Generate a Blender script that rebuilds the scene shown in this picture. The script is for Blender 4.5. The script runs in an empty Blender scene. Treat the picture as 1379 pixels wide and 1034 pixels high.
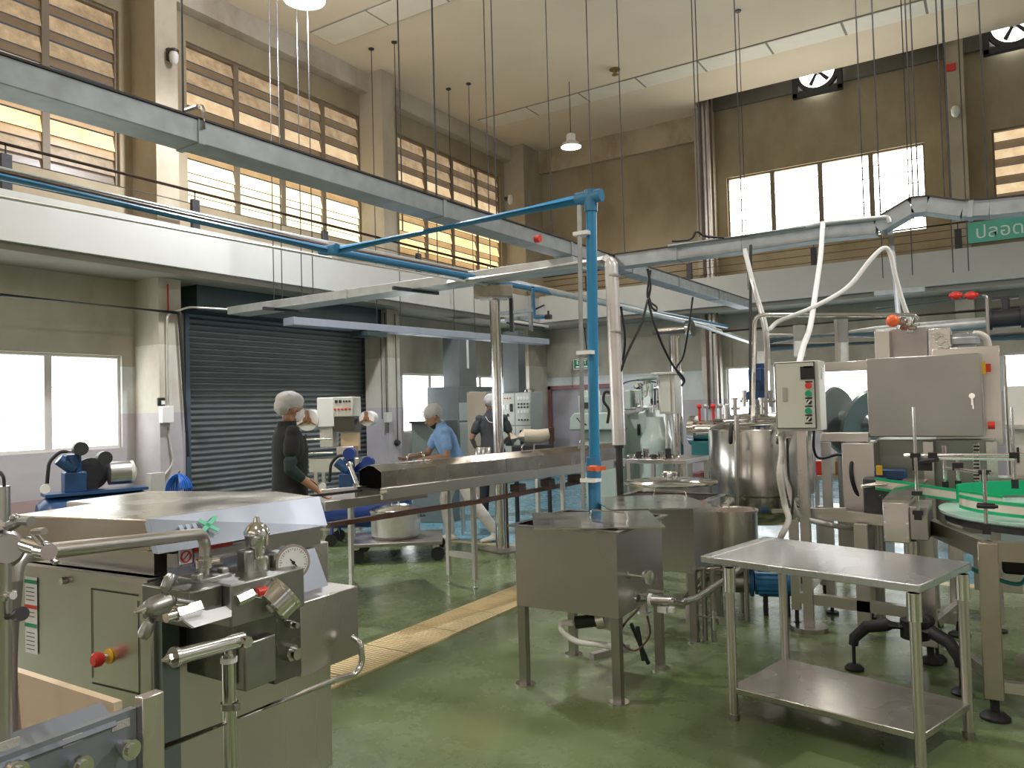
import bpy, bmesh, math, random
from mathutils import Vector, Matrix, Euler
random.seed(7)
PI = math.pi
COL = bpy.context.scene.collection
# ---------------------------------------------------------------- camera model (taken from the room's own straight lines)
FL, CX, CY, EYE = 1037.0, 689.5, 517.0, 1.55
UPc = Vector((-.027, 1, -31/FL)).normalized()
Yc = Vector((657.5, -13, -FL)); Yc = (Yc-UPc*Yc.dot(UPc)).normalized()
Xc = Yc.cross(UPc)
def ray(u, v):
    c = Vector((u-CX, -(v-CY), -FL))
    return Vector((c.dot(Xc), c.dot(Yc), c.dot(UPc)))
def AZ(u, v, z=0.0):
    r = ray(u, v); return Vector((0, 0, EYE))+r*((z-EYE)/r.z)
def AX(u, v, x):
    r = ray(u, v); return Vector((0, 0, EYE))+r*(x/r.x)
def AY(u, v, y):
    r = ray(u, v); return Vector((0, 0, EYE))+r*(y/r.y)
def AD(u, v, d):
    return Vector((0, 0, EYE))+ray(u, v)*(d/FL)
# ---------------------------------------------------------------- mesh builder
def V(*a): return Vector(a)
def fillet(pts, rad, n=5):
    pts = [Vector(p) for p in pts]
    if rad <= 0 or len(pts) < 3: return pts
    out = [pts[0]]
    for i in range(1, len(pts)-1):
        a, b, c = pts[i-1], pts[i], pts[i+1]
        d1, d2 = (a-b), (c-b)
        r = min(rad, d1.length*.48, d2.length*.48)
        p, q = b+d1.normalized()*r, b+d2.normalized()*r
        for k in range(n+1):
            t = k/n
            out.append(p*(1-t)**2+b*2*t*(1-t)+q*t*t)
    out.append(pts[-1]); return out
def spline(pts, n=6):
    pts = [Vector(p) for p in pts]
    if len(pts) < 3: return pts
    P = [pts[0]*2-pts[1]]+pts+[pts[-1]*2-pts[-2]]; out = []
    for i in range(1, len(P)-2):
        a, b, c, d = P[i-1:i+3]
        for k in range(n):
            t = k/n
            out.append(.5*((2*b)+(c-a)*t+(2*a-5*b+4*c-d)*t*t+(3*b-a-3*c+d)*t**3))
    out.append(pts[-1]); return out
def frame_of(d, hint=None):
    d = d.normalized(); h = hint or (V(0, 0, 1) if abs(d.z) < .95 else V(0, 1, 0))
    s = d.cross(h).normalized(); t = s.cross(d).normalized()
    return s, t, d
class MB:
    def __init__(s): s.v = []; s.f = []
    def add(s, vs, fs):
        n = len(s.v); s.v += [Vector(p) for p in vs]; s.f += [tuple(i+n for i in f) for f in fs]; return s
    def box(s, x0, y0, z0, x1, y1, z1):
        if x0 > x1: x0, x1 = x1, x0
        if y0 > y1: y0, y1 = y1, y0
        if z0 > z1: z0, z1 = z1, z0
        return s.add([(x0,y0,z0),(x1,y0,z0),(x1,y1,z0),(x0,y1,z0),(x0,y0,z1),(x1,y0,z1),(x1,y1,z1),(x0,y1,z1)],
                     [(0,3,2,1),(4,5,6,7),(0,1,5,4),(1,2,6,5),(2,3,7,6),(3,0,4,7)])
    def cb(s, c, sx, sy, sz, rz=0, M=None):
        M = M or Matrix.Rotation(rz, 3, 'Z'); c = Vector(c)
        vs = [c+M@V(a*sx/2, b*sy/2, d*sz/2) for d in (-1, 1) for (a, b) in ((-1,-1),(1,-1),(1,1),(-1,1))]
        return s.add(vs, [(0,3,2,1),(4,5,6,7),(0,1,5,4),(1,2,6,5),(2,3,7,6),(3,0,4,7)])
    def beam(s, p, q, w, h, hint=None):
        p, q = Vector(p), Vector(q); a, b, d = frame_of(q-p, hint)
        vs = []
        for e in (p, q):
            for (i, j) in ((-1,-1),(1,-1),(1,1),(-1,1)): vs.append(e+a*i*w/2+b*j*h/2)
        return s.add(vs, [(0,3,2,1),(4,5,6,7),(0,1,5,4),(1,2,6,5),(2,3,7,6),(3,0,4,7)])
    def cyl(s, p, q, r, r2=None, n=16, caps=True):
        p, q = Vector(p), Vector(q); r2 = r if r2 is None else r2
        a, b, d = frame_of(q-p); vs = []
        for e, rr in ((p, r), (q, r2)):
            for k in range(n):
                t = 2*PI*k/n; vs.append(e+a*math.cos(t)*rr+b*math.sin(t)*rr)
        fs = [(k, (k+1) % n, n+(k+1) % n, n+k) for k in range(n)]
        if caps: fs += [tuple(range(n-1, -1, -1)), tuple(range(n, 2*n))]
        return s.add(vs, fs)
    def tube(s, pts, r, n=8, fil=0, caps=True, fn=5):
        pts = fillet(pts, fil, fn) if fil else [Vector(p) for p in pts]
        m = len(pts); vs = []; prev = None
        for i, p in enumerate(pts):
            d = (pts[min(i+1, m-1)]-pts[max(i-1, 0)])
            if d.length < 1e-9: d = V(0, 0, 1)
            d.normalize()
            if prev is None: a, b, _ = frame_of(d)
            else:
                a = prev-d*prev.dot(d)
                a = a.normalized() if a.length > 1e-6 else frame_of(d)[0]
                b = d.cross(a)
            prev = a
            rr = r[i] if isinstance(r, (list, tuple)) else r
            for k in range(n):
                t = 2*PI*k/n; vs.append(p+a*math.cos(t)*rr+b*math.sin(t)*rr)
        fs = [(i*n+k, i*n+(k+1) % n, (i+1)*n+(k+1) % n, (i+1)*n+k) for i in range(m-1) for k in range(n)]
        if caps: fs += [tuple(range(n-1, -1, -1)), tuple(range((m-1)*n, m*n))]
        return s.add(vs, fs)
    def lathe(s, c, prof, axis=(0,0,1), n=24, sy=1.0, caps=True):
        c = Vector(c); a, b, d = frame_of(Vector(axis)); vs = []; m = len(prof)
        for r, z in prof:
            for k in range(n):
                t = 2*PI*k/n; vs.append(c+a*math.cos(t)*r+b*math.sin(t)*r*sy+d*z)
        fs = [(i*n+k, i*n+(k+1) % n, (i+1)*n+(k+1) % n, (i+1)*n+k) for i in range(m-1) for k in range(n)]
        if caps: fs += [tuple(range(n-1, -1, -1)), tuple(range((m-1)*n, m*n))]
        else: fs += [((m-1)*n+k, (m-1)*n+(k+1) % n, (k+1) % n, k) for k in range(n)]
        return s.add(vs, fs)
    def ball(s, c, rx, ry=None, rz=None, n=16, m=10, M=None):
        ry = rx if ry is None else ry; rz = rx if rz is None else rz; c = Vector(c); vs = []
        for i in range(1, m):
            th = PI*i/m
            for k in range(n):
                t = 2*PI*k/n; p = V(rx*math.sin(th)*math.cos(t), ry*math.sin(th)*math.sin(t), rz*math.cos(th))
                vs.append(c+(M@p if M else p))
        tp, bt = V(0, 0, rz), V(0, 0, -rz)
        vs += [c+(M@tp if M else tp), c+(M@bt if M else bt)]
        T = (m-1)*n
        fs = [(i*n+k, (i+1)*n+k, (i+1)*n+(k+1) % n, i*n+(k+1) % n) for i in range(m-2) for k in range(n)]
        fs += [(T, k, (k+1) % n) for k in range(n)] + [(T+1, (m-2)*n+(k+1) % n, (m-2)*n+k) for k in range(n)]
        return s.add(vs, fs)
    def prism(s, poly, vec):
        poly = [Vector(p) for p in poly]; vec = Vector(vec); n = len(poly)
        return s.add(poly+[p+vec for p in poly],
                     [tuple(range(n-1, -1, -1)), tuple(range(n, 2*n))]+[(k, (k+1) % n, n+(k+1) % n, n+k) for k in range(n)])
    def ell(s, secs, n=18):
        """stack of elliptical rings: (centre, rx, ry, side, front)"""
        vs = []; m = len(secs)
        for c, rx, ry, a, b in secs:
            for k in range(n):
                t = 2*PI*k/n; vs.append(Vector(c)+Vector(a)*math.cos(t)*rx+Vector(b)*math.sin(t)*ry)
        fs = [(i*n+k, i*n+(k+1) % n, (i+1)*n+(k+1) % n, (i+1)*n+k) for i in range(m-1) for k in range(n)]
        fs += [tuple(range(n-1, -1, -1)), tuple(range((m-1)*n, m*n))]
        return s.add(vs, fs)
    def build(s, name, mat, parent=None, bev=0, smooth=True, origin=None, ang=38):
        if parent is not None:
            r = parent
            while r.parent: r = r.parent
            o = Vector(r.location)
        elif origin is not None: o = Vector(origin)
        else:
            xs = [p.x for p in s.v]; ys = [p.y for p in s.v]; zs = [p.z for p in s.v]
            o = V((min(xs)+max(xs))/2, (min(ys)+max(ys))/2, min(zs))
        me = bpy.data.meshes.new(name); me.from_pydata([p-o for p in s.v], [], s.f)
        bm = bmesh.new(); bm.from_mesh(me); bmesh.ops.recalc_face_normals(bm, faces=bm.faces); bm.to_mesh(me); bm.free()
        if smooth:
            me.shade_smooth(); me.set_sharp_from_angle(angle=math.radians(ang))
        me.materials.append(mat)
        ob = bpy.data.objects.new(name, me); COL.objects.link(ob)
        if parent is not None: ob.parent = parent
        else: ob.location = o
        if bev:
            m = ob.modifiers.new('bevel', 'BEVEL'); m.width = bev; m.segments = 2; m.limit_method = 'ANGLE'; m.angle_limit = math.radians(50)
            m.harden_normals = False
        return ob
def tag(o, label=None, cat=None, group=None, kind=None):
    if label: o['label'] = label
    if cat: o['category'] = cat
    if group: o['group'] = group
    if kind: o['kind'] = kind
    return o
def thing(name, label, cat, loc=(0,0,0), group=None):
    o = bpy.data.objects.new(name, None); COL.objects.link(o); o.location = loc; o.empty_display_size = .1
    return tag(o, label, cat, group)
def solo(mb, name, mat, label, cat, group=None, **k):
    return tag(mb.build(name, mat, **k), label, cat, group)
def struct(mb, name, mat, parent=None, **k):
    o = mb.build(name, mat, parent, **k)
    if parent is None: o['kind'] = 'structure'
    return o
def kids(o): return [c for c in COL.objects if c.parent == o]
def copy_thing(o, loc, rz=None, label=None, group=None, _p=None):
    c = o.copy(); COL.objects.link(c)
    if _p: c.parent = _p
    else:
        c.location = loc
        if rz is not None: c.rotation_euler.z = rz
        if label: c['label'] = label
        if group: c['group'] = group
    for k in kids(o): copy_thing(k, None, _p=c)
    return c
# ---------------------------------------------------------------- materials
def mat(name, col, rough=.5, metal=0.0, var=0.0, vscale=3.0, col2=None, bump=0.0, bscale=60.0, coat=0.0, emit=0.0, alpha=1.0, trans=0.0, stretch=None, rvar=0.0, spec=.5):
    m = bpy.data.materials.new(name); m.use_nodes = True
    nt = m.node_tree; N = nt.nodes; L = nt.links; b = N['Principled BSDF']
    b.inputs['Base Color'].default_value = (*col, 1); b.inputs['Roughness'].default_value = rough
    b.inputs['Metallic'].default_value = metal; b.inputs['Coat Weight'].default_value = coat
    b.inputs['Specular IOR Level'].default_value = spec
    if coat: b.inputs['Coat Roughness'].default_value = .12
    if trans: b.inputs['Transmission Weight'].default_value = trans
    if alpha < 1: b.inputs['Alpha'].default_value = alpha
    if emit:
        b.inputs['Emission Color'].default_value = (*col, 1); b.inputs['Emission Strength'].default_value = emit
    if var or bump or rvar:
        g = N.new('ShaderNodeNewGeometry'); mp = N.new('ShaderNodeMapping')
        L.new(g.outputs['Position'], mp.inputs['Vector'])
        if stretch: mp.inputs['Scale'].default_value = stretch
    if var or rvar:
        n = N.new('ShaderNodeTexNoise'); n.inputs['Scale'].default_value = vscale; n.inputs['Detail'].default_value = (2 if metal > .5 else 5); n.inputs['Roughness'].default_value = (.45 if metal > .5 else .6)
        L.new(mp.outputs['Vector'], n.inputs['Vector'])
        r = N.new('ShaderNodeMapRange'); r.inputs['From Min'].default_value = .25; r.inputs['From Max'].default_value = .75
        L.new(n.outputs['Fac'], r.inputs['Value'])
        if var:
            mx = N.new('ShaderNodeMix'); mx.data_type = 'RGBA'
            c2 = col2 or tuple(max(0, c*(1-var)) for c in col)
            mx.inputs['A'].default_value = (*col, 1); mx.inputs['B'].default_value = (*c2, 1)
            L.new(r.outputs['Result'], mx.inputs['Factor']); L.new(mx.outputs['Result'], b.inputs['Base Color'])
        if rvar:
            r2 = N.new('ShaderNodeMapRange'); r2.inputs['To Min'].default_value = max(.03, rough-rvar); r2.inputs['To Max'].default_value = rough+rvar
            L.new(r.outputs['Result'], r2.inputs['Value']); L.new(r2.outputs['Result'], b.inputs['Roughness'])
    if bump:
        n2 = N.new('ShaderNodeTexNoise'); n2.inputs['Scale'].default_value = bscale; n2.inputs['Detail'].default_value = 4
        L.new(mp.outputs['Vector'], n2.inputs['Vector'])
        bp = N.new('ShaderNodeBump'); bp.inputs['Strength'].default_value = bump; bp.inputs['Distance'].default_value = .01
        L.new(n2.outputs['Fac'], bp.inputs['Height']); L.new(bp.outputs['Normal'], b.inputs['Normal'])
    return m
STEEL = mat('brushed_stainless', (.70, .66, .63), .31, 1, var=.18, vscale=2.5, rvar=.06, stretch=(1, 1, .5))
STEELD = mat('worn_stainless', (.50, .47, .45), .36, 1, var=.25, vscale=4, rvar=.08)
CHROME = mat('polished_steel', (.75, .74, .72), .14, 1, var=.1, vscale=8, rvar=.05)
CAST = mat('cast_steel', (.40, .40, .38), .36, 1, var=.2, vscale=12, rvar=.08)
BLUISH = mat('blue_grey_film_steel', (.27, .30, .355), .38, .4, var=.12, vscale=3, rvar=.06)
GALV = mat('galvanised_tray', (.40, .43, .45), .48, .55, var=.25, vscale=9, bump=.05, bscale=30)
GALVL = mat('pale_galvanised_tray', (.58, .60, .60), .42, .6, var=.18, vscale=9)
TRAYB = mat('painted_grey_blue_tray', (.34, .38, .45), .5, .2, var=.12, vscale=5)
BLACK = mat('black_rubber', (.015, .015, .016), .6, var=.2)
DARK = mat('dark_steel', (.05, .05, .055), .5, .3, var=.3, vscale=10)
RUST = mat('rusty_brown_rail', (.10, .055, .04), .55, .3, var=.5, vscale=14)
BROWNP = mat('brown_painted_pipe', (.11, .065, .05), .4, .2, var=.3, vscale=6)
BLUEP = mat('blue_pvc_pipe', (.04, .20, .38), .38, var=.15, vscale=6)
BLUEM = mat('blue_enamel', (.012, .05, .30), .28, var=.25, vscale=8, coat=.3)
BLUEN = mat('navy_blue_enamel', (.02, .07, .19), .35, var=.3, vscale=10)
BLUEH = mat('bright_blue_hose', (.01, .13, .55), .35, var=.2)
WHITEP = mat('white_plastic_pipe', (.72, .72, .70), .4, var=.12, vscale=8)
CREAMP = mat('grey_flexible_conduit', (.52, .50, .46), .5, var=.15, vscale=20, bump=.3, bscale=160)
CREAM = mat('cream_enamel_panel', (.62, .62, .55), .42, var=.08, vscale=3)
OFFW = mat('off_white_paint', (.68, .66, .60), .45, var=.12, vscale=5)
GREYCAB = mat('grey_enamel_cabinet', (.16, .18, .18), .45, var=.2, vscale=3)
GREYDOOR = mat('pale_grey_cabinet_door', (.40, .44, .43), .35, var=.15, vscale=2)
GREENM = mat('pale_green_machine_enamel', (.42, .50, .43), .35, var=.2, vscale=4, coat=.2)
GREENP = mat('green_plastic_guide', (.0, .42, .17), .32, var=.1)
GREEND = mat('pale_green_turntable', (.42, .62, .55), .25, .1, var=.15, vscale=6)
TEAL = mat('dark_teal_shutter_box', (.035, .065, .07), .45, .2, var=.3, vscale=3)
RED = mat('red_plastic', (.62, .03, .02), .35)
ORANGE = mat('orange_plastic', (.75, .13, .03), .4)
YELLOW = mat('yellow_plastic', (.75, .42, .02), .4)
GREENB = mat('green_push_button', (.0, .30, .13), .3)
WHITE = mat('white_plastic', (.80, .80, .79), .4)
PAPER = mat('white_sheet_and_glint', (.86, .87, .90), .6)
CARDB = mat('brown_cardboard', (.36, .17, .07), .7, var=.3, vscale=20)
PINKF = mat('dusty_pink_door_frame', (.30, .13, .13), .5, var=.2)
DOORG = mat('grey_lilac_door', (.34, .32, .35), .5, var=.15, vscale=2)
ALU = mat('dull_aluminium', (.80, .80, .78), .38, .9, var=.22, vscale=9, rvar=.08)
GLASSC = mat('gauge_glass', (.9, .92, .95), .05, alpha=.12)
# ================================================================ room materials
def zone_mat(name, bands, rough=.75, dirt=.25, dscale=1.3):
    """painted wall: bands = [(z_from, colour)...] paint bands on the wall, plus stains"""
    m = bpy.data.materials.new(name); m.use_nodes = True; nt = m.node_tree; N = nt.nodes; L = nt.links; b = N['Principled BSDF']
    g = N.new('ShaderNodeNewGeometry'); sp = N.new('ShaderNodeSeparateXYZ'); L.new(g.outputs['Position'], sp.inputs[0])
    r = N.new('ShaderNodeValToRGB'); r.color_ramp.interpolation = 'CONSTANT'
    dv = N.new('ShaderNodeMath'); dv.operation = 'DIVIDE'; dv.inputs[1].default_value = 10.0; L.new(sp.outputs['Z'], dv.inputs[0]); L.new(dv.outputs[0], r.inputs['Fac'])
    e = r.color_ramp.elements
    while len(e) < len(bands): e.new(.5)
    for i, (z, c) in enumerate(bands): e[i].position = max(0, z/10); e[i].color = (*c, 1)
    n = N.new('ShaderNodeTexNoise'); n.inputs['Scale'].default_value = dscale; n.inputs['Detail'].default_value = 7; n.inputs['Roughness'].default_value = .62
    mp = N.new('ShaderNodeMapping'); mp.inputs['Scale'].default_value = (1, 1, .6); L.new(g.outputs['Position'], mp.inputs['Vector']); L.new(mp.outputs['Vector'], n.inputs['Vector'])
    mr = N.new('ShaderNodeMapRange'); mr.inputs['From Min'].default_value = .42; mr.inputs['From Max'].default_value = .68; mr.inputs['To Min'].default_value = 0; mr.inputs['To Max'].default_value = dirt
    L.new(n.outputs['Fac'], mr.inputs['Value'])
    mx = N.new('ShaderNodeMix'); mx.data_type = 'RGBA'; mx.blend_type = 'MULTIPLY'; mx.inputs['B'].default_value = (.50, .42, .32, 1)
    L.new(mr.outputs['Result'], mx.inputs['Factor']); L.new(r.outputs['Color'], mx.inputs['A']); L.new(mx.outputs['Result'], b.inputs['Base Color'])
    b.inputs['Roughness'].default_value = rough
    return m
TAN = (.46, .43, .35); WHT = (.62, .66, .67); LIL = (.50, .47, .50); PNK = (.45, .32, .32); UPT = (.37, .31, .205)  # UPT is darkened to paint in the backlit upper wall
WALLM = zone_mat('painted_wall_with_bands', [(0, PNK), (.57, LIL), (1.57, WHT), (2.19, TAN), (3.5, UPT)], dirt=.45)
WALLB = zone_mat('stained_back_wall_paint', [(0, LIL), (1.57, WHT), (2.19, TAN), (3.5, UPT)], dirt=.6, dscale=.9)
COLM = zone_mat('painted_column', [(0, LIL), (1.57, (.60, .57, .50)), (2.5, (.44, .41, .33)), (3.5, (.44, .39, .30))], dirt=.5)  # top band darkened as well, for the backlit upper part
FASC = mat('white_balcony_paint', (.53, .53, .50), .7, var=.14, vscale=1.2, bump=.05, bscale=8)
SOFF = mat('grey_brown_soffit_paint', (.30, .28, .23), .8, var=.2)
CEILM = mat('warm_white_ceiling_board', (.80, .68, .52), .8, var=.12, vscale=.5)
CEILP = mat('pale_translucent_ceiling_strip', (.84, .78, .66), .5, var=.1, vscale=3)
FRAMEM = mat('tan_window_frame', (.24, .19, .13), .6, var=.2)
FRAMEW = mat('pale_window_frame', (.60, .58, .54), .6, var=.1)
def floor_mat():
    m = bpy.data.materials.new('green_and_blue_epoxy_floor'); m.use_nodes = True; nt = m.node_tree; N = nt.nodes; L = nt.links; b = N['Principled BSDF']
    g = N.new('ShaderNodeNewGeometry'); sp = N.new('ShaderNodeSeparateXYZ'); L.new(g.outputs['Position'], sp.inputs[0])
    def noise(s, d=6, ro=.6):
        n = N.new('ShaderNodeTexNoise'); n.inputs['Scale'].default_value = s; n.inputs['Detail'].default_value = d; n.inputs['Roughness'].default_value = ro
        L.new(g.outputs['Position'], n.inputs['Vector']); return n.outputs['Fac']
    def rng(src, a, b_, c=0, d=1):
        r = N.new('ShaderNodeMapRange'); r.inputs['From Min'].default_value = a; r.inputs['From Max'].default_value = b_; r.inputs['To Min'].default_value = c; r.inputs['To Max'].default_value = d
        L.new(src, r.inputs['Value']); return r.outputs['Result']
    def mix(f, a, b_, bt='MIX'):
        x = N.new('ShaderNodeMix'); x.data_type = 'RGBA'; x.blend_type = bt
        (L.new(f, x.inputs['Factor']) if hasattr(f, 'links') else setattr(x.inputs['Factor'], 'default_value', f))
        for k, c in (('A', a), ('B', b_)):
            (L.new(c, x.inputs[k]) if hasattr(c, 'links') else setattr(x.inputs[k], 'default_value', (*c, 1)))
        return x.outputs['Result']
    green = mix(rng(noise(1.1), .35, .65), (.095, .130, .042), (.135, .178, .082))
    green = mix(rng(noise(.55, 3), .5, .66, 0, .75), green, (.24, .28, .18))
    green = mix(rng(noise(3.5, 8), .55, .75, 0, .5), green, (.09, .105, .045))
    blue = mix(rng(noise(1.3), .35, .65), (.07, .22, .30), (.14, .28, .34))
    def step(src, e):
        q = N.new('ShaderNodeMath'); q.operation = 'GREATER_THAN'; q.inputs[1].default_value = e; L.new(src, q.inputs[0]); return q.outputs[0]
    c = mix(step(sp.outputs['Y'], 7.22), green, (.55, .50, .30))
    c = mix(step(sp.outputs['Y'], 7.36), c, blue)
    L.new(c, b.inputs['Base Color'])
    rr = rng(noise(1.8, 8, .7), .35, .65, .16, .36); L.new(rr, b.inputs['Roughness'])
    b.inputs['Specular IOR Level'].default_value = .6
    bp = N.new('ShaderNodeBump'); bp.inputs['Strength'].default_value = .05; bp.inputs['Distance'].default_value = .02
    L.new(noise(9, 5), bp.inputs['Height']); L.new(bp.outputs['Normal'], b.inputs['Normal'])
    return m
FLOORM = floor_mat()
def pane_mat(name, col, strength, dirtcol, dirt, scale=2.5, streak=(1, 1, 1), lo=.35, hi=.7):
    """dusty glass lit from the sky outside"""
    m = bpy.data.materials.new(name); m.use_nodes = True; nt = m.node_tree; N = nt.nodes; L = nt.links; b = N['Principled BSDF']
    g = N.new('ShaderNodeNewGeometry'); mp = N.new('ShaderNodeMapping'); mp.inputs['Scale'].default_value = streak; L.new(g.outputs['Position'], mp.inputs['Vector'])
    n = N.new('ShaderNodeTexNoise'); n.inputs['Scale'].default_value = scale; n.inputs['Detail'].default_value = 8; n.inputs['Roughness'].default_value = .68; L.new(mp.outputs['Vector'], n.inputs['Vector'])
    r = N.new('ShaderNodeMapRange'); r.inputs['From Min'].default_value = lo; r.inputs['From Max'].default_value = hi; r.inputs['To Max'].default_value = dirt; L.new(n.outputs['Fac'], r.inputs['Value'])
    x = N.new('ShaderNodeMix'); x.data_type = 'RGBA'; x.inputs['A'].default_value = (*col, 1); x.inputs['B'].default_value = (*dirtcol, 1)
    L.new(r.outputs['Result'], x.inputs['Factor']); L.new(x.outputs['Result'], b.inputs['Emission Color']); b.inputs['Emission Strength'].default_value = strength
    b.inputs['Base Color'].default_value = (.10, .08, .055, 1); b.inputs['Roughness'].default_value = .35
    return m
P_DUST = pane_mat('dusty_frosted_louvre_glass', (1.0, .72, .42), 0.62, (.40, .25, .13), .95, 5)
P_AMB = pane_mat('amber_lit_louvre_glass', (1.0, .80, .42), 1.9, (.9, .46, .14), .8, 2.2)
P_AMB2 = pane_mat('tan_lit_louvre_glass', (1.0, .78, .48), 1.15, (.62, .36, .16), .8, 3.5)
P_WHITE = pane_mat('clear_daylit_glass', (.95, 1.0, 1.0), 6.5, (.9, 1.0, .95), .3, 1)
P_WARM = pane_mat('bright_warm_daylit_glass', (1.0, .98, .90), 8.0, (1.0, .78, .35), .6, 1.6, lo=.5, hi=.75)
# ================================================================ shell
def wall_box(axis, a0, a1, u0, u1, z0, z1, holes):
    mb = MB(); us = sorted({u0, u1, *[h[0] for h in holes], *[h[1] for h in holes]}); zs = sorted({z0, z1, *[h[2] for h in holes], *[h[3] for h in holes]})
    for i in range(len(us)-1):
        run = None
        for j in range(len(zs)-1):
            um, zm = (us[i]+us[i+1])/2, (zs[j]+zs[j+1])/2
            if any(h[0] < um < h[1] and h[2] < zm < h[3] for h in holes): continue
            if axis == 'x': mb.box(a0, us[i], zs[j], a1, us[i+1], zs[j+1])
            else: mb.box(us[i], a0, zs[j], us[i+1], a1, zs[j+1])
    return mb
XL, YB, XR, YF = -9.85, 16.3, 8.0, -6.0
ZC = 7.77
ul = [(-2.35, 1.3), (2.2, 5.88), (6.9, 10.55), (11.58, 15.27)]
hl = [(a, b, 4.63, 7.03) for a, b in ul]+[(-2.35, 1.3, 1.15, 2.37), (2.2, 5.87, 1.15, 2.37), (11.57, 15.2, 1.10, 2.27), (6.8, 10.7, 0, 3.34)]
struct(wall_box('x', XL-.2, XL, YF, YB, 0, 8.8, hl), 'wall_left', WALLM, smooth=False)
hb = [(-4.76, -1.02, 4.66, 6.31), (.05, 3.8, 4.66, 6.31), (-4.91, -1.2, 1.16, 2.27), (.05, 3.8, 1.16, 2.27), (-9.21, -7.55, 0, 1.96)]
struct(wall_box('y', YB, YB+.2, XL-.2, XR, 0, 8.8, hb), 'wall_back', WALLB, smooth=False)
hr = [(-4, 0, 4.6, 7.0), (2, 6, 4.6, 7.0), (8, 12, 4.6, 7.0), (2, 6, 1.15, 2.4), (8, 12, 1.15, 2.4)]
struct(wall_box('x', XR, XR+.2, YF, YB, 0, 8.8, hr), 'wall_right', WALLM, smooth=False)
hf = [(-8, -3.5, 4.6, 7.0), (-2.5, 2.5, 4.6, 7.0), (3.2, 7, 4.6, 7.0), (-8, -3.5, 1.1, 2.4), (-2.5, 2.5, 1.1, 2.4)]
struct(wall_box('y', YF-.2, YF, XL-.2, XR+.2, 0, 8.8, hf), 'wall_front', WALLM, smooth=False)
struct(MB().box(XL-.2, YF-.2, -.2, XR+.2, YB+.2, 0), 'floor', FLOORM, smooth=False)
c = MB().box(XL-.2, YF-.2, ZC, XR+.2, 15.5, ZC+.12); c.box(XL-.2, 15.5, ZC, -5.16, YB+.2, ZC+.12); c.box(-5.16, 15.5, 8.65, XR+.2, YB+.2, 8.8)
c.box(-5.16, 15.42, ZC+.1, XR+.2, 15.5, 8.8); c.box(-5.2, 15.5, ZC+.1, -5.12, YB, 8.8)
struct(c, 'ceiling', CEILM, smooth=False)
# pale strips let into the ceiling: framed panels
def strip(n, y0, y1, x0, x1, tilt=0):
    f = struct(MB().box(x0, y0-.02, ZC-.012, x1, y1+.02, ZC-.001), 'trim_%d' % n, SOFF, smooth=False)
    x = x0+.02
    while x < x1-.3:
        MB().box(x, y0, ZC-.022, min(x+1.18, x1-.02), y1, ZC-.010).build('strip_panel', CEILP, f, smooth=False)
        x += 1.22
strip(1, 13.6, 14.12, -9.3, 3.2); strip(2, 8.82, 9.34, -9.3, 3.2)
# beams and columns
struct(MB().box(XL, YB-.12, 7.21, -5.27, YB, ZC), 'trim_3', zone_mat('stained_beam_paint', [(0, (.50, .42, .30)), (9, (.5, .42, .3))], dirt=.9), smooth=False)
struct(MB().box(-4.98, YB-.08, 7.78, XR, YB, 8.65), 'trim_4', mat('dark_grey_lintel_paint', (.22, .20, .17), .8, var=.4, vscale=2), smooth=False)
k = 5
for y0 in (-2.75, 1.65, 6.05, 10.52):
    struct(MB().box(XL, y0, 0, -9.3, y0+.33, 3.47).box(XL, y0, 4.02, -9.3, y0+.33, ZC), 'trim_%d' % k, COLM, smooth=False); k += 1
struct(MB().box(XL, 15.45, 0, -9.3, YB, 3.47).box(XL, 15.45, 4.02, -9.3, YB, ZC), 'trim_%d' % k, COLM, smooth=False); k += 1
for x0 in (-5.27, -.62, 4.0):
    struct(MB().box(x0, 15.8, 0, x0+.29, YB, 3.47).box(x0, 15.8, 4.02, x0+.29, YB, 8.65), 'trim_%d' % k, COLM, smooth=False); k += 1
# left cornice beam near the ceiling
struct(MB().box(XL, YF, 7.42, XL+.22, YB-.12, ZC), 'trim_%d' % k, zone_mat('upper_beam_paint', [(0, (.50, .45, .37)), (9, (.5, .42, .3))], dirt=.6), smooth=False); k += 1
# balcony slabs with white fascia
struct(MB().box(XL, YF, 3.47, -8.88, YB, 3.62).box(-9.03, YF, 3.62, -8.88, 15.45, 4.02).box(XL, YF, 3.40, XL+.25, YB, 3.47), 'trim_%d' % k, FASC, smooth=False); k += 1
struct(MB().box(-8.88, 15.3, 3.47, XR, YB, 3.62).box(-8.88, 15.3, 3.62, XR, 15.45, 4.07), 'trim_%d' % k, FASC, smooth=False); k += 1
struct(MB().box(XL+.01, YF, 3.385, -8.95, YB-.02, 3.468).box(-8.95, 15.38, 3.385, XR, YB-.02, 3.468), 'trim_%d' % k, SOFF, smooth=False); k += 1
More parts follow.
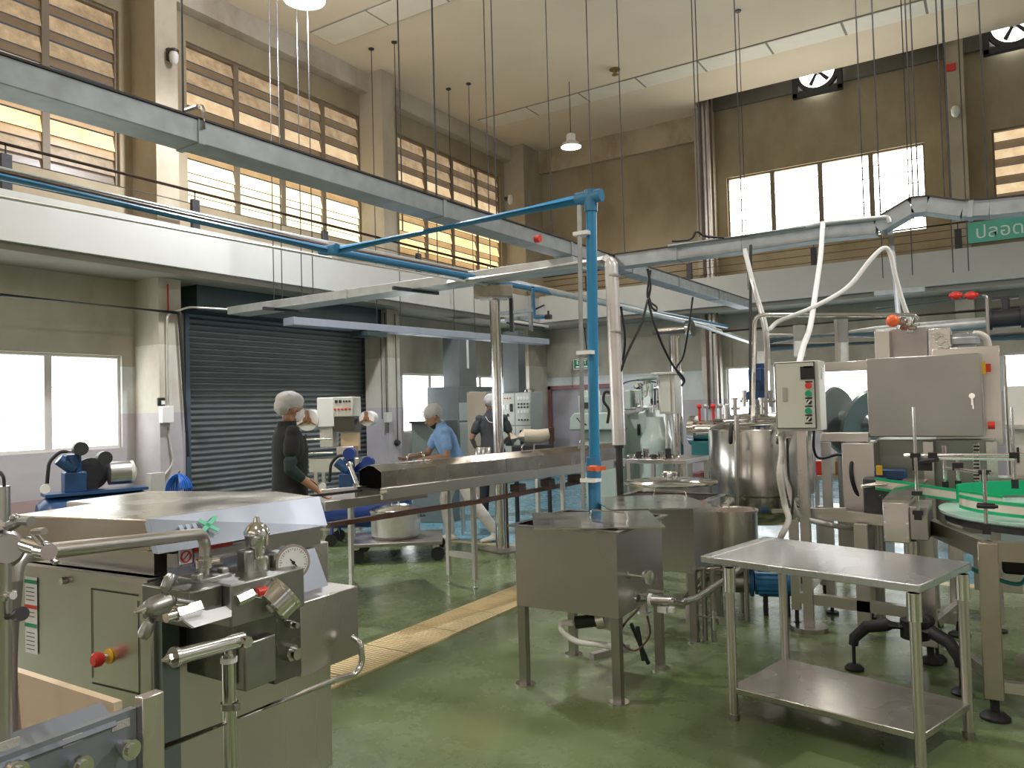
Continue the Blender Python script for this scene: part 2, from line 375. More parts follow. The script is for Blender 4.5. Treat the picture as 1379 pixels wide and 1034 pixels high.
# ================================================================ windows
wn = [0]
def window(axis, pos, u0, u1, z0, z1, n, kind, fm=FRAMEM, depth=.07, inward=1):
    """kind(i_pane, j_blade, count) -> material; louvred pane = one pane mesh per material group"""
    wn[0] += 1
    f = MB(); t = .035
    def bx(mb, ua, ub, za, zb, d0, d1):
        if axis == 'x': mb.box(pos+d0, ua, za, pos+d1, ub, zb)
        else: mb.box(ua, pos+d0, za, ub, pos+d1, zb)
    bx(f, u0, u1, z0, z0+t, 0, depth); bx(f, u0, u1, z1-t, z1, 0, depth); bx(f, u0, u0+t, z0+t, z1-t, 0, depth); bx(f, u1-t, u1, z0+t, z1-t, 0, depth)
    w = (u1-u0)/n
    for i in range(1, n): bx(f, u0+i*w-.045, u0+i*w+.045, z0+t, z1-t, 0, depth)
    fo = struct(f, 'window_%d' % wn[0], fm, smooth=False)
    for i in range(n):
        ua, ub = u0+i*w+(.045 if i else t), u0+(i+1)*w-(.045 if i < n-1 else t)
        groups = {}
        for (za, zb, m, tilt) in kind(i, z0+t, z1-t):
            g = groups.setdefault(m.name, (m, MB()))[1]
            dd = depth*.5
            if axis == 'x':
                g.add([(pos+dd-tilt, ua, zb), (pos+dd-tilt, ub, zb), (pos+dd+tilt, ub, za), (pos+dd+tilt, ua, za),
                       (pos+dd-tilt-.008, ua, zb), (pos+dd-tilt-.008, ub, zb), (pos+dd+tilt-.008, ub, za), (pos+dd+tilt-.008, ua, za)],
                      [(0,1,2,3),(7,6,5,4),(0,4,5,1),(1,5,6,2),(2,6,7,3),(3,7,4,0)])
            else:
                g.add([(ua, pos+dd+tilt, zb), (ub, pos+dd+tilt, zb), (ub, pos+dd-tilt, za), (ua, pos+dd-tilt, za),
                       (ua, pos+dd+tilt+.008, zb), (ub, pos+dd+tilt+.008, zb), (ub, pos+dd-tilt+.008, za), (ua, pos+dd-tilt+.008, za)],
                      [(0,1,2,3),(7,6,5,4),(0,4,5,1),(1,5,6,2),(2,6,7,3),(3,7,4,0)])
        for m, g in groups.values(): g.build('louvre_panes', m, fo, smooth=False)
    return fo
def louvres(nb, pick, tilt=.03):
    def k(i, z0, z1):
        h = (z1-z0)/nb; out = []
        for j in range(nb):
            out.append((z0+j*h+.004, z0+(j+1)*h-.006, pick(i, j), tilt))
        return out
    return k
DKB = mat('dark_louvre_edge', (.20, .14, .08), .6, var=.3, vscale=8)
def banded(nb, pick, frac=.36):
    """overlapping blades: the lower lip of each blade has its own, mostly darker tone"""
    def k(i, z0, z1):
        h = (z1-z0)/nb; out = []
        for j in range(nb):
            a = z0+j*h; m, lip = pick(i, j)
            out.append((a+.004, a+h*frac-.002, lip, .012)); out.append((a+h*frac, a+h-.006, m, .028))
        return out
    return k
P_LIP = pane_mat('dark_overlap_glass', (.30, .19, .10), .55, (.16, .10, .05), .8, 6)
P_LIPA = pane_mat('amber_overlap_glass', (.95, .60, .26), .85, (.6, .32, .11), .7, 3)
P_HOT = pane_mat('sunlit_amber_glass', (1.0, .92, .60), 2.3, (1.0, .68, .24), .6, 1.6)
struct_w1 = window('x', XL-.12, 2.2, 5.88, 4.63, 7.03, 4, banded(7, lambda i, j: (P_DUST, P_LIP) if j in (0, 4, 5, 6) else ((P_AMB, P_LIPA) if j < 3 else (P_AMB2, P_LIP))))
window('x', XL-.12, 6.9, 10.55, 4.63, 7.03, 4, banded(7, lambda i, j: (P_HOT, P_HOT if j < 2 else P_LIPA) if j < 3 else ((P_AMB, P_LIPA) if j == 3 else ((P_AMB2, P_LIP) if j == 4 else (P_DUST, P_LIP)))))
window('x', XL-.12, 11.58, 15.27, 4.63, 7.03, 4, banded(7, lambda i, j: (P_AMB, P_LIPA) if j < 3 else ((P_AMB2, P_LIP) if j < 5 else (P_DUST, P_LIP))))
def flat(m, nb=3): return louvres(nb, lambda i, j: m, .004)
window('x', XL-.12, 2.2, 5.87, 1.15, 2.37, 4, flat(P_WHITE), FRAMEW)
window('x', XL-.12, 11.57, 15.2, 1.10, 2.27, 4, flat(P_WHITE, 3), FRAMEW)
window('y', YB+.05, -4.76, -1.02, 4.66, 6.31, 4, louvres(7, lambda i, j: P_WARM, .02))
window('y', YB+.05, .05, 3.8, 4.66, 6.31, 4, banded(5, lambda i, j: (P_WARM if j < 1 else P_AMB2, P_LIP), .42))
window('y', YB+.05, -4.91, -1.2, 1.16, 2.27, 4, flat(P_WHITE), FRAMEW)
window('y', YB+.05, .05, 3.8, 1.16, 2.27, 4, flat(P_WHITE), FRAMEW)
window('x', XL-.12, -2.35, 1.3, 4.63, 7.03, 4, louvres(5, lambda i, j: P_AMB2, .01))
window('x', XL-.12, -2.35, 1.3, 1.15, 2.37, 4, flat(P_WHITE), FRAMEW)
P_FILL = pane_mat('fill_glass_of_unseen_windows', (.95, .97, 1.0), .8, (.9, .9, .85), .4, 1)
for (a, b_, c_, d_) in hr: window('x', XR+.05, a, b_, c_, d_, 4, louvres(3, lambda i, j: P_FILL, .004), FRAMEW)  # unseen windows of the right wall, added as fill light
P_FILLW = pane_mat('warm_fill_glass_of_unseen_windows', (1.0, .92, .82), 1.9, (.9, .75, .55), .4, 1)
for (a, b_, c_, d_) in hf: window('y', YF-.12, a, b_, c_, d_, 4, louvres(3, lambda i, j: P_FILLW if a < 0 else P_FILL, .004), FRAMEW)  # unseen windows behind the camera, added as fill; the warm ones tint the steel
# ================================================================ doors
d = struct(MB().box(-9.28, YB-.03, 0, -9.20, YB+.03, 2.03).box(-7.56, YB-.03, 0, -7.48, YB+.03, 2.03).box(-9.28, YB-.03, 1.95, -7.48, YB+.03, 2.03), 'door_1', PINKF, smooth=False)
for x in (-9.19, -8.37): MB().box(x, YB+.03, .02, x+.80, YB+.07, 1.94).build('door_leaf', DOORG, d, bev=.004)
MB().cyl((-8.45, YB-.01, 1.0), (-8.45, YB+.04, 1.0), .03).build('door_knob', CHROME, d)
# roller shutter
sh = MB(); z = 0.02; pts = []
prof = []
while z < 3.1:
    prof += [(0.0, z), (.012, z+.012), (.028, z+.034), (.028, z+.048), (.012, z+.070), (0, z+.078)]; z += .085
xs = XL-.10
vs = [(xs+a, 6.86, b_) for a, b_ in prof]+[(xs+a, 10.64, b_) for a, b_ in prof]; n = len(prof)
sh.add(vs, [(i, i+1, n+i+1, n+i) for i in range(n-1)])
SHUT = mat('grey_green_shutter_slats', (.20, .215, .215), .42, .5, var=.15, vscale=2)
dr = struct(MB().box(XL-.16, 6.80, 0, XL+.03, 6.87, 3.1).box(XL-.16, 10.63, 0, XL+.03, 10.70, 3.1), 'door_2', mat('blue_grey_shutter_guide', (.10, .14, .19), .4, .5))
sh.build('shutter_slats', SHUT, dr, ang=25)
MB().box(XL-.02, 6.72, 3.02, XL+.42, 10.98, 3.38).build('shutter_hood', TEAL, dr, bev=.01)
MB().box(XL-.15, 6.87, 0.0, XL-.06, 10.63, .06).build('bottom_bar', DARK, dr)
struct(MB().box(XL-.2, 6.7, 0, XL-.17, 10.8, 3.3), 'trim_%d' % k, DARK); k += 1
# ================================================================ camera and light
cam = bpy.data.cameras.new('camera'); co = bpy.data.objects.new('camera', cam); COL.objects.link(co)
cam.sensor_width = 36; cam.lens = 36*FL/1379; cam.clip_start = .05; cam.clip_end = 100
co.matrix_world = Matrix(((Xc.x, Xc.y, Xc.z, 0), (Yc.x, Yc.y, Yc.z, 0), (UPc.x, UPc.y, UPc.z, EYE), (0, 0, 0, 1)))
bpy.context.scene.camera = co
sc = bpy.context.scene
w = bpy.data.worlds.new('world'); sc.world = w; w.use_nodes = True
w.node_tree.nodes['Background'].inputs['Color'].default_value = (.8, .9, 1, 1); w.node_tree.nodes['Background'].inputs['Strength'].default_value = .12
sc.view_settings.view_transform = 'Standard'; sc.view_settings.look = 'None'; sc.view_settings.gamma = 1; sc.view_settings.exposure = -0.25; sc.view_settings.use_curve_mapping = False
LAMPH = mat('lamp_housing', (.75, .75, .76), .35, .3)
LAMPG = mat('lit_lamp_glass', (.92, .96, 1.0), .3, emit=45)
def pendant(x, y, z, label, power, r=.2, col=(1, .93, .82), group=None, soft=.12):
    t = thing('pendant_lamp', label, 'lamp', (x, y, z), group)
    MB().cyl((x, y, z+.24), (x, y, ZC), .008, n=6).build('cord', DARK, t)
    MB().lathe((x, y, z), [(r*.35, .12), (r*.45, .12), (r*.45, .24), (r*.3, .26)]).build('ballast', LAMPH, t)
    MB().lathe((x, y, z), [(r*.98, 0), (r, 0), (r*.8, .07), (r*.4, .13), (r*.38, .13), (r*.78, .065)], caps=False).build('lamp_shade', LAMPH, t)
    MB().lathe((x, y, z), [(r*.9, .012), (r*.7, .05), (.02, .055)]).build('lens', LAMPG, t)
    l = bpy.data.lights.new('lamp_light', 'SPOT'); l.energy = power; l.color = col; l.spot_size = math.radians(165); l.spot_blend = .6; l.shadow_soft_size = soft
    lo = bpy.data.objects.new('lamp_light', l); COL.objects.link(lo); lo.parent = t; lo.location = (0, 0, -.02)
    return t
pendant(-6.77, 13.04, 6.5, 'round white pendant lamp hanging on a thin cord near the far corner of the ceiling', 350)
p = pendant(-7.01, 6.55, 6.6, 'glaring white pendant lamp at the top edge above the long louvred window', 1500, .26, (.92, .94, 1.0), soft=.10)
# the bright one also washes the ceiling around it
l = bpy.data.lights.new('lamp_glow', 'POINT'); l.energy = 170; l.color = (.9, .9, 1.0); l.shadow_soft_size = .15
lo = bpy.data.objects.new('lamp_glow', l); COL.objects.link(lo); lo.parent = p; lo.location = (0, 0, .45)
for (x, y, pw_) in ((-6.8, 0, 1100), (-1.2, 6.6, 350), (-1.2, 0, 420), (4.2, 6.6, 1700), (4.2, 0, 350)):
    pendant(x, y, 6.6, 'round white pendant lamp high above the machines and the camera side of the hall', pw_, group='pendant lamps above the hall', col=(1, .86, .68) if x < -6 else (1, .96, .92))
# ================================================================ balcony railings
def railing(name, label, pts, axis, fixed, ztop, lo, hi):
    t = thing(name, label, 'railing', (fixed, lo, 4.02) if axis == 'y' else (lo, fixed, 4.07))
    def P(u, z, o=0): return (fixed+o, u, z) if axis == 'y' else (u, fixed+o, z)
    MB().tube([P(lo, ztop), P(hi, ztop)], .03, n=10).build('handrail', BROWNP, t)
    for z in ((4.42, 4.28, 4.14) if axis == 'x' else (4.36, 4.20)):
        MB().tube([P(lo, z), P(hi, z)], .009, n=6).build('rail_wire', STEELD if axis == 'y' else BROWNP, t)
    for u in pts:
        b0 = 4.02 if axis == 'y' else 4.07
        m = MB()
        if axis == 'y': m.box(fixed-.03, u-.055, b0, fixed+.03, u+.055, 4.42)
        else: m.box(u-.055, fixed-.03, b0, u+.055, fixed+.03, 4.42)
        m.cyl(P(u, 4.42), P(u, ztop), .01, n=6)
        m.build('rail_post', DARK, t, bev=.008)
railing('balcony_railing', 'brown tube handrail with dark flat posts on the left balcony', (-.6, 1.73, 4.06, 6.37, 8.70, 11.03, 13.3), 'y', -8.95, 4.53, -5.9, 15.2)
railing('balcony_railing', 'dark handrail with three thin wires along the back balcony', (-7.66, -5.32, -2.88, -.51, 1.9, 4.3, 6.7), 'x', 15.37, 4.53, -8.8, 7.9)
# ================================================================ cable trays
def tray(name, pts, w, h, m, label, group=None, seams=(), lip=True):
    """closed sheet-metal trunking: pts along its top edge line nearest the camera"""
    t = thing(name, label, 'cable tray', Vector(pts[0])-V(0, 0, h), group)
    body = MB()
    for a, b in zip(pts[:-1], pts[1:]):
        a, b = Vector(a), Vector(b); body.beam(a-V(0, 0, h/2), b-V(0, 0, h/2), w, h)
    body.build('tray_body', m, t, bev=.004)
    if lip:
        l = MB()
        for a, b in zip(pts[:-1], pts[1:]):
            a, b = Vector(a), Vector(b); l.beam(a+V(0, 0, .006), b+V(0, 0, .006), w+.02, .012)
        l.build('tray_cover', DARK, t)
    for s, (a, b) in seams:
        a, b = Vector(a), Vector(b); d = (b-a).normalized(); c = a.lerp(b, s)
        MB().beam(c-d*.02-V(0, 0, h/2), c+d*.02-V(0, 0, h/2), w+.018, h+.012).build('joint_band', m, t)
    return t
A0, A1 = V(-3.87, .9, 3.2), V(-3.52, 12.86, 3.2)
tA = tray('cable_trunking', [A0, A1], .2, .13, GALV, 'long grey trunking running from the top left down to the pipe tower', seams=[(s, (A0, A1)) for s in (.15, .33, .5, .62, .74, .87)])
m = MB(); c = A0.lerp(A1, .15); m.tube([c+V(.12, 0, -.05), c+V(.12, 0, .07), c+V(.06, .02, .10), c+V(-.05, 0, .09)], .012, n=6, fil=.03); m.build('hanger_clamp', STEELD, tA)
MB().cyl(AX(721, 322, -3.50), AX(721, 322, -3.50)+V(.05, 0, 0), .035).build('red_socket', RED, tA)
bp_ = [(830, 344), (1000, 321), (1115, 303), (1180, 296), (1227, 268), (1249, 266), (1296, 272), (1332, 270), (1379, 265)]
Bp = [AY(u, v, 7.85) for u, v in bp_]; Bp.append(Bp[-1]+(Bp[-1]-Bp[-2]).normalized()*3)
Bp = [V(p.x, 7.9, p.z) for p in Bp]
tray('cable_trunking', Bp, .2, .14, GALV, 'grey trunking with a raised hump crossing in front of the back balcony', seams=[(.5, (Bp[0], Bp[1])), (.3, (Bp[6], Bp[7]))])
L0, L1 = V(-8.75, 6.87, 3.0), V(-3.45, 6.80, 3.0)
tray('cable_tray', [L0, L1], .34, .10, GALVL, 'pale open tray passing below the long grey trunking towards the shutter', seams=[(.42, (L0, L1)), (.75, (L0, L1))], lip=False)
D0, D1 = V(-8.46, 7.5, 2.90), V(-7.75, 13.5, 2.90)
tray('cable_tray', [D0, D1], .26, .11, TRAYB, 'blue grey tray hanging in front of the shutter and the grey cabinets', seams=[(.4, (D0, D1)), (.75, (D0, D1))], lip=False)
for (u, v, nm) in ((392, 417, 'left'), (568, 391, 'right')):
    p = AZ(u, v, 2.89)
    solo(MB().beam(p+V(-.12, -.35, 0), p+V(.0, .30, 0), .04, .04), 'tray_support', DARK, 'dark strut crossing under the pale tray, %s one of the two' % nm, 'strut', bev=.004)
p = AZ(500, 440, 2.86)
solo(MB().box(p.x-.2, p.y-.25, 2.70, p.x+.15, p.y+.2, 2.77), 'bracket_plate', TEAL, 'dark teal plate under the blue grey tray beside the shutter', 'plate', bev=.004)
# fluorescent fitting above the far cabinets
p = AX(705, 438, -8.3)
f = thing('ceiling_light_fitting', 'slim white tube light fitting above the blue grey tray at the corner', 'light', (-8.3, p.y, p.z))
MB().box(-8.36, p.y-.9, p.z, -8.15, p.y+.8, p.z+.05).build('fitting_body', OFFW, f, bev=.006)
MB().cyl((-8.2, p.y-.8, p.z-.02), (-8.2, p.y+.7, p.z-.02), .016, n=8).build('tube', DARK, f)
# ================================================================ rods from the ceiling
def rod(u, v, zb, label='thin rod hanging from the ceiling to the trunking', r=.006, top=ZC, xy=None, group='thin ceiling hanger rods'):
    p = AZ(u, v, zb) if xy is None else V(*xy, zb)
    m = MB().cyl((p.x, p.y, zb), (p.x, p.y, top), r, n=6)
    return m
def add_rod(p, zb, top=ZC, r=.006, label=None, group='thin hanger rods'):
    ob = MB().cyl((p.x, p.y, zb), (p.x, p.y, top), r, n=6).build('hanger_rod', DARK)
    return tag(ob, label or 'thin dark hanger rod coming straight down from the ceiling', 'rod', group)
for i, (u, v, z) in enumerate([(265, 158, 3.21), (600, 271, 3.21), (686, 296, 3.21), (750, 322, 3.21), (818, 338, 3.21), (858, 352, 3.21)]):
    s = (AZ(u, v, 3.2).y-A0.y)/(A1.y-A0.y); c = A0.lerp(A1, s); add_rod(c, 3.212, label='thin dark hanger rod holding up the long grey trunking', group='rods of the long trunking')
for u, v in ((369, 405), (378, 403), (403, 399), (412, 396), (583, 372), (655, 362)):
    q = AZ(u, v, 3.0); add_rod(V(q.x, min(max(q.y, 6.72), 6.98), 0), 3.002, label='thin hanger rod holding the pale tray in front of the shutter', group='rods of the pale tray')
for u, v, o in ((942, 320, 0), (947, 320, .0), (1000, 318, 0), (1164, 296, 0), (1186, 290, 0), (1230, 268, 0), (1237, 266, 0), (1272, 268, 0), (1281, 270, 0), (1330, 268, 0)):
    q = AY(u, v, 7.9); add_rod(q, q.z+.008, label='thin dark hanger rod holding the humped trunking', group='rods of the humped trunking')
# rods that carry the pipe rack at the back right
for u, zb in ((1190, 3.02), (1230, 3.02), (1285, 3.0), (1306, 3.0)):
    q = AY(u, 395, 10.5); add_rod(q, zb, r=.006, label='thin rod reaching down to the pipe bracket at the back right', group='rods of the pipe brackets')
q0, q1 = AY(1190, 392, 10.5), AY(1236, 390, 10.5)
solo(MB().box(q0.x-.1, 10.42, q0.z-.06, q1.x+.08, 10.58, q0.z), 'pipe_bracket', GALV, 'flat grey bracket hung on two rods over the large panel', 'bracket', bev=.004)
for i, u in enumerate((1287, 1308)):
    q = AY(u, 398, 10.5); solo(MB().ball(q, .06, .05, .05).cyl(q+V(-.07, 0, 0), q+V(.07, 0, 0), .03), 'pipe_clip', RED, ('left' if i == 0 else 'right')+' one of two small red clips on rods over the back pipes', 'clip')
# ================================================================ pipes along the left trunking
def pipe(pts, r, m, name, label, cat='pipe', fil=.08, n=10, group=None, **k):
    return solo(MB().tube(pts, r, n=n, fil=fil), name, m, label, cat, group, **k)
zb = 2.93
X0 = -4.78
pipe([(-4.72, 1.2, zb), (-4.80, 4.85, zb), (-4.62, 7.1, zb), (-4.30, 12.4, zb), (-4.24, 14.2, zb)], .034, BLUEP, 'blue_pipe', 'long blue pipe running along under the grey trunking', fil=0)
pipe([(-4.93, 1.2, 3.03), (-4.98, 4.85, 3.03), (-4.76, 7.1, 3.00), AZ(830, 412, 2.86), AZ(945, 438, 2.78), AZ(1012, 461, 2.62)], .038, GALVL, 'silver_pipe', 'long silver pipe above the blue pipe, sloping down to the pipe tower', fil=0, n=12)
pipe([(-4.84, 1.2, 2.99), (-4.90, 4.85, 2.99), (-4.70, 7.1, 2.98), (-4.40, 12.4, 2.96)], .026, BROWNP, 'brown_pipe', 'thin brown pipe squeezed between the long blue pipe and the silver one', fil=0)
pipe([(-4.60, 1.2, zb-.16), (-4.66, 4.6, zb-.10), (-4.66, 6.9, zb-.05)], .012, WHITEP, 'thin_pipe', 'thin pale conduit slung just below the long blue pipe', fil=0, n=6)
# branch + vertical drop
T = V(-4.79, 4.70, zb); Bx = AX(803, 271, -2.30); Bz = Bx.z; foot = V(-2.32, 4.66, .80)
br = thing('blue_pipe_branch', 'bright blue pipe branching over the hall and dropping straight down to the square tanks', 'pipe', (foot.x, foot.y, foot.z))
MB().tube([T+V(0, .06, .0), V(-2.28, 4.66, Bz), V(-2.32, 4.66, .86)], .036, n=12, fil=.05).build('pipe', mat('bright_blue_pipe', (.02, .23, .46), .35, var=.1), br)
MB().cyl(V(-2.39, 4.66, Bz), V(-2.20, 4.66, Bz), .045, n=12).cyl((-2.28, 4.66, Bz+.045), (-2.283, 4.66, Bz-.1), .045, n=12).build('elbow', BLUEP, br)
MB().cyl(T+V(-.09, 0, 0), T+V(.1, 0, 0), .045, n=12).build('tee', BLUEP, br)
MB().tube([V(-2.34, 4.60, Bz-.06), V(-2.375, 4.60, .86)], .016, n=8).build('grey_conduit', GALV, br)
for z in (Bz-.25, 1.9, 1.05): MB().cb((-2.33, 4.63, z), .11, .10, .025).build('clip', WHITE, br)
MB().cyl((-2.32, 4.66, 1.06), (-2.32, 4.66, 1.2), .05, n=12).build('valve_body', BLUEP, br)
MB().cb((-2.27, 4.60, 1.13), .12, .03, .025, .5).cyl((-2.32, 4.62, 1.13), (-2.25, 4.58, 1.13), .02).build('valve_handle', ORANGE, br)
MB().cyl((-2.32, 4.66, .80), (-2.32, 4.66, 1.06), .042, n=12).build('socket', BLUEP, br)
add_rod(AX(556, 322, -3.9) if False else V(-3.95, 4.68, 0), Bz+.02, label='thin hanger rod holding the blue branch pipe', group='rods of the blue branch')
# small blue tap drop near the crossbar
p = AX(718, 392, -4.50); q = AX(720, 428, -4.50)
tp = thing('blue_tap', 'small blue tap hanging on its own pipe right of the steel crossbar', 'tap', q)
MB().tube([V(p.x, p.y, zb), p, q, q+V(.18, .05, 0)], .018, n=8, fil=.03).build('tap_pipe', BLUEP, tp)
MB().cb(q+V(.16, .04, .0), .07, .05, .05).cyl(q+V(.16, .04, 0), q+V(.16, .04, .07), .012).build('tap_valve', DARK, tp)
MB().cb(q+V(.06, .02, .12), .13, .02, .015, M=Euler((0, -.3, 0)).to_matrix()).build('tap_lever', DARK, tp)
# ================================================================ steel post with crossbar
px, py = -4.66, 7.05
t = thing('steel_post', 'tall polished steel post with a crossbar, standing behind the hooded conveyor', 'post', (px, py, 0))
MB().cyl((px, py, .01), (px, py, 2.75), .058, n=20).build('post_tube', CHROME, t)
MB().cb((px, py, .006), .42, .36, .012, -.3).build('base_plate', STEELD, t)
MB().cyl((px+.075, py+.02, .02), (px+.075, py+.02, 1.0), .014, n=8).build('side_pipe', RUST, t)
MB().cb((px, py-.02, 2.82), .42, .17, .13, .55).build('crossbar', mat('warm_galvanised_box', (.60, .52, .42), .5, .5, var=.3, vscale=10), t, bev=.006)
MB().cb((px, py-.02, 2.745), .30, .22, .015, .55).build('top_plate', STEELD, t)
MB().cyl((px-.12, py+.25, 2.5), (px-.12, py+.25, 2.95), .022, n=8).cyl((px+.02, py+.3, 2.4), (px+.02, py+.3, 2.95), .022, n=8).build('hanging_tube', DARK, t)
# bracket cross of grey bars
c = AX(698, 425, -6.2)
g = thing('pipe_hanger_frame', 'small frame of crossed grey bars behind the steel post', 'frame', c-V(0, 0, .25))
for dx, w_ in ((-.25, .9), (.18, .8)): MB().beam(c+V(-.35, dx, .0-dx*.1), c+V(.45, dx, .0-dx*.1), .05, .05).build('bar', GREYCAB, g)
for dx in (-.12, .22): MB().beam(c+V(dx, 0, -.25), c+V(dx, 0, .28), .05, .05).build('upright', GREYCAB, g)
# ================================================================ silver clad duct : run and drop
Yd = 6.45
a = AD(652, 377, 7.3); b = AY(823, 351, Yd); e = AY(838, 601, Yd)
b.z = max(b.z, 0)
t = thing('insulated_pipe', 'white clad pipe that runs over the steel post then drops straight down', 'pipe', e)
MB().tube([V(-4.9, 6.55, 2.88), V(-3.0, Yd, 2.88)], .045, n=14).build('pipe_run', WHITEP, t)
MB().tube([V(-3.04, Yd, 2.88), V(-2.97, Yd, 2.84), V(-2.95, Yd, 1.18)], .062, n=14, fil=.03).build('pipe_drop', mat('white_clad_jacket', (.74, .70, .68), .3, .45, var=.1, vscale=4), t)
for z in (2.72, 2.2): MB().cyl((-2.95, Yd, z), (-2.95, Yd, z+.015), .066, n=14).build('band', STEELD, t)
MB().cyl((-2.95, Yd, .0), (-2.95, Yd, 1.18), .032, n=10).cyl((-2.95, Yd, 1.15), (-2.95, Yd, 1.19), .045, n=10).build('lower_post', DARK, t)
# ================================================================ back run: thick pipe, brown pipes, blue-grey pipes
def P15(u, v, y): return AY(u, v, y)
yb = 12.3
pipe([P15(1035, 456, yb), P15(1180, 447, yb), P15(1379, 431, yb), P15(1379, 431, yb)+V(2, 0, .0)], .085, GALVL, 'large_pipe', 'thick silver pipe along the back behind the steel columns', fil=0, n=16)
pipe([P15(1035, 468, yb), P15(1379, 452, yb), P15(1379, 452, yb)+V(2, 0, .0)], .06, STEELD, 'steel_pipe', 'grey steel pipe just below the thick silver pipe', fil=0, n=12)
pipe([P15(960, 447, yb+.6), P15(1379, 413, yb+.6), P15(1379, 413, yb+.6)+V(2, 0, .05)], .03, BROWNP, 'brown_pipe', 'long thin brown pipe above the thick silver pipe at the back', fil=0)
pipe([P15(1180, 416, 11), P15(1325, 398, 11), P15(1329, 400, 11), P15(1331, 458, 11)], .022, STEELD, 'bent_pipe', 'thin grey pipe that bends down behind the tall machine cabinet', fil=.15)
p = P15(1355, 428, yb-.1)
v_ = thing('pipe_valve', 'dark flanged valve in the thick silver pipe near the right edge', 'valve', p)
MB().cyl(p+V(-.16, 0, 0), p+V(.16, 0, 0), .12, n=16).cyl(p+V(-.2, 0, 0), p+V(-.16, 0, 0), .15, n=16).cyl(p+V(.16, 0, 0), p+V(.2, 0, 0), .15, n=16).build('valve_body', DARK, v_)
MB().cyl(p+V(0, 0, .1), p+V(0, 0, .25), .05).cb(p+V(0, 0, .27), .3, .06, .04).build('valve_top', DARK, v_)
# two angled steel pipes running down to the tower (right of the white drop)
# lamp head on steel column (905..935)
t = thing('steel_column', 'steel column with a sideways motor head behind the white junction box', 'column', AY(912, 640, 9.6))
c0 = AY(912, 640, 9.6); c1 = AY(908, 452, 9.6)
MB().cyl((c1.x, 9.6, 0), (c1.x, 9.6, c1.z), .075, n=16).build('column_tube', CHROME, t)
m = MB().cyl(AY(885, 447, 9.6), AY(925, 443, 9.6), .05, n=14); m.build('motor_head', CHROME, t)
MB().cyl(AY(925, 443, 9.6), AY(933, 442, 9.6), .11, n=18).build('motor_flange', CHROME, t)
MB().beam(AY(880, 449, 9.5), AY(922, 447, 9.5), .05, .03).build('arm', DARK, t)
# conduits on back wall column
for i, u in enumerate((946, 951, 956, 961)):
    q = AY(u, 300, 15.74); pipe([(q.x, 15.76, 1.4), (q.x, 15.76, 8.5)], .025, [BROWNP, STEELD, STEELD, BROWNP][i], 'conduit_pipe', 'upright conduit on the left column of the back wall, one of a bundle', 'conduit', fil=0, n=8, group='conduits on the back wall column')
# ================================================================ wall fittings
def bx(name, p, sx, sy, sz, m, label, cat, **k):
    return solo(MB().cb(p, sx, sy, sz), name, m, label, cat, bev=.006, **k)
p = AX(228, 75, -9.3); t = thing('bulkhead_lamp', 'caged bulkhead lamp high on the left column between the windows', 'lamp', p)
MB().box(-9.3, p.y-.05, p.z-.08, -9.24, p.y+.05, p.z+.08).build('bracket', DARK, t); MB().lathe(p+V(.10, 0, .02), [(.05, .0), (.06, -.05), (.055, -.12), (.03, -.16)]).build('glass_shade', WHITEP, t); MB().lathe(p+V(.10, 0, .02), [(.065, 0), (.065, .03), (.03, .05)]).build('cap', DARK, t)
p = AX(681, 268, -9.3); t = thing('bulkhead_lamp', 'caged bulkhead lamp high in the far corner', 'lamp', p)
MB().cyl(p+V(0, 0, 0), p+V(.1, 0, 0), .05).build('bracket', DARK, t); MB().lathe(p+V(.12, 0, .0), [(.05, .06), (.06, .0), (.055, -.10), (.03, -.14)]).build('glass_shade', WHITEP, t)
p = AY(1287, 150, 15.8); t = thing('bulkhead_lamp', 'bulkhead lamp on the right column of the back wall', 'lamp', p)
MB().box(p.x-.05, 15.72, p.z-.06, p.x+.05, 15.8, p.z+.08).build('bracket', DARK, t); MB().lathe(p+V(0, -.1, .02), [(.05, .04), (.07, 0), (.065, -.10), (.03, -.15)]).build('glass_shade', WHITEP, t)
p = AY(1280, 91, 15.79); bx('fire_alarm', p, .16, .05, .13, RED, 'small red alarm box high on the right column of the back wall', 'alarm')
p = AX(226, 366, -9.27); bx('alarm_bell', p, .06, .14, .14, RED, 'red alarm box under the left balcony on the near column', 'alarm')
p = AX(532, 411, -9.27); bx('alarm_bell', p, .06, .16, .16, RED, 'red alarm box under the left balcony beyond the shutter', 'alarm')
p = AX(217, 541, -9.28); t = thing('socket_outlet', 'small black and white socket on the near left column', 'socket', p)
MB().cb(p, .04, .10, .11).build('back_plate', BLACK, t, bev=.01); MB().cb(p+V(.025, .01, -.01), .02, .05, .05).build('white_face', WHITE, t)
p = AX(224, 558, -9.26); bx('switch_box', p, .09, .16, .22, WHITE, 'white switch box on the near left column', 'box')
p2 = AX(228, 573, -9.28)
pipe([p2+V(0, -.02, 0), p2+V(0, 0, -.2), p2+V(.02, .05, -.5), p2+V(.02, -.2, -.75), p2+V(.02, -.3, -.85), p2+V(.02, -.32, -.95)], .014, CREAMP, 'flexible_conduit', 'pale flexible conduit curling down from the white switch box', 'conduit', fil=.12)
pipe([p+V(.0, .03, .1), V(-9.26, p.y+.03, 2.9), V(-9.22, 6.45, 3.02), V(-8.9, 7.0, 3.0)], .014, WHITEP, 'conduit_pipe', 'white conduit rising from the switch box and bending towards the pale tray', 'conduit', fil=.06)
p = AX(210, 650, -9.25); bx('meter_box', p, .10, .20, .26, CREAMP, 'small grey box low on the near left column', 'box')
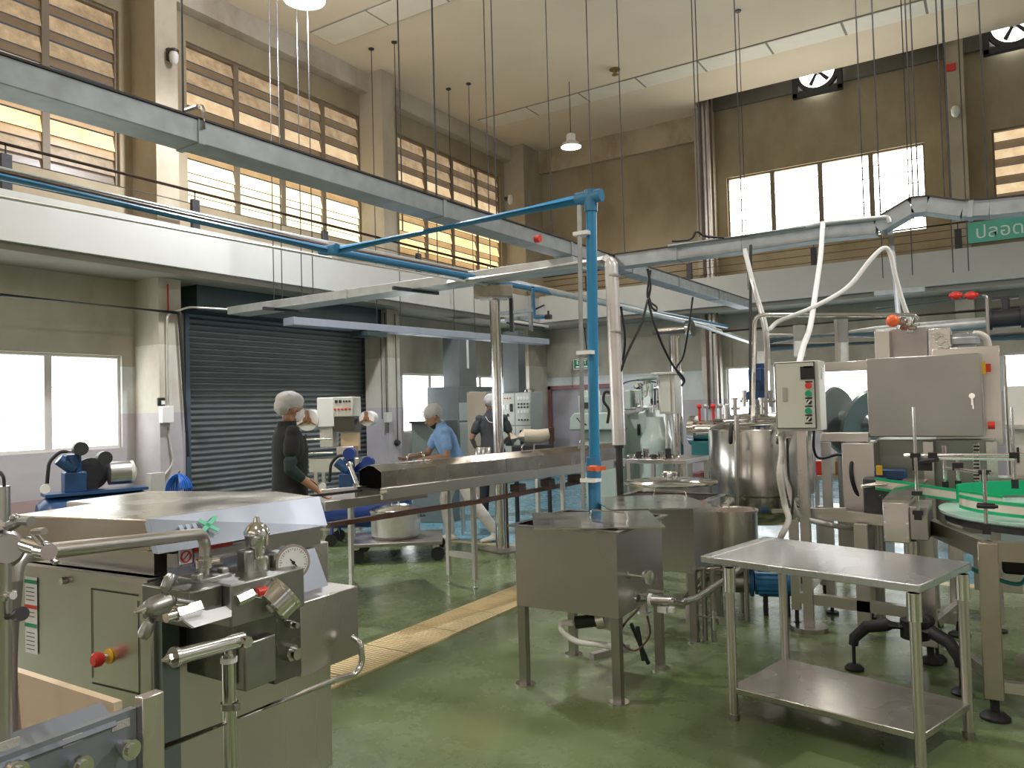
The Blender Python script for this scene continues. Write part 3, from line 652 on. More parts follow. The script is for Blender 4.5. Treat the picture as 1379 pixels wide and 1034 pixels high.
pipe([AX(0, 397, -9.24), AX(238, 421, -9.24), AX(239, 421, -9.24)+V(0, .02, -.0), V(-9.24, 6.42, 1.0)], .02, BLACK, 'black_pipe', 'thin black pipe crossing the left wall and turning down beside the shutter', fil=.05)
p = AX(226, 430, -9.28); pipe([V(-9.27, p.y, 3.3), V(-9.27, p.y, 2.95)], .012, RED, 'red_conduit', 'short red conduit below the near alarm box', 'conduit', fil=0)
p = AX(520, 562, -9.3); bx('switch_box', V(-9.26, p.y, p.z), .08, .14, .18, CREAM, 'cream switch box on the column beyond the shutter', 'box')
for i, u in enumerate((513, 519, 533)):
    q = AX(u, 480, -9.27); pipe([(-9.27, q.y, 1.4 if i < 2 else 1.0), (-9.27, q.y, 3.3)], .010, DARK, 'surface_cable', 'thin dark cable running down the column beyond the shutter', 'cable', fil=0, n=6, group='cables on the column beyond the shutter')
p = AX(535, 596, -9.27); solo(MB().lathe(p, [(.05, -.06), (.06, 0), (.04, .05)], axis=(1, 0, 0)), 'cable_coil', DARK, 'small dark cable coil on the column beyond the shutter', 'cable')
# exit sign
p = AY(786, 490, YB-.12)
t = thing('exit_sign', 'green EXIT sign on the back wall above the pink framed door', 'sign', p)
MB().cb(p, .52, .07, .26).build('sign_case', OFFW, t, bev=.01)
MB().cb(p+V(-.03, -.04, 0), .40, .012, .20).build('sign_face', mat('green_sign_face', (.01, .16, .07), .4, emit=.25), t)
def text(body, size, loc, rot, m, name='lettering', parent=None, ext=.002, align='CENTER', sx=1, shear=0):
    cu = bpy.data.curves.new(name, 'FONT'); cu.body = body; cu.size = size; cu.extrude = ext; cu.align_x = align; cu.align_y = 'CENTER'; cu.shear = shear
    tmp = bpy.data.objects.new('tmp', cu); COL.objects.link(tmp); bpy.context.view_layer.update()
    me = bpy.data.meshes.new_from_object(tmp.evaluated_get(bpy.context.evaluated_depsgraph_get()))
    bpy.data.objects.remove(tmp); me.name = name
    Mx = Matrix.Translation(Vector(loc))@Euler(rot).to_matrix().to_4x4()@Matrix.Diagonal((sx, 1, 1, 1))
    r = parent
    o = V(0, 0, 0)
    if r:
        while r.parent: r = r.parent
        o = Vector(r.location)
    me.transform(Matrix.Translation(-o)@Mx); me.materials.clear(); me.materials.append(m)
    ob = bpy.data.objects.new(name, me); COL.objects.link(ob)
    if parent: ob.parent = parent
    return ob
SIGNW = mat('sign_lettering_white', (.85, .9, .85), .5, emit=.2)
text('EXIT', .13, p+V(-.03, -.05, .035), (PI/2, 0, 0), SIGNW, parent=t)
MB().cb(p+V(-.03, -.048, -.065), .30, .004, .03).build('arrow_bar', SIGNW, t)
bx('junction_box', AY(789, 474, YB-.06), .1, .08, .12, CREAMP, 'small tan junction box just above the EXIT sign', 'box')
pipe([AY(790, 470, YB-.04), AY(788, 452, YB-.04), AY(787, 436, YB-.04)], .012, DARK, 'sign_cable', 'dark cable going up from the box over the EXIT sign', 'cable', fil=.02, n=6)
pipe([AY(771, 486, YB-.04), AY(770, 500, YB-.04), AY(771, 522, YB-.04)], .008, BROWNP, 'pull_cord', 'thin brown cord hanging left of the EXIT sign', 'cord', fil=0, n=6)
# green banner with white Thai lettering, tied to the back railing
p = AY(1304, 313, 15.27)
t = thing('green_banner', 'green banner with white Thai letters tied to the back balcony railing', 'banner', (p.x, 15.27, 4.10))
MB().box(-.36, 15.26, 4.13, 2.6, 15.28, 4.48).build('banner_cloth', mat('sea_green_banner_cloth', (.13, .52, .40), .6, var=.1, vscale=2), t)
text('ปลอดภัย', .30, (-.26, 15.255, 4.29), (PI/2, 0, 0), mat('banner_lettering', (.78, .85, .80), .6), parent=t, align='LEFT', sx=1.0)
# exhaust fans
for i, (u, v) in enumerate(((1100, 100), (1365, 40))):
    q = AY(u, v, YB-.22); q.z = 8.05
    t = thing('exhaust_fan', 'round exhaust fan in a dark square frame under the ceiling, %s one' % ('left' if i == 0 else 'right'), 'fan', q)
    m = MB(); R_ = .34
    for (a_, b_) in ((-1, 0), (1, 0), (0, -1), (0, 1)):
        m.cb(q+V(a_*.42, 0, b_*.42), .10 if a_ else .94, .12, .10 if b_ else .94)
    m.build('fan_frame', DARK, t, bev=.01)
    MB().lathe(q+V(0, .10, 0), [(R_+.04, 0), (R_+.04, .01), (.05, .01)], axis=(0, -1, 0), n=28).build('daylit_opening', P_WHITE, t)
    MB().lathe(q, [(R_+.08, -.05), (R_+.08, .05), (R_, .05), (R_, -.05)], axis=(0, -1, 0), n=28, caps=False).build('fan_ring', DARK, t)
    b3 = MB()
    for k_ in range(5):
        an = 2*PI*k_/5+.5; d_ = V(math.cos(an), 0, math.sin(an)); s_ = V(-math.sin(an), 0, math.cos(an))
        b3.prism([q+d_*.05-s_*.02, q+d_*.28-s_*.05, q+d_*.30+s_*.03, q+d_*.05+s_*.03], (0, .006, 0))
    b3.cyl(q+V(0, -.05, 0), q+V(0, .06, 0), .07); b3.build('fan_blades', DARK, t)
# ceiling sprinkler
p = AZ(828, 93, ZC); solo(MB().lathe(p, [(.10, -.005), (.10, -.02), (.035, -.03), (.03, -.09), (.06, -.10), (.06, -.11)]), 'smoke_detector', mat('brass_ceiling_fitting', (.30, .20, .08), .5, .5), 'small brass coloured fitting on the ceiling near the pendant lamp', 'ceiling fitting')
# rods that end on the ceiling with little plates and thin dangling cables
for u, v, tgt in ((500, 66, 430), (531, 57, 425), (604, 120, 430), (631, 113, 440)):
    q = AZ(u, v, ZC-.01)
    print('ROD', u, q)
    m = MB().cyl((q.x, q.y, 2.905), (q.x, q.y, ZC-.005), .007, n=6).cyl((q.x, q.y, ZC-.02), (q.x, q.y, ZC-.002), .05, n=8)
    solo(m, 'hanger_rod', DARK, 'thin rod fixed to the ceiling by a small round plate, seen full length', 'rod', 'ceiling rods with round plates')
q = AZ(994, 15, ZC-.01); e_ = 3.3
solo(MB().cyl((q.x, q.y, e_), (q.x, q.y, ZC-.005), .006, n=6).cyl((q.x, q.y, ZC-.02), (q.x, q.y, ZC-.002), .05, n=8), 'hanger_rod', DARK, 'single thin rod fixed to the ceiling in front of the white back window', 'rod')
# black cable tangle below the trunking
BC = mat('black_cable', (.012, .012, .014), .5)
c = [AD(872, 362, 7.2), AD(876, 385, 7.2), AD(874, 408, 7.2), AD(886, 450, 7.2), AD(905, 490, 7.4), AD(921, 510, 7.6), AD(918, 520, 7.6)]
pipe(spline(c), .012, BC, 'black_cable', 'black cable drooping from the long trunking to the white junction box', 'cable', fil=0, n=6)
c = [AD(876, 364, 7.3), AD(872, 400, 7.3), AD(884, 413, 7.3), AD(884, 418, 7.2), AD(878, 414, 7.2), AD(873, 402, 7.2), AD(864, 435, 7.1), AD(845, 475, 7.0), AD(836, 500, 7.0)]
pipe(spline(c), .011, BC, 'black_cable', 'black cable with a loop, falling left towards the white clad drop', 'cable', fil=0, n=6)
c = [AD(933, 400, 8.0), AD(926, 450, 8.0), AD(920, 480, 8.0), AD(911, 497, 8.0), AD(922, 515, 7.9)]
pipe(spline(c), .011, BC, 'black_cable', 'black cable coming down to the white junction box from the right', 'cable', fil=0, n=6)
c = [AD(836, 413, 7.1), AD(841, 445, 7.1), AD(841, 470, 7.1), AD(836, 500, 7.1)]
pipe(spline(c), .012, BC, 'black_cable', 'short black cable hugging the white clad drop', 'cable', fil=0, n=6)
c = [AD(905, 325, 7.6), AD(930, 322, 7.6), AD(938, 312, 7.6), AD(950, 318, 7.6), AD(975, 320, 7.6)]
pipe(spline(c), .012, BC, 'black_cable', 'short black cable lying over the humped trunking', 'cable', fil=0, n=6)
# ================================================================ homogeniser in the left foreground
DKSTEEL = mat('dark_cast_block', (.24, .24, .22), .33, 1, var=.25, vscale=14, rvar=.08)  # darker tone of cast steel for some pump blocks
def poly(pts, z0, z1, mb=None):
    return (mb or MB()).prism([(x, y, z0) for x, y in pts], (0, 0, z1-z0))
H = thing('homogeniser', 'large stainless homogeniser with hooded top, pressure gauges and hand valves in the left foreground', 'machine', (-2.85, 1.9, 0))
poly([(-3.40, 1.50), (-2.46, 1.56), (-2.44, 2.36), (-3.40, 2.36)], .06, 1.0).build('cabinet', STEEL, H, bev=.006)
poly([(-3.34, 1.56), (-2.52, 1.61), (-2.50, 2.30), (-3.34, 2.30)], 1.0, 1.10).build('neck', STEEL, H)
poly([(-3.36, 1.47), (-2.45, 1.54), (-2.45, 1.60), (-3.36, 1.53)], .985, 1.0).build('ledge_trim', STEEL, H)
hp = [AZ(u, v, 1.2) for u, v in ((13, 694), (200, 699.5), (429, 669), (375, 661.5), (200, 661), (89, 675), (125, 678))]
MB().prism([(p.x, p.y, 1.09) for p in hp], (0, 0, .11)).build('hood', mat('satin_hood_steel', (.70, .66, .60), .26, 1, var=.12, vscale=4, rvar=.08), H, bev=.005)
a_, b_ = hp[1], hp[2]
e0, e1 = AX(213, 746, -2.37), AX(441, 707, -2.34)
MB().add([a_+V(.004, 0, .002), b_+V(.004, 0, .002), e1, e0, a_+V(-.03, 0, .0), b_+V(-.03, 0, .0), e1+V(-.03, 0, 0), e0+V(-.03, 0, 0)], [(0,3,2,1),(4,5,6,7),(0,1,5,4),(1,2,6,5),(2,3,7,6),(3,0,4,7)]).build('visor_panel', BLUISH, H)
vis = b_-a_; vn = (e0-a_); nrm_ = vis.cross(vn).normalized()
if nrm_.x < 0: nrm_ = -nrm_
# green x shaped emblem on the visor
def on_visor(s, t, o=.006): return a_+vis*s+vn*t+nrm_*o
gx = MB()
for p, q in (((.235, .62), (.335, .22)), ((.24, .26), (.325, .64))):
    gx.beam(on_visor(*p), on_visor(*q), .016, .003, hint=nrm_)
gx.build('green_emblem', mat('green_emblem_print', (.16, .62, .40), .5), H)
l_ = MB()
for s in (.13, .165, .20): l_.beam(on_visor(s, .40), on_visor(s+.02, .40), .022, .003, hint=nrm_)
l_.build('faded_lettering', mat('faded_blue_print', (.42, .50, .60), .5), H)
# cabinet side facing the foreground tank
def face1(x, z, o=0): return V(x, 1.50+(x+3.40)*.0638-o, z)
d1 = MB()
for xa, xb, za, zb_ in ((-2.79, -2.785, .62, .94), (-2.53, -2.525, .60, .92), (-2.79, -2.525, .935, .94), (-2.79, -2.525, .60, .605)):
    d1.add([face1(xa, za, .002), face1(xb, za, .002), face1(xb, zb_, .002), face1(xa, zb_, .002)], [(0, 1, 2, 3)])
d1.build('access_door_seam', DARK, H)
es = face1(-2.69, .71); eb = MB().cyl(es, es+V(0, -.008, 0), .026, n=20).build('stop_button_collar', YELLOW, H)
MB().cyl(es+V(0, -.008, 0), es+V(0, -.03, 0), .015, n=16).build('stem', CHROME, eb)
MB().lathe(es+V(0, -.024, 0), [(.017, 0), (.025, .012), (.025, .03), (.018, .036)], axis=(0, -1, 0), n=20).build('red_push_button', RED, eb)
s_ = face1(-2.94, .955); MB().cyl(s_, s_+V(0, -.02, 0), .014, n=12).build('screw_knob', CHROME, H)
pa = face1(-3.18, .70, .004); pb = face1(-3.27, .94, .004)
pan = MB().add([face1(-3.20, .66, .004), face1(-3.12, .66, .004), face1(-3.12, .95, .004), face1(-3.20, .95, .004)], [(0, 1, 2, 3)]).build('instruction_sheet', PAPER, H)
for z, m_ in ((.925, GREENB), (.83, RED), (.76, GREENB)):
    MB().add([face1(-3.20, z, .006), face1(-3.12, z, .006), face1(-3.12, z+.014, .006), face1(-3.20, z+.014, .006)], [(0, 1, 2, 3)]).build('colour_band', m_, pan)
tl = MB()
for k_ in range(16):
    z = .675+k_*.0155
    if all(abs(z-q) > .02 for q in (.93, .835, .765)): tl.add([face1(-3.19, z, .006), face1(-3.135, z, .006), face1(-3.135, z+.003, .006), face1(-3.19, z+.003, .006)], [(0, 1, 2, 3)])
tl.build('small_print', DARK, pan)
# recess panels facing the hall
MB().box(-2.46, 1.62, 1.0, -2.425, 2.30, 1.075).build('recess_panel', STEELD, H)
MB().add([(-2.43, 1.60, 1.03), (-2.43, 2.02, 1.03), (-2.33, 2.02, .985), (-2.33, 1.58, .985), (-2.43, 1.60, .98), (-2.43, 2.02, .98)], [(0, 1, 2, 3), (3, 2, 5, 4), (0, 3, 4), (1, 5, 2)]).build('pale_slope', BLUISH, H)
wl = MB().box(-2.424, 1.64, 1.035, -2.420, 1.69, 1.085).build('warning_label', PAPER, H)
MB().lathe((-2.418, 1.665, 1.060), [(.021, 0), (.021, .002), (.016, .002), (.016, 0)], axis=(1, 0, 0), n=20, caps=False).beam((-2.417, 1.650, 1.045), (-2.417, 1.680, 1.075), .004, .002).build('no_entry_ring', RED, wl)
MB().box(-2.424, 1.70, 1.068, -2.419, 1.86, 1.085).build('red_strip', RED, wl)
MB().box(-2.424, 1.70, 1.035, -2.420, 1.90, 1.066).build('label_text_field', CREAMP, wl)
# sloped shoulder and protruding box to the right
MB().add([(-2.43, 1.98, .99), (-2.43, 2.27, .99), (-2.30, 2.22, .85), (-2.30, 1.96, .85), (-2.43, 1.98, .85), (-2.43, 2.27, .85)], [(0, 1, 2, 3), (0, 3, 4), (1, 5, 2), (2, 5, 4, 3), (0, 4, 5, 1)]).build('sloped_shoulder', BLUISH, H)
MB().box(-2.44, 1.97, .585, -2.19, 2.27, .855).build('guard_box', STEEL, H, bev=.004)
MB().box(-2.46, 1.575, .06, -2.425, 1.64, .97).build('corner_strip', mat('bluish_dark_steel', (.25, .28, .31), .3, 1), H)
# pump blocks
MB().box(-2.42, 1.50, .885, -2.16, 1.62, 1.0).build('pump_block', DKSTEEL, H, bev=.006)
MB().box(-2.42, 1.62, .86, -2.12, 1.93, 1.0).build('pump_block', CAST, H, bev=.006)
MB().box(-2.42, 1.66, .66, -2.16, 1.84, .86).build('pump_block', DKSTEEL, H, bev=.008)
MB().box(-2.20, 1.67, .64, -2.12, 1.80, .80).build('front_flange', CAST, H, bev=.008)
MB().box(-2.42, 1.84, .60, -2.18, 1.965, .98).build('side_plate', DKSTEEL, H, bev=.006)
MB().cyl((-2.19, 1.905, .88), (-2.15, 1.905, .88), .03, n=16).build('round_boss', DARK, H)
for z, r in ((.80, .014), (.70, .030)):
    MB().cyl((-2.19, 1.90, z), (-2.15, 1.90, z), r, n=6 if r > .02 else 12).cyl((-2.15, 1.90, z), (-2.125, 1.90, z), r*.7, n=12).build('bolt', CHROME, H)
sh_ = MB().add([(-2.20, 1.46, .85), (-2.20, 1.60, .875), (-2.20, 1.65, .90), (-2.42, 1.62, .90), (-2.42, 1.48, .86)], [(0, 1, 2, 3, 4)])
pw = [AX(240, 829, -2.12), AX(254, 816, -2.15), AX(278, 822, -2.14), AX(312, 814, -2.15), AX(312, 830, -2.09), AX(262, 845, -2.08)]  # white shape painting a bright reflection between the pump blocks
solo(MB().prism(pw, (-.012, .0, -.004)), 'white_sheet_and_glint', PAPER, 'bright white reflection between the blocks of the homogeniser, modelled as a bent sheet', 'sheet')
# pressure relief cap
cv = V(-2.26, 1.84, .99)
MB().lathe(cv, [(.045, 0), (.045, .05), (.028, .055), (.028, .09), (.040, .092), (.042, .125), (.046, .13), (.046, .14), (.030, .165), (.012, .175), (.010, .19), (.003, .195)], n=24).build('relief_valve_cap', CHROME, H)
MB().cb(cv+V(0, -.05, .04), .05, .04, .09).build('valve_lug', CAST, H, bev=.008); MB().cb(cv+V(.03, .06, .03), .05, .05, .07).build('valve_lug', CAST, H, bev=.008)
# gauges
def gauge(c, ax, r, depth, parent, face=True):
    ax = Vector(ax).normalized()
    g = MB().lathe(c, [(r*.9, -depth), (r, -depth*.9), (r, 0), (r*1.08, .0), (r*1.08, .012), (r*.92, .012)], axis=ax, n=32).build('pressure_gauge', CHROME, parent)
    if face:
        c = Vector(c)
        a, b, d = frame_of(ax)
        MB().cyl(c+ax*.012, c+ax*.0135, r*.92, n=32).build('dial_face', WHITE, g)
        m = MB()
        for k_ in range(27):
            t = math.radians(225-k_*10.4); e = (-a)*math.cos(t)*-1+b*math.sin(t)
            l0 = .70 if k_ % 3 == 0 else .78
            m.beam(c+ax*.0145+e*r*l0, c+ax*.0145+e*r*.86, .0018, .0006, hint=ax)
        m.build('tick_marks', BLACK, g)
        e = (a*.62+b*.78).normalized()
        MB().beam(c+ax*.0155-e*r*.70, c+ax*.0155+e*r*.30, .0035, .001, hint=ax).cyl(c+ax*.0145, c+ax*.017, .006, n=12).build('needle', BLACK, g)
    else:
        c = Vector(c); MB().cyl(c-ax*(depth+.004), c-ax*depth, r*.25, n=16).build('gauge_back_disc', WHITEP, g)
    return g
g1 = AX(393, 757, -2.19)
gauge(g1, (1.0, -.36, .06), .060, .055, H)
MB().cyl(g1+V(-.04, 0, -.02), cv+V(.0, .06, .04), .014, n=10).build('gauge_stem', CHROME, H)
g2 = AX(383, 800, -2.09)
gauge(g2, (.22, .66, .52), .066, .065, H, face=False)
MB().cyl(g2+V(0, -.05, -.0), V(-2.13, 1.70, .955), .012, n=10).build('gauge_stem', CHROME, H)
MB().cyl(V(-2.12, 1.64, .945), V(-2.12, 1.70, .955), .020, n=6).build('hex_union', CHROME, H)
MB().cyl(V(-2.11, 1.715, .957), V(-2.105, 1.755, .957), .014, n=10).build('red_tap', RED, H)
# T handle valve
hb_ = AX(213, 815, -2.10)
hv = MB().lathe(hb_, [(.012, -.042), (.024, -.036), (.030, -.015), (.030, .028), (.022, .034), (.016, .05)], axis=(-.15, 1, .05), n=24).build('hand_valve_hub', CAST, H)
for u, v in ((232, 773), (191, 860)):
    q = AX(u, v, -2.10); d_ = (q-hb_); m = MB()
    m.tube([hb_+d_*.25, hb_+d_*.55, hb_+d_*.85, q], [.013, .017, .020, .013], n=10); m.build('handle_arm', CAST, hv)
MB().lathe(hb_+V(.0, -.05, 0), [(.014, .02), (.012, 0), (.004, -.025)], axis=(-.15, 1, .05), n=12).build('pointed_tip', CHROME, hv)
MB().cyl(hb_+V(0, .05, 0), V(-2.14, 1.52, .955), .013, n=12).build('valve_stem', CHROME, hv)
MB().cyl(V(-2.12, 1.42, .955), V(-2.12, 1.50, .957), .026, n=6).cyl(V(-2.12, 1.39, .955), V(-2.12, 1.42, .955), .018).build('hex_nut', CHROME, hv)
# lower pump cylinder and drain pipe
c0, c1 = AX(238, 884, -2.08), AX(326, 861, -2.08)
lc = MB().cyl(c0, c1, .024, n=24).build('plunger_cylinder', CHROME, H)
dd = (c0-c1).normalized()
MB().cyl(c0, c0+dd*.012, .030, n=24).cyl(c0+dd*.012, c0+dd*.03, .016, n=6).cyl(c0+dd*.03, c0+dd*.05, .010, .004, n=12).build('end_nut', CHROME, lc)
MB().cyl(c1+V(.02, -.01, 0), c1+V(.045, -.01, 0), .018, n=6).build('hex_plug', CHROME, lc)
pt = AX(308, 872, -2.10)
dp_ = MB().cyl((pt.x, pt.y, .05), (pt.x, pt.y, pt.z-.02), .022, n=20).cyl((pt.x, pt.y, pt.z-.03), (pt.x, pt.y, pt.z+.01), .014, n=14).build('drain_pipe', CHROME, H)
MB().cyl((pt.x, pt.y, pt.z-.045), (pt.x, pt.y, pt.z-.03), .026, n=20).build('white_gasket', WHITE, dp_)
MB().cyl((pt.x, pt.y, .62), (pt.x, pt.y, .64), .028, n=20).cb((pt.x+.03, pt.y, .63), .02, .02, .02).build('pipe_clamp', STEELD, dp_)
# guard rail in front
MB().tube([AX(160, 1030, -2.10), AX(455, 914, -2.10), AX(478, 909, -2.10), AX(488, 893, -2.10), AX(486, 866, -2.10), AX(474, 858, -2.14)], .0115, n=10, fil=.03).build('guard_rail', CHROME, H)
for x, y in ((-3.3, 1.62), (-2.55, 1.66), (-2.55, 2.26), (-3.3, 2.26)): MB().cyl((x, y, 0), (x, y, .07), .04, n=14).build('foot', BLACK, H)
# overhead suction pipe of the homogeniser
sp_ = thing('suction_pipe', 'bent stainless pipe rising at the left edge and dropping onto the homogeniser block', 'pipe', AD(18, 1000, 1.75))
t0, t1 = AX(276, 775, -2.30), AX(276, 718, -2.30)
MB().tube([AD(18, 1010, 1.72), AD(18, 748, 1.72), t1+V(0, -.0, .0), t0], .0195, n=14, fil=.055, fn=8).build('pipe_tube', STEEL, sp_)
un = MB().cyl(t0+V(0, 0, .028), t0+V(0, 0, .056), .030, n=18).cyl(t0+V(0, 0, .04), t0+V(0, 0, .07), .024, n=8).build('pipe_union', CHROME, sp_)
MB().cyl(t0+V(.02, .015, .045), t0+V(.05, .03, .05), .014, n=10).build('clamp_bolt', CHROME, un)
MB().cb(t0+V(0, 0, -.01), .13, .12, .03).cb(t0+V(.03, .05, .01), .03, .03, .02).cb(t0+V(.03, -.05, .01), .03, .03, .02).build('flange_plate', CAST, sp_, bev=.004)
# pipework at the very left edge
lv = thing('hand_valve', 'heavy cylindrical valve with a T handle at the left edge of the picture', 'valve', AD(2, 800, 1.55))
b0, b1 = AD(-8, 742, 1.62), AD(36, 733, 1.52)
MB().lathe(b0, [(.03, -.03), (.040, 0), (.040, .055), (.030, .07)], axis=(b1-b0), n=28).build('valve_body', STEELD, lv)
MB().cyl(b1, AD(62, 741, 1.46), .016, n=16).cyl(AD(54, 741, 1.47), AD(66, 743, 1.44), .015, n=20).build('spindle', CHROME, lv)
MB().tube([AD(76, 758, 1.45), AD(64, 741, 1.46), AD(43, 716, 1.47), AD(60, 715, 1.44)], .0065, n=8, fil=.01).build('t_handle', STEELD, lv)
MB().tube([AD(-3, 705, 1.6), AD(14, 708, 1.58), AD(28, 702, 1.56), AD(42, 702, 1.54)], [.010, .012, .008, .010], n=8).ball(AD(20, 698, 1.57), .010).build('upper_lever', CAST, lv)
MB().cyl(AD(3, 1010, 1.58), AD(3, 757, 1.58), .017, n=16).build('stand_pipe', STEEL, lv)
MB().cyl(AD(3, 806, 1.58), AD(3, 799, 1.58), .026, n=16).cyl(AD(3, 803, 1.58), AD(18, 802, 1.56), .008, n=8).build('tri_clamp', CHROME, lv)
MB().cyl(AD(3, 832, 1.58), AD(30, 826, 1.55), .006, n=8).cyl(AD(24, 828, 1.55), AD(30, 826, 1.54), .014, n=14).build('clamp_bar', DARK, lv)
# upright with hose behind at the left edge
pt = AX(2, 655, -5.2)
tt = thing('filter_housing', 'narrow grey housing with a dark hose at the left edge below the window', 'housing', (pt.x-.02, pt.y, 0))
MB().cyl((pt.x-.02, pt.y, 0), (pt.x-.02, pt.y, pt.z), .055, n=18).build('housing_tube', STEEL, tt)
MB().tube([V(pt.x-.05, pt.y, pt.z), V(pt.x-.03, pt.y, pt.z+.10), V(pt.x+.03, pt.y, pt.z+.06), V(pt.x+.035, pt.y, pt.z)], .010, n=8, fil=.04).build('hose', BLACK, tt)
# ================================================================ foreground open tank
C = AZ(172, 945, .90); x1, y1 = C.x, C.y
T_ = thing('balance_tank', 'open stainless balance tank with round knobs on its panel, bottom left corner', 'tank', (x1-.45, y1-.4, 0))
MB().box(x1-.02, y1-1.0, .46, x1, y1+.02, .88).build('front_panel', BLUISH, T_)
MB().add([(x1-.055, y1-1.0, .90), (x1-.055, y1-.03, .90), (x1+.012, y1-.03, .862), (x1+.012, y1-1.0, .862), (x1-.055, y1-1.0, .89), (x1-.055, y1-.03, .89), (x1+.002, y1-.03, .855), (x1+.002, y1-1.0, .855)], [(0,1,2,3),(7,6,5,4),(0,4,5,1),(1,5,6,2),(2,6,7,3),(3,7,4,0)]).build('sloped_rim', BLUISH, T_)
MB().box(x1-1.3, y1-.02, .76, x1-.022, y1, .90).build('back_wall_flange', mat('lamplit_tank_wall', (.80, .66, .48), .38, .35, var=.1, vscale=5, rvar=.05), T_); MB().box(x1-1.3, y1-.018, .46, x1-.022, y1, .76).build('back_wall_panel', STEELD, T_)  # beige upper strip carries painted lamp light; wall below is darker steel
MB().box(x1-1.3, y1-.01, .46, x1-1.28, y1-1.0, .88).box(x1-1.3, y1-1.0, .46, x1, y1-.98, .88).box(x1-1.3, y1-1.0, .44, x1, y1, .50).build('tank_shell', STEEL, T_)
MB().box(x1-.008, y1+.021, .40, x1+.025, y1+.075, .905).build('corner_post', STEEL, T_, bev=.003)
MB().cyl((x1-.06, y1-.25, .82), (x1-.85, y1-.25, .70), .012, n=10).build('float_rod', CHROME, T_)
MB().ball((x1-.80, y1-.28, .70), .06).build('float_ball', BLACK, T_)
for k_, (u, v) in enumerate(((162, 1004), (97, 1026), (10, 1034))):
    q = AX(u, v, x1)
    nb = MB().cyl(q, q+V(.03, 0, 0), .014, n=16).cyl(q+V(.03, 0, 0), q+V(.045, 0, 0), .022, n=24).cyl(q+V(.045, 0, 0), q+V(.052, 0, 0), .014, n=20).build('panel_knob', CHROME, T_)
    MB().box(x1, q.y-.02, q.z+.038, x1+.003, q.y+.022, q.z+.055).build('knob_label', CREAMP, T_)
for x, y in ((x1-1.25, y1-.95), (x1-.02, y1-.95), (x1-1.25, y1-.03), (x1-.02, y1-.03)): MB().cyl((x, y, 0), (x, y, .46), .02, n=12).build('leg', STEEL, T_)
# ================================================================ square tanks on legs
def sqtank(name, label, x0, y0, x1, y1, zb_, zt, lid, hand):
    t = thing(name, label, 'tank', ((x0+x1)/2, (y0+y1)/2, 0)); w = .004
    b = MB().box(x0, y0, zb_, x1, y0+w, zt).box(x0, y1-w, zb_, x1, y1, zt).box(x0, y0+w, zb_, x0+w, y1-w, zt).box(x1-w, y0+w, zb_, x1, y1-w, zt)
    b.add([(x0, y0, zb_), (x1, y0, zb_), (x1, y1, zb_), (x0, y1, zb_), ((x0+x1)/2, (y0+y1)/2, zb_-.05)], [(0, 4, 1), (1, 4, 2), (2, 4, 3), (3, 4, 0)])
    b.build('tank_body', STEEL, t)
    o = .03; r = MB().box(x0-o, y0-o, zt, x1+o, y0+.006, zt+.012).box(x0-o, y1-.006, zt, x1+o, y1+o, zt+.012).box(x0-o, y0+.006, zt, x0+.006, y1-.006, zt+.012).box(x1-.006, y0+.006, zt, x1+o, y1-.006, zt+.012)
    r.build('rim', CHROME, t)
    for x, y in ((x0+.025, y0+.025), (x1-.025, y0+.025), (x1-.025, y1-.025), (x0+.025, y1-.025)):
        lg = MB().box(x-.023, y-.023, .008, x+.023, y+.023, zb_).build('leg', STEELD, t)
        MB().cyl((x, y, 0), (x, y, .008), .055, n=18).build('foot_plate', CHROME, lg)
    lp = [AZ(u, v, zt+.014) for u, v in lid]
    l = solo(MB().prism(lp, (0, 0, .008)), 'tank_lid', CHROME, hand[2], 'lid')
    h0, h1 = Vector(hand[0]), Vector(hand[1]); z = zt+.022
    ob = MB().tube([(h0.x, h0.y, z), (h0.x+.01, h0.y, z+.035), (h1.x-.01, h1.y, z+.035), (h1.x, h1.y, z)], .004, n=8, fil=.01)
    ob = ob.build('handle', CHROME, l); 
    return t
tk1 = sqtank('square_tank', 'square stainless tank with a skewed lid, nearest of the two beside the drain', -2.33, 3.67, -1.71, 4.30, .44, .88,
       ((716, 692), (873, 689), (896, 711), (719, 714)), ((-2.05, 4.05), (-1.80, 4.03), 'flat steel lid lying askew on the nearest square tank'))
tk2 = sqtank('square_tank', 'square stainless tank behind the one next to the drain, its lid nearly closed', -2.33, 4.85, -1.71, 5.42, .44, .88,
       ((793, 671), (916, 667), (969, 684), (823, 688)), ((-2.10, 5.15), (-1.85, 5.13), 'flat steel lid with bar handle on the rear square tank'))
# thermometer, outlets
def xt(p, q, r, **k): return MB().cyl(p, q, r, **k)
y = 4.02
q = AX(872, 777, -1.60)
g = thing('dial_thermometer', 'round dial thermometer sticking out of the nearest square tank', 'thermometer', q)
MB().cyl((-1.709, q.y, q.z), (q.x, q.y, q.z), .008, n=10).build('stem', CHROME, g); MB().lathe(q, [(.034, -.01), (.036, 0), (.036, .015), (.030, .016)], axis=(.9, -.4, 0), n=24).build('dial', CHROME, g)
MB().cyl((-1.709, q.y, q.z), (-1.703, q.y, q.z), .02, n=14).build('socket', STEELD, g)
o1 = AX(864, 806, -1.70)
pp = thing('outlet_pipe', 'curved steel outlet pipe leaving the nearest square tank towards the table', 'pipe', (o1.x, o1.y, o1.z))
MB().tube([o1, o1+V(.16, .03, .0), AD(915, 812, 4.45), AD(938, 806, 4.55), AD(985, 775, 4.9), AD(1000, 764, 5.0)], .022, n=14, fil=.06).build('pipe_tube', CHROME, pp)
MB().cyl(o1+V(.05, 0, 0), o1+V(.15, .03, 0), .028, n=14).build('valve_body', STEELD, pp)
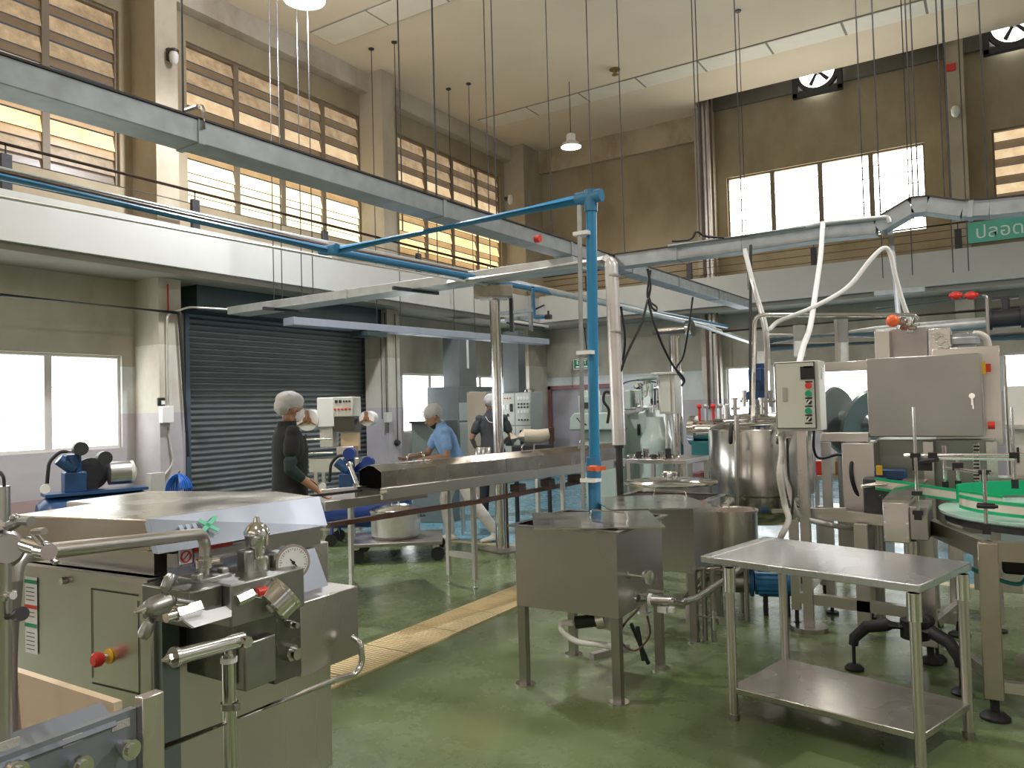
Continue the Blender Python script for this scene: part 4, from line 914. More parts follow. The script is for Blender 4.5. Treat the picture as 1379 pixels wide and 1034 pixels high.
MB().cyl(o1+V(.045, 0, 0), o1+V(.06, 0, 0), .034, n=16).build('white_gasket', WHITE, pp)
MB().cb(o1+V(.12, .0, -.045), .05, .03, .03).cb(o1+V(.17, .0, -.04), .03, .03, .025).build('drain_tap', WHITE, pp)
MB().cb(o1+V(.09, .02, .045), .12, .012, .012).build('lever', CHROME, pp)
o2 = AX(934, 766, -1.70)
pp = thing('outlet_pipe', 'steel outlet pipe with a ball valve leaving the rear square tank', 'pipe', o2)
MB().tube([o2, AD(975, 768, 5.35), AD(1010, 755, 5.6)], .018, n=12, fil=.04).build('pipe_tube', CHROME, pp)
MB().cyl(AD(946, 767, 5.3), AD(968, 769, 5.35), .030, n=14).build('valve_body', STEELD, pp)
MB().tube([AD(958, 774, 5.2), AD(940, 795, 5.1), AD(925, 812, 5.0)], .013, n=10).tube([AD(950, 772, 5.2), AD(932, 793, 5.1), AD(917, 810, 5.0)], .013, n=10).build('twin_tubes', CHROME, pp)
# heater plug with white hose under tank 1
hq = AY(762, 838, 3.75)
e = thing('immersion_heater', 'black heater plug with thick white hose under the nearest square tank', 'heater', hq)
MB().cyl(hq+V(.17, .06, .02), hq+V(.05, .02, .0), .034, n=18).build('heater_body', BLACK, e)
MB().cyl(hq+V(.20, .07, .03), hq+V(.16, .055, .02), .05, n=20).build('flange', STEEL, e)
MB().cb(hq+V(.22, .09, .06), .14, .06, .18).build('steel_box', STEEL, e, bev=.004)
MB().tube(spline([hq+V(.05, .02, 0), hq+V(-.02, 0, -.01), hq+V(-.02, .0, -.05), hq+V(.05, .02, -.10), hq+V(.18, .04, -.105), hq+V(.27, .07, -.12)]), .017, n=12).build('white_hose', WHITE, e)
for a, b in (((.30, .2, -.02), (.36, .28, -.25)), ((.38, .1, .0), (.40, .12, -.18))): MB().cyl(hq+V(*a), hq+V(*b), .012, n=8).build('thin_cable', BLACK, e)
solo(MB().tube(spline([hq+V(.42, .05, .12), hq+V(.34, .0, .02), hq+V(.33, .0, -.06), hq+V(.40, .02, -.10), hq+V(.47, .05, -.02), hq+V(.46, .05, .08)]), .006, n=6), 'sensor_cable', BROWNP, 'thin brown cable looping under the nearest square tank', 'cable')
b0 = AZ(797, 882, .03); b1 = AZ(828, 868, .05)
solo(MB().beam((b0.x, b0.y, .02), (b1.x+.05, b1.y+.08, .02), .04, .04), 'loose_bar', STEELD, 'short angle bar lying on the floor under the nearest square tank', 'bar')
# round tank behind, with domed lid
c = V(-2.28, 5.95, 0)
rt = thing('round_tank', 'round stainless tank with a wide flat lid behind the rear square tank', 'tank', c)
MB().lathe(c+V(0, 0, .35), [(.02, 0), (.30, .04), (.33, .08), (.33, .55)], n=36).build('tank_body', STEEL, rt)
MB().lathe(c+V(0, 0, .90), [(.37, 0), (.375, .01), (.36, .02), (.10, .045), (.03, .05)], n=36).build('lid', CHROME, rt)
MB().tube([c+V(-.06, 0, .95), c+V(-.06, 0, .99), c+V(.06, 0, .99), c+V(.06, 0, .95)], .008, n=8, fil=.02).ball(c+V(0, 0, .97), .03).build('lid_handle', CHROME, rt)
for k_ in range(3):
    an = k_*2.1+.3; MB().cyl(c+V(.26*math.cos(an), .26*math.sin(an), 0), c+V(.26*math.cos(an), .26*math.sin(an), .42), .02, n=10).build('leg', STEELD, rt)
c = AD(987, 700, 5.55); c.z = 0
rb = thing('round_bin', 'small round stainless drum with a brown inside between rear square tank and work table', 'drum', c)
MB().lathe(c+V(0, 0, .36), [(.02, 0), (.165, .02), (.17, .04), (.17, .40), (.178, .40), (.178, .412), (.16, .412), (.155, .40)], n=32).build('drum_body', STEEL, rb)
MB().lathe(c+V(0, 0, .765), [(.155, 0), (.03, .006), (.01, .006)], n=28).build('lid', mat('brownish_lid', (.42, .33, .26), .3, .8), rb)
MB().tube([c+V(-.08, 0, .77), c+V(-.08, 0, .81), c+V(-.03, 0, .81), c+V(-.03, 0, .77)], .007, n=8, fil=.015).build('lid_handle', CHROME, rb)
for k_ in range(3):
    an = k_*2.1-.6; MB().cyl(c+V(.12*math.cos(an), .12*math.sin(an), 0), c+V(.12*math.cos(an), .12*math.sin(an), .38), .016, n=10).build('leg', STEELD, rb)
# ================================================================ work table
tp4 = [AZ(943, 748, .77), AZ(1030, 722, .77), AZ(1309, 757, .77), AZ(1238, 788, .77)]
t = thing('work_table', 'stainless work table with bare top and lower shelf in the right foreground', 'table', (-.65, 3.95, 0))
ct = sum((p for p in tp4), V(0, 0, 0))/4
MB().prism([(p.x, p.y, .735) for p in tp4], (0, 0, .035)).build('tabletop', CHROME if False else mat('scratched_tabletop_steel', (.78, .80, .86), .26, 1, var=.12, vscale=4, rvar=.05), t, bev=.004)  # lighter bluish tone paints in the windows mirrored on the top
sa, sb_ = tp4[0].lerp(tp4[3], .06), tp4[1].lerp(tp4[2], .06)
MB().beam((sa.x, sa.y, .7705), (sb_.x, sb_.y, .7705), .006, .002).build('top_seam', WHITEP, t)
LG = [AZ(988, 970, 0), None, AZ(1245, 1040, 0), None]
LG = [(-1.155, 3.765), (-1.03, 4.30), (-.18, 4.07), (-.335, 3.60)]
for x, y in LG:
    l = MB().cyl((x, y, .0), (x, y, .735), .0225, n=18).build('leg', STEEL, t)
    MB().cyl((x, y, .62), (x, y, .735), .029, n=18).build('collar', CHROME, l)
    MB().cyl((x, y, 0), (x, y, .03), .026, n=14).build('foot', STEELD, l)
sp4 = []
for i, (x, y) in enumerate(LG): sp4.append(V(x, y, 0)+(V(x, y, 0)-V(ct.x, ct.y, 0))*.03)
MB().prism([(p.x, p.y, .13) for p in sp4], (0, 0, .03)).build('lower_shelf', mat('worn_shelf_steel', (.60, .58, .56), .28, 1, var=.2, vscale=3, rvar=.06), t, bev=.004)
# ================================================================ drain covers in the floor
gm = mat('yellow_drain_grating', (.62, .50, .28), .55, var=.2, vscale=6)
y = 1.75; n_ = 0
while y < 7.1:
    m = MB().box(-3.60, y, .0, -3.585, y+.50, .012).box(-3.235, y, .0, -3.22, y+.50, .012).box(-3.585, y, 0, -3.235, y+.5, .005)
    for k_ in range(17): m.box(-3.585, y+.004+k_*.0295, .004, -3.235, y+.004+k_*.0295+.018, .012)
    solo(m, 'drain_cover', gm, 'ribbed yellow drain cover in the row across the green floor', 'drain cover', 'drain covers in the floor', smooth=False)
    y += .512
# ================================================================ hooded conveyor
cd_ = V(.155, .988, 0).normalized(); cs = V(cd_.y, -cd_.x, 0)     # along, and across towards the camera side
CB = V(-3.88, 5.45, 0)
def CP(s, u, z): return CB+cd_*s+cs*u+V(0, 0, z)
p = AZ(522, 669, .87); S0 = (p-CB).dot(cd_)-.13
rv = ray(842, 620); S1 = (CB.y*rv.x-CB.x*rv.y)/(cd_.x*rv.y-cd_.y*rv.x)
cv = thing('hooded_conveyor', 'long steel conveyor under a ridged metal hood, standing across the middle of the hall', 'conveyor', CP((S0+S1)/2, -.15, 0))
def rail(u, z0, z1, s0=S0, s1=S1, w=.03): return MB().beam(CP(s0, u, (z0+z1)/2), CP(s1, u, (z0+z1)/2), w, z1-z0)
rail(.0, .865, .955).build('side_rail', STEEL, cv, bev=.004); rail(-.32, .865, .955).build('side_rail', STEEL, cv, bev=.004)
hs = S0+.02
while hs < S1-.3:
    he = min(hs+1.45, S1-.05)
    m = MB(); prof = [(-.02, .955), (-.02, 1.08), (-.13, 1.125), (-.19, 1.125), (-.30, 1.08), (-.30, .955)]
    a = [CP(hs, u, z) for u, z in prof]; b = [CP(he-.006, u, z) for u, z in prof]; k6 = len(prof)
    ai = [CP(hs, u*.985-.0025, z-(.006 if z > .96 else 0)) for u, z in prof]; bi = [CP(he-.006, u*.985-.0025, z-(.006 if z > .96 else 0)) for u, z in prof]
    m.add(a+b, [(i, i+1, k6+i+1, k6+i) for i in range(k6-1)]); m.add(ai+bi, [(i, i+1, k6+i+1, k6+i) for i in range(k6-1)])
    m.add(a+ai, [(i, i+1, k6+i+1, k6+i) for i in range(k6-1)])
    h = m.build('hood_section', mat('worn_hood_steel', (.56, .52, .47), .24, 1, var=.25, vscale=5, rvar=.1) if hs == S0+.02 else bpy.data.materials['worn_hood_steel'], cv, ang=20)
    hm = (hs+he)/2-.25
    MB().tube([CP(hm-.09, -.16, 1.12), CP(hm-.09, -.16, 1.185), CP(hm+.09, -.16, 1.185), CP(hm+.09, -.16, 1.12)], .008, n=8, fil=.04).build('hood_handle', CHROME, h)
    hs = he
rail(-.16, .93, .945, w=.26).build('belt', BLACK, cv)
MB().prism([CP(S1-.08, u, z) for u, z in ((-.02, .955), (-.02, 1.06), (-.13, 1.10), (-.19, 1.10), (-.30, 1.06), (-.30, .955))], cd_*.02).build('hood_end', DARK, cv)
MB().prism([CP(S0+.035, u, z) for u, z in ((-.025, .955), (-.025, 1.070), (-.13, 1.112), (-.19, 1.112), (-.295, 1.070), (-.295, .955))], cd_*.01).build('mouth_shade', mat('mouth_shade_black', (.002, .002, .002), .9, spec=.05), cv)  # black sheet painting the shade inside the hood mouth
for s in (0, (S1-.1)*.55, S1-.15):
    for u in (0, -.32):
        l = MB().cb(CP(s, u, .475), .036, .036, .80, -math.atan2(.155, .988)).build('leg', STEEL, cv)
        MB().cyl(CP(s, u, 0), CP(s, u, .075), .008, n=8).cyl(CP(s, u, 0), CP(s, u, .012), .025, n=14).build('levelling_foot', CHROME, l)
    MB().beam(CP(s, 0, .27), CP(s, -.32, .27), .03, .05).build('cross_bar', STEEL, cv)
MB().beam(CP(2.2, .03, .93), CP(2.28, .05, .86), .02, .02).build('hinge_latch', DARK, cv)
r0, r1, r2 = AZ(442, 707, .74), AZ(643, 674, .74), AZ(800, 645, .74)
rr_ = thing('return_rail', 'dark rusty rail running low in front of the conveyor legs', 'rail', (r0+r2)/2)
MB().beam(r0+V(-.3, -.9, 0)*0, r1+V(.05, 0, 0), .05, .035).beam(r1+V(.05, 0, 0), r2, .05, .035).build('rail_bar', RUST, rr_)
for s in (.3, .55, .8):
    q = r1.lerp(r2, s); MB().cb(q+V(0, 0, .05), .10, .12, .07).build('rusty_bracket', RUST, rr_)
# open end table of the conveyor
ce = [AZ(437, 682, .82), AZ(575, 664, .82), AZ(545, 655, .82), AZ(427, 665, .82)]
ct_ = thing('conveyor_end_table', 'flat open end of the conveyor line just behind the homogeniser', 'conveyor', (sum((p for p in ce), V(0,0,0))/4)*1.0-V(0, 0, .82))
ce2 = [V(p.x, p.y, .80) for p in ce]
MB().prism(ce2, (0, 0, .015)).build('bed_plate', STEELD, ct_)
MB().beam(ce[0], ce[1], .02, .075).build('side_rail', STEEL, ct_, bev=.003); MB().beam(ce[3], ce[2], .02, .075).build('side_rail', STEEL, ct_, bev=.003)
q = ce[0].lerp(ce[1], .15)
MB().beam(AD(418, 668, 6.1), AD(487, 660, 6.1), .06, .02).build('black_strip', BLACK, ct_)
MB().cyl(AD(513, 663, 5.8), AD(521, 661, 5.8), .02, n=12).build('hand_knob', CHROME, ct_)
q = ce[0].lerp(ce[1], .35)
for s in (.36,):
    for (A, B) in ((ce[3], ce[2]),):
        q = A.lerp(B, s); MB().box(q.x-.018, q.y-.018, 0, q.x+.018, q.y+.018, .79).build('leg', STEEL, ct_)
# lever rod
a, b = AD(471, 626, 6.6), AD(481, 652, 6.4)
solo(MB().cyl(b, a, .018, n=12).ball(a, .03).cyl(AD(483, 658, 6.4), AD(479, 650, 6.4), .03, n=12), 'tilted_rod', CHROME, 'tilted steel rod with a knob at the mouth of the hooded conveyor', 'rod')
# ================================================================ flat trolley with aluminium pot
tc = V(-5.48, 6.30, 0); ta = math.radians(37); tx, ty = V(math.cos(ta), math.sin(ta), 0), V(-math.sin(ta), math.cos(ta), 0)
tr = thing('flat_trolley', 'low steel trolley on black castors carrying the big pot', 'trolley', tc)
MB().cb(tc+V(0, 0, .185), .95, .78, .035, ta).build('deck', STEELD, tr, bev=.004)
for sx in (-1, 1):
    for sy in (-1, 1):
        c = tc+tx*.41*sx+ty*.32*sy
        cs_ = MB().cb(c+V(0, 0, .154), .07, .06, .027, ta).cb(c+tx*.0+ty*.030+V(.0, 0, .105), .06, .008, .10, ta).cb(c-ty*.030+V(0, 0, .105), .06, .008, .10, ta).build('castor_fork', CHROME, tr)
        MB().cyl(c-ty*.022+V(.02, 0, .070), c+ty*.022+V(.02, 0, .070), .070, n=22).build('castor_wheel', BLACK, cs_)
MB().cb(tc-tx*.45-ty*.15+V(0, 0, .45), .03, .10, .56, ta).build('handle_post', STEEL, tr)
pc = tc+tx*(-.02)+ty*.0
po = thing('cooking_pot', 'large dull aluminium pot with a lid, on the low trolley', 'pot', pc+V(0, 0, .203))
MB().lathe(pc+V(0, 0, .203), [(.02, 0), (.23, 0), (.258, .03), (.262, .27), (.272, .275), (.272, .285), (.25, .285), (.25, .27)], n=36).build('pot_body', ALU, po)
MB().lathe(pc+V(0, 0, .49), [(.270, 0), (.272, .012), (.25, .025), (.12, .055), (.03, .06)], n=36).tube([pc+V(-.05, 0, .545), pc+V(-.05, 0, .58), pc+V(.05, 0, .58), pc+V(.05, 0, .545)], .008, n=8, fil=.02).build('pot_lid', mat('shiny_crinkled_lid', (.80, .80, .80), .16, 1, var=.2, vscale=20, bump=.4, bscale=30), po)
for s in (-1, 1):
    e = pc+tx*.262*s+V(0, 0, .42); MB().tube([e+ty*.06, e+ty*.06+tx*.05*s, e-ty*.06+tx*.05*s, e-ty*.06], .009, n=8, fil=.02).build('pot_handle', DARK, po)
# ================================================================ blue compressors, blue hose, labeller
def compressor(name, label, c, rz, s, body, extra):
    """horizontal receiver with a belt guard, motor and pump on top; built along x"""
    R = Matrix.Rotation(rz, 3, 'Z'); c = Vector(c)
    P = lambda x, y, z: c+R@(V(x, y, z)*s)
    ax = R@V(1, 0, 0); ay = R@V(0, 1, 0)
    t = thing(name, label, 'compressor', c)
    MB().lathe(P(-.55, 0, .40), [(.02, 0), (.14, .02), (.20, .10), (.21, .14), (.21, .96), (.20, 1.0), (.14, 1.08), (.02, 1.10)] if s == 1 else [(r_*s, z_*s) for r_, z_ in [(.02, 0), (.14, .02), (.20, .10), (.21, .14), (.21, .96), (.20, 1.0), (.14, 1.08), (.02, 1.10)]], axis=ax, n=28).build('air_receiver', body, t)
    for x in (-.38, .38):
        for y in (-.17, .17):
            MB().beam(P(x, y*.8, .28), P(x, y*1.1, .07), .04*s, .02*s).build('leg', body, t)
            MB().cyl(P(x, y*1.1-.02, .07), P(x, y*1.1+.02, .07), .07*s, n=16).build('wheel', BLACK, t)
    MB().cb(P(0, 0, .625), .95*s, .30*s, .03*s, rz).build('top_plate', BLUEN, t)
    MB().cb(P(-.20, 0, .74), .20*s, .20*s, .20*s, rz).cyl(P(-.20, 0, .84), P(-.20, 0, 1.02), .07*s, n=16).cyl(P(-.20, -.02, .86), P(-.34, -.02, .98), .06*s, n=14).build('pump_head', body if extra else BLUEN, t, bev=.008)
    for (x, z) in ((-.16, 1.08), (.06, .97)): MB().cyl(P(x-.02, -.16, z), P(x-.02, -.05, z), .065*s, n=20).build('air_filter', mat('grey_filter_%s' % name, (.20, .18, .18), .5), t) if False else MB().cyl(P(x, -.16, z), P(x, -.05, z), .07*s, n=20).build('air_filter', DARK if extra else BLUEM, t)
    MB().tube([P(-.18, 0, 1.04), P(-.32, 0, 1.06), P(-.42, 0, .96), P(-.44, 0, .74)], .018*s, n=8, fil=.05*s).build('air_pipe', BLACK, t)
    MB().cyl(P(.12, -.02, .80), P(.32, -.02, .80), .12*s, n=24).build('electric_motor', STEELD, t)
    fc = MB().lathe(P(.32, -.02, .80), [(.12*s, 0), (.125*s, .03*s), (.06*s, .06*s), (.02*s, .06*s)], axis=(R@V(1, 0, 0)), n=24).build('motor_fan_cover', OFFW, t)
    for k_ in range(6):
        an = k_*PI/3; d_ = ay*math.cos(an)+V(0, 0, math.sin(an)); MB().beam(P(.375, -.02, .80)+d_*.02*s, P(.36, -.02, .80)+d_*.10*s, .008*s, .004*s).build('cover_slot', DARK, fc)
    MB().lathe(P(-.02, .12, .80), [(.02*s, -.01*s), (.17*s, -.01*s), (.17*s, .02*s), (.15*s, .02*s)], axis=ay, n=24).build('flywheel', DARK if extra else BLUEM, t)
    MB().lathe(P(-.48, -.16, .70), [(.045*s, -.01), (.045*s, .01)], axis=-ay, n=20).build('pressure_gauge', WHITE, t)
    return t
compressor('air_compressor', 'dark blue compressor with motor and filters against the left wall under the window', (-8.95, 5.0, 0), math.radians(72), 1.12, BLUEN, True)
compressor('air_compressor', 'bright blue compressor behind the man in black and under the conveyor end', (-6.35, 6.75, 0), math.radians(30), .98, BLUEM, False)
m = MB(); c = AX(241, 652, -8.6)
c = V(-8.6, c.y, 0)
hz = AX(241, 655, -8.6).z
hst = thing('hose_coil', 'coil of bright blue hose hanging on a stand in front of the shutter edge', 'hose', c)
for k_ in range(9):
    an = -.5+k_*.12; ax_ = V(math.cos(an), math.sin(an), 0); r_ = .17+.012*(k_ % 3)
    m.tube([V(c.x, c.y, hz-.07)+ax_*math.cos(t)*r_*.9+V(0, 0, math.sin(t)*r_*1.15) for t in [2*PI*j/24 for j in range(25)]], .010, n=6)
m.build('hose', BLUEH, hst)
MB().cyl((c.x, c.y, 0), (c.x, c.y, hz-.2), .015, n=8).cyl((c.x, c.y, 0), (c.x, c.y, .02), .16, n=16).cyl((c.x-.1, c.y, hz-.2), (c.x+.12, c.y, hz-.2), .012, n=8).tube([V(c.x, c.y, hz-.2), V(c.x, c.y, hz+.18), V(c.x+.04, c.y, hz+.2)], .01, n=8).build('stand', STEELD, hst)
# ---- labelling machine in front of the shutter
lb = AD(455, 600, 10.3); lc_ = V(lb.x, lb.y, 0); rz = math.radians(28)
Rm = Matrix.Rotation(rz, 3, 'Z')
def LP(x, y, z): return lc_+Rm@V(x, y, z)
lab = thing('labelling_machine', 'white labelling machine with two film rolls in front of the shutter', 'machine', lc_)
MB().cb(LP(-.10, .05, 1.42), .22, .30, .36, rz).build('white_housing', WHITE, lab, bev=.01)
cp_ = MB().cb(LP(.12, .0, 1.48), .24, .34, .24, rz).build('control_panel', CREAM, lab, bev=.01)
m1, m2, m3 = MB(), MB(), MB()
for i in range(2): m1.cb(LP(.045+i*.045, -.172, 1.545), .032, .006, .035, rz)
for i in range(3): m2.cyl(LP(.135+i*.032, -.165, 1.545), LP(.135+i*.032, -.185, 1.545), .011, n=12)
for i in range(5): m3.cyl(LP(.03+i*.042, -.165, 1.45), LP(.03+i*.042, -.188, 1.45), .012, n=12)
m1.build('display', BLACK, cp_); m2.build('selector_knobs', BLACK, cp_); m3.build('push_buttons', RED, cp_)
MB().cb(LP(.12, .02, 1.27), .24, .30, .18, rz).build('dark_window', mat('dark_brown_acrylic', (.06, .05, .035), .2), lab)
MB().cb(LP(-.12, .06, 1.12), .16, .22, .26, rz).build('lower_housing', OFFW, lab, bev=.008)
MB().cb(LP(.13, .08, 1.05), .22, .06, .22, rz).build('back_plate', mat('amber_plate', (.75, .60, .40), .35, .4), lab)
MB().cb(LP(.12, -.02, .92), .20, .20, .16, rz).build('motor_box', STEEL, lab, bev=.006)
MB().cb(LP(.02, 0, .83), .55, .34, .06, rz).build('table_plate', STEEL, lab, bev=.004)
MB().cb(LP(-.08, -.16, .78), .42, .03, .16, rz).build('front_apron', CREAM, lab)
for x in (-.22, .26):
    for y in (-.14, .14): MB().cb(LP(x, y, .40), .04, .04, .80, rz).build('leg', STEEL, lab)
for x, y, rr in ((-.32, -.02, .13), (.36, .06, .09)):
    rl = MB().cyl(LP(x, y-.10, 1.33), LP(x, y+.10, 1.33), rr, n=28).build('film_roll', WHITE, lab)
    MB().cyl(LP(x, y-.13, 1.33), LP(x, y-.10, 1.33), rr*.35, n=16).build('roll_core', CARDB, rl)
    br3 = MB()
    for k_ in range(3):
        an = PI/2+k_*2*PI/3; e = Rm@V(math.cos(an), 0, math.sin(an)); br3.beam(LP(x, y-.12, 1.33), LP(x, y-.12, 1.33)+e*rr*.95, .045, .01)
    br3.build('brown_holder', CARDB, rl)
for z in (1.10, .93): MB().cyl(LP(-.36, -.18, z), LP(.0, -.18, z), .014, n=10).build('guide_rod', CHROME, lab)
MB().cyl(LP(-.32, -.18, .80), LP(-.32, -.18, 1.16), .012, n=10).ball(LP(-.32, -.18, .95), .035).build('clamp_stand', DARK, lab)
lab.scale = (1.14, 1.14, 1.09)
# ================================================================ far left: cabinets with ducts
def cabinet(name, label, x0, y0, x1, y1, h, body, ndoor, door):
    t = thing(name, label, 'cabinet', ((x0+x1)/2, (y0+y1)/2, 0))
    MB().box(x0, y0, 0, x1, y1, h).build('cabinet_body', body, t, bev=.008)
    return t
cb1 = cabinet('electrical_cabinet', 'dark grey electrical cabinet with pale doors and a duct rising from it', -9.6, 12.0, -8.85, 13.25, 1.98, GREYCAB, 3, None)
for i in range(3):
    y0 = 12.03+i*.405
    for z0, z1 in ((.1, 1.28), (1.31, 1.66)):
        dd_ = MB().box(-8.85, y0, z0, -8.83, y0+.38, z1).build('cabinet_door', GREYDOOR, cb1, bev=.004)
        MB().box(-8.83, y0+.33, (z0+z1)/2-.05, -8.815, y0+.355, (z0+z1)/2+.05).build('door_handle', BLACK, dd_)
MB().box(-8.85, 12.4, 1.80, -8.845, 12.75, 1.88).build('name_plate', OFFW, cb1)
MB().box(-9.45, 12.35, 1.985, -9.05, 12.95, 3.10).build('duct', GREYCAB, cb1, bev=.006)
MB().box(-9.045, 12.6, 2.35, -9.03, 12.66, 3.0).build('white_strip', WHITE, cb1)
cb2 = cabinet('meter_cabinet', 'cream switchboard full of round meters and switches, standing in the far corner', -9.20, 14.0, -8.40, 14.5, 1.86, GREYDOOR, 2, None)
for i in range(2):
    x0 = -9.18+i*.39
    for z0, z1 in ((.1, 1.14), (1.16, 1.84)):
        MB().box(x0, 13.985, z0, x0+.37, 14.0, z1).build('panel_door', CREAM, cb2, bev=.003)
for i in range(4):
    for z in (1.74, 1.45): MB().box(-8.73+i*.075, 13.975, z-.035, -8.675+i*.075, 13.985, z+.035).build('meter', WHITE, cb2)
    for z in (1.61, 1.54, 1.27): MB().cyl((-8.70+i*.075, 13.985, z), (-8.70+i*.075, 13.965, z), .018, n=10).build('switch', BLACK, cb2)
for i in range(3): MB().cyl((-9.05+i*.07, 13.985, 1.74), (-9.05+i*.07, 13.97, 1.74), .015, n=10).build('indicator_lamp', RED, cb2)
for i in range(2): MB().box(-9.10+i*.09, 13.975, 1.50, -9.04+i*.09, 13.985, 1.60).build('meter', WHITE, cb2)
MB().box(-8.92, 13.975, 1.45, -8.85, 13.985, 1.62).build('display', BLACK, cb2)
for x, z in ((-9.08, 1.32), (-8.98, 1.38), (-8.98, .98), (-8.66, 1.02)): MB().box(x-.02, 13.965, z-.03, x+.02, 13.985, z+.03).build('handle', BLACK, cb2)
MB().box(-9.05, 13.975, .72, -8.85, 13.985, .88).box(-8.68, 13.975, .72, -8.52, 13.985, .90).build('dark_label', BLACK, cb2)
MB().box(-9.15, 14.1, 1.865, -8.75, 14.4, 3.2).build('duct', GREYCAB, cb2, bev=.006)
MB().lathe((-8.55, 14.2, 1.865), [(.12, 0), (.11, .05), (.03, .07)]).build('dish_cover', CHROME, cb2)
c = AD(650, 560, 13.2); solo(MB().box(c.x-.2, c.y-.18, 0, c.x+.2, c.y+.18, 1.82), 'tall_locker', mat('tan_locker_paint', (.42, .36, .27), .6, var=.2), 'tall tan locker between the dark cabinet and the meter switchboard', 'cabinet', bev=.01)
c = AD(577, 590, 10.6); t = thing('grey_bin', 'tall plain grey sheet metal chute left of the man in the blue shirt', 'chute', (c.x, c.y, 0))
MB().add([(c.x-.22, c.y-.1, 0), (c.x+.25, c.y+.05, 0), (c.x+.25, c.y+.35, 0), (c.x-.22, c.y+.25, 0), (c.x-.22, c.y-.1, 1.37), (c.x+.25, c.y+.05, 1.40), (c.x+.25, c.y+.35, 1.40), (c.x-.22, c.y+.25, 1.37)],
         [(0,3,2,1),(4,5,6,7),(0,1,5,4),(1,2,6,5),(2,3,7,6),(3,0,4,7)]).build('chute_body', mat('grey_green_sheet', (.17, .21, .21), .5, .2, var=.15), t, bev=.006)
MB().box(c.x-.24, c.y-.12, 1.36, c.x+.27, c.y-.05, 1.39).build('top_edge', DARK, t)
# wrapped roll on a stand
c = AD(716, 588, 10.4)
t = thing('wrapped_machine_bed', 'narrow machine bed wrapped in cream sheet behind the conveyor', 'machine', (c.x, c.y, 0))
dx = Xc.copy() if False else V(.844, .535, 0).normalized()
w_ = V(Xc.x, Yc.x, 0).normalized()
MB().tube([c-w_*.28+V(0, 0, -.02), c-w_*.1+V(0, 0, .01), c+w_*.1, c+w_*.24+V(0, 0, .03)], [.09, .10, .10, .08], n=10).build('cream_wrapping', mat('cream_wrapping_sheet', (.66, .56, .42), .6, bump=.6, bscale=18, var=.2), t)
MB().cb(c+w_*.27+V(0, 0, .03), .06, .16, .18, .6).build('end_plate', RUST, t)
MB().cb(c+V(0, 0, -.16), .55, .16, .10, .56).build('bed', DARK, t, bev=.01)
for s in (-.22, .22): MB().cyl((c+w_*s).to_2d().to_3d(), (c+w_*s).to_2d().to_3d()+V(0, 0, c.z-.12), .03, n=10).build('leg', DARK, t)
for i, u in enumerate((644, 650, 657)):
    c = AD(u, 606, 9.6); 
    solo(MB().lathe((c.x, c.y, .82), [(.035, 0), (.04, .01), (.04, .22), (.025, .24)], n=16), 'steel_canister', CHROME, 'upright steel canister between the two men on the far table', 'canister', 'steel canisters on the far table')
c = AD(650, 620, 9.6); t = thing('far_table', 'small steel table between the two men, behind the conveyor', 'table', (c.x, c.y, 0))
MB().cb((c.x, c.y, .80), .6, .4, .04, .56).build('tabletop', STEEL, t)
for sx in (-.26, .26):
    for sy in (-.16, .16):
        q = V(c.x, c.y, 0)+w_*sx+V(-w_.y, w_.x, 0)*sy; MB().cyl(q, q+V(0, 0, .78), .018, n=8).build('leg', STEEL, t)
# ================================================================ pale green seaming machines
def GB(u0, v0, u1, v1, y, dy, m, name, parent, bev=.02):
    """box whose camera-side face spans two photo corners on the plane Y = y"""
    a, b = AY(u0, v0, y), AY(u1, v1, y)
    return MB().box(a.x, y, b.z, b.x, y+dy, a.z).build(name, m, parent, bev=bev)
ys = 9.6
c = AY(800, 600, ys)
s1 = thing('can_seamer', 'pale green machine with an overhanging head, left one behind the bright blue drop pipe', 'machine', (c.x, ys+.2, 0))
GB(778, 533, 812, 556, ys, .35, GREENM, 'upper_head', s1); GB(784, 526, 800, 533, ys+.1, .2, GREENM, 'top_motor', s1, .01)
a = AY(768, 556, ys-.05); b = AY(828, 579, ys-.05)
m = MB().prism([(a.x, ys-.1, b.z), (a.x+.02, ys-.1, a.z-.06), (a.x+.08, ys-.1, a.z), (b.x, ys-.1, a.z), (b.x, ys-.1, b.z)], (0, .5, 0)); m.build('wide_head', GREENM, s1, bev=.02)
GB(782, 542, 793, 550, ys-.012, .012, DARK, 'maker_plate', s1, .002)
cbz = AY(800, 579, ys).z
q = AY(800, 579, ys+.1); q2 = AY(830, 640, ys+.1)
MB().add([(q.x-.1, ys, 0), (q.x+.35, ys, 0), (q.x+.35, ys+.4, 0), (q.x-.1, ys+.4, 0), (q.x-.14, ys, cbz), (q.x+.38, ys, cbz), (q.x+.38, ys+.4, cbz), (q.x-.14, ys+.4, cbz)], [(0,3,2,1),(4,5,6,7),(0,1,5,4),(1,2,6,5),(2,3,7,6),(3,0,4,7)]).build('column', GREENM, s1, bev=.02)
MB().tube([AY(777, 563, ys-.14), AY(782, 569, ys-.18), AY(790, 572, ys-.16)], .012, n=6).build('lever', DARK, s1)
ys2 = 10.15
c = AY(868, 600, ys2)
s2 = thing('can_seamer', 'large pale green machine crowded with fittings left of the white junction box', 'machine', (c.x, ys2+.3, 0))
q0, q1 = AY(832, 560, ys2), AY(890, 560, ys2)
MB().add([(q0.x, ys2, 0), (q1.x+.1, ys2, 0), (q1.x+.1, ys2+.6, 0), (q0.x, ys2+.6, 0), (q0.x, ys2, q0.z), (q1.x-.1, ys2, q0.z+.1), (q1.x-.1, ys2+.5, q0.z+.1), (q0.x, ys2+.5, q0.z)], [(0,3,2,1),(4,5,6,7),(0,1,5,4),(1,2,6,5),(2,3,7,6),(3,0,4,7)]).build('machine_body', GREENM, s2, bev=.03)
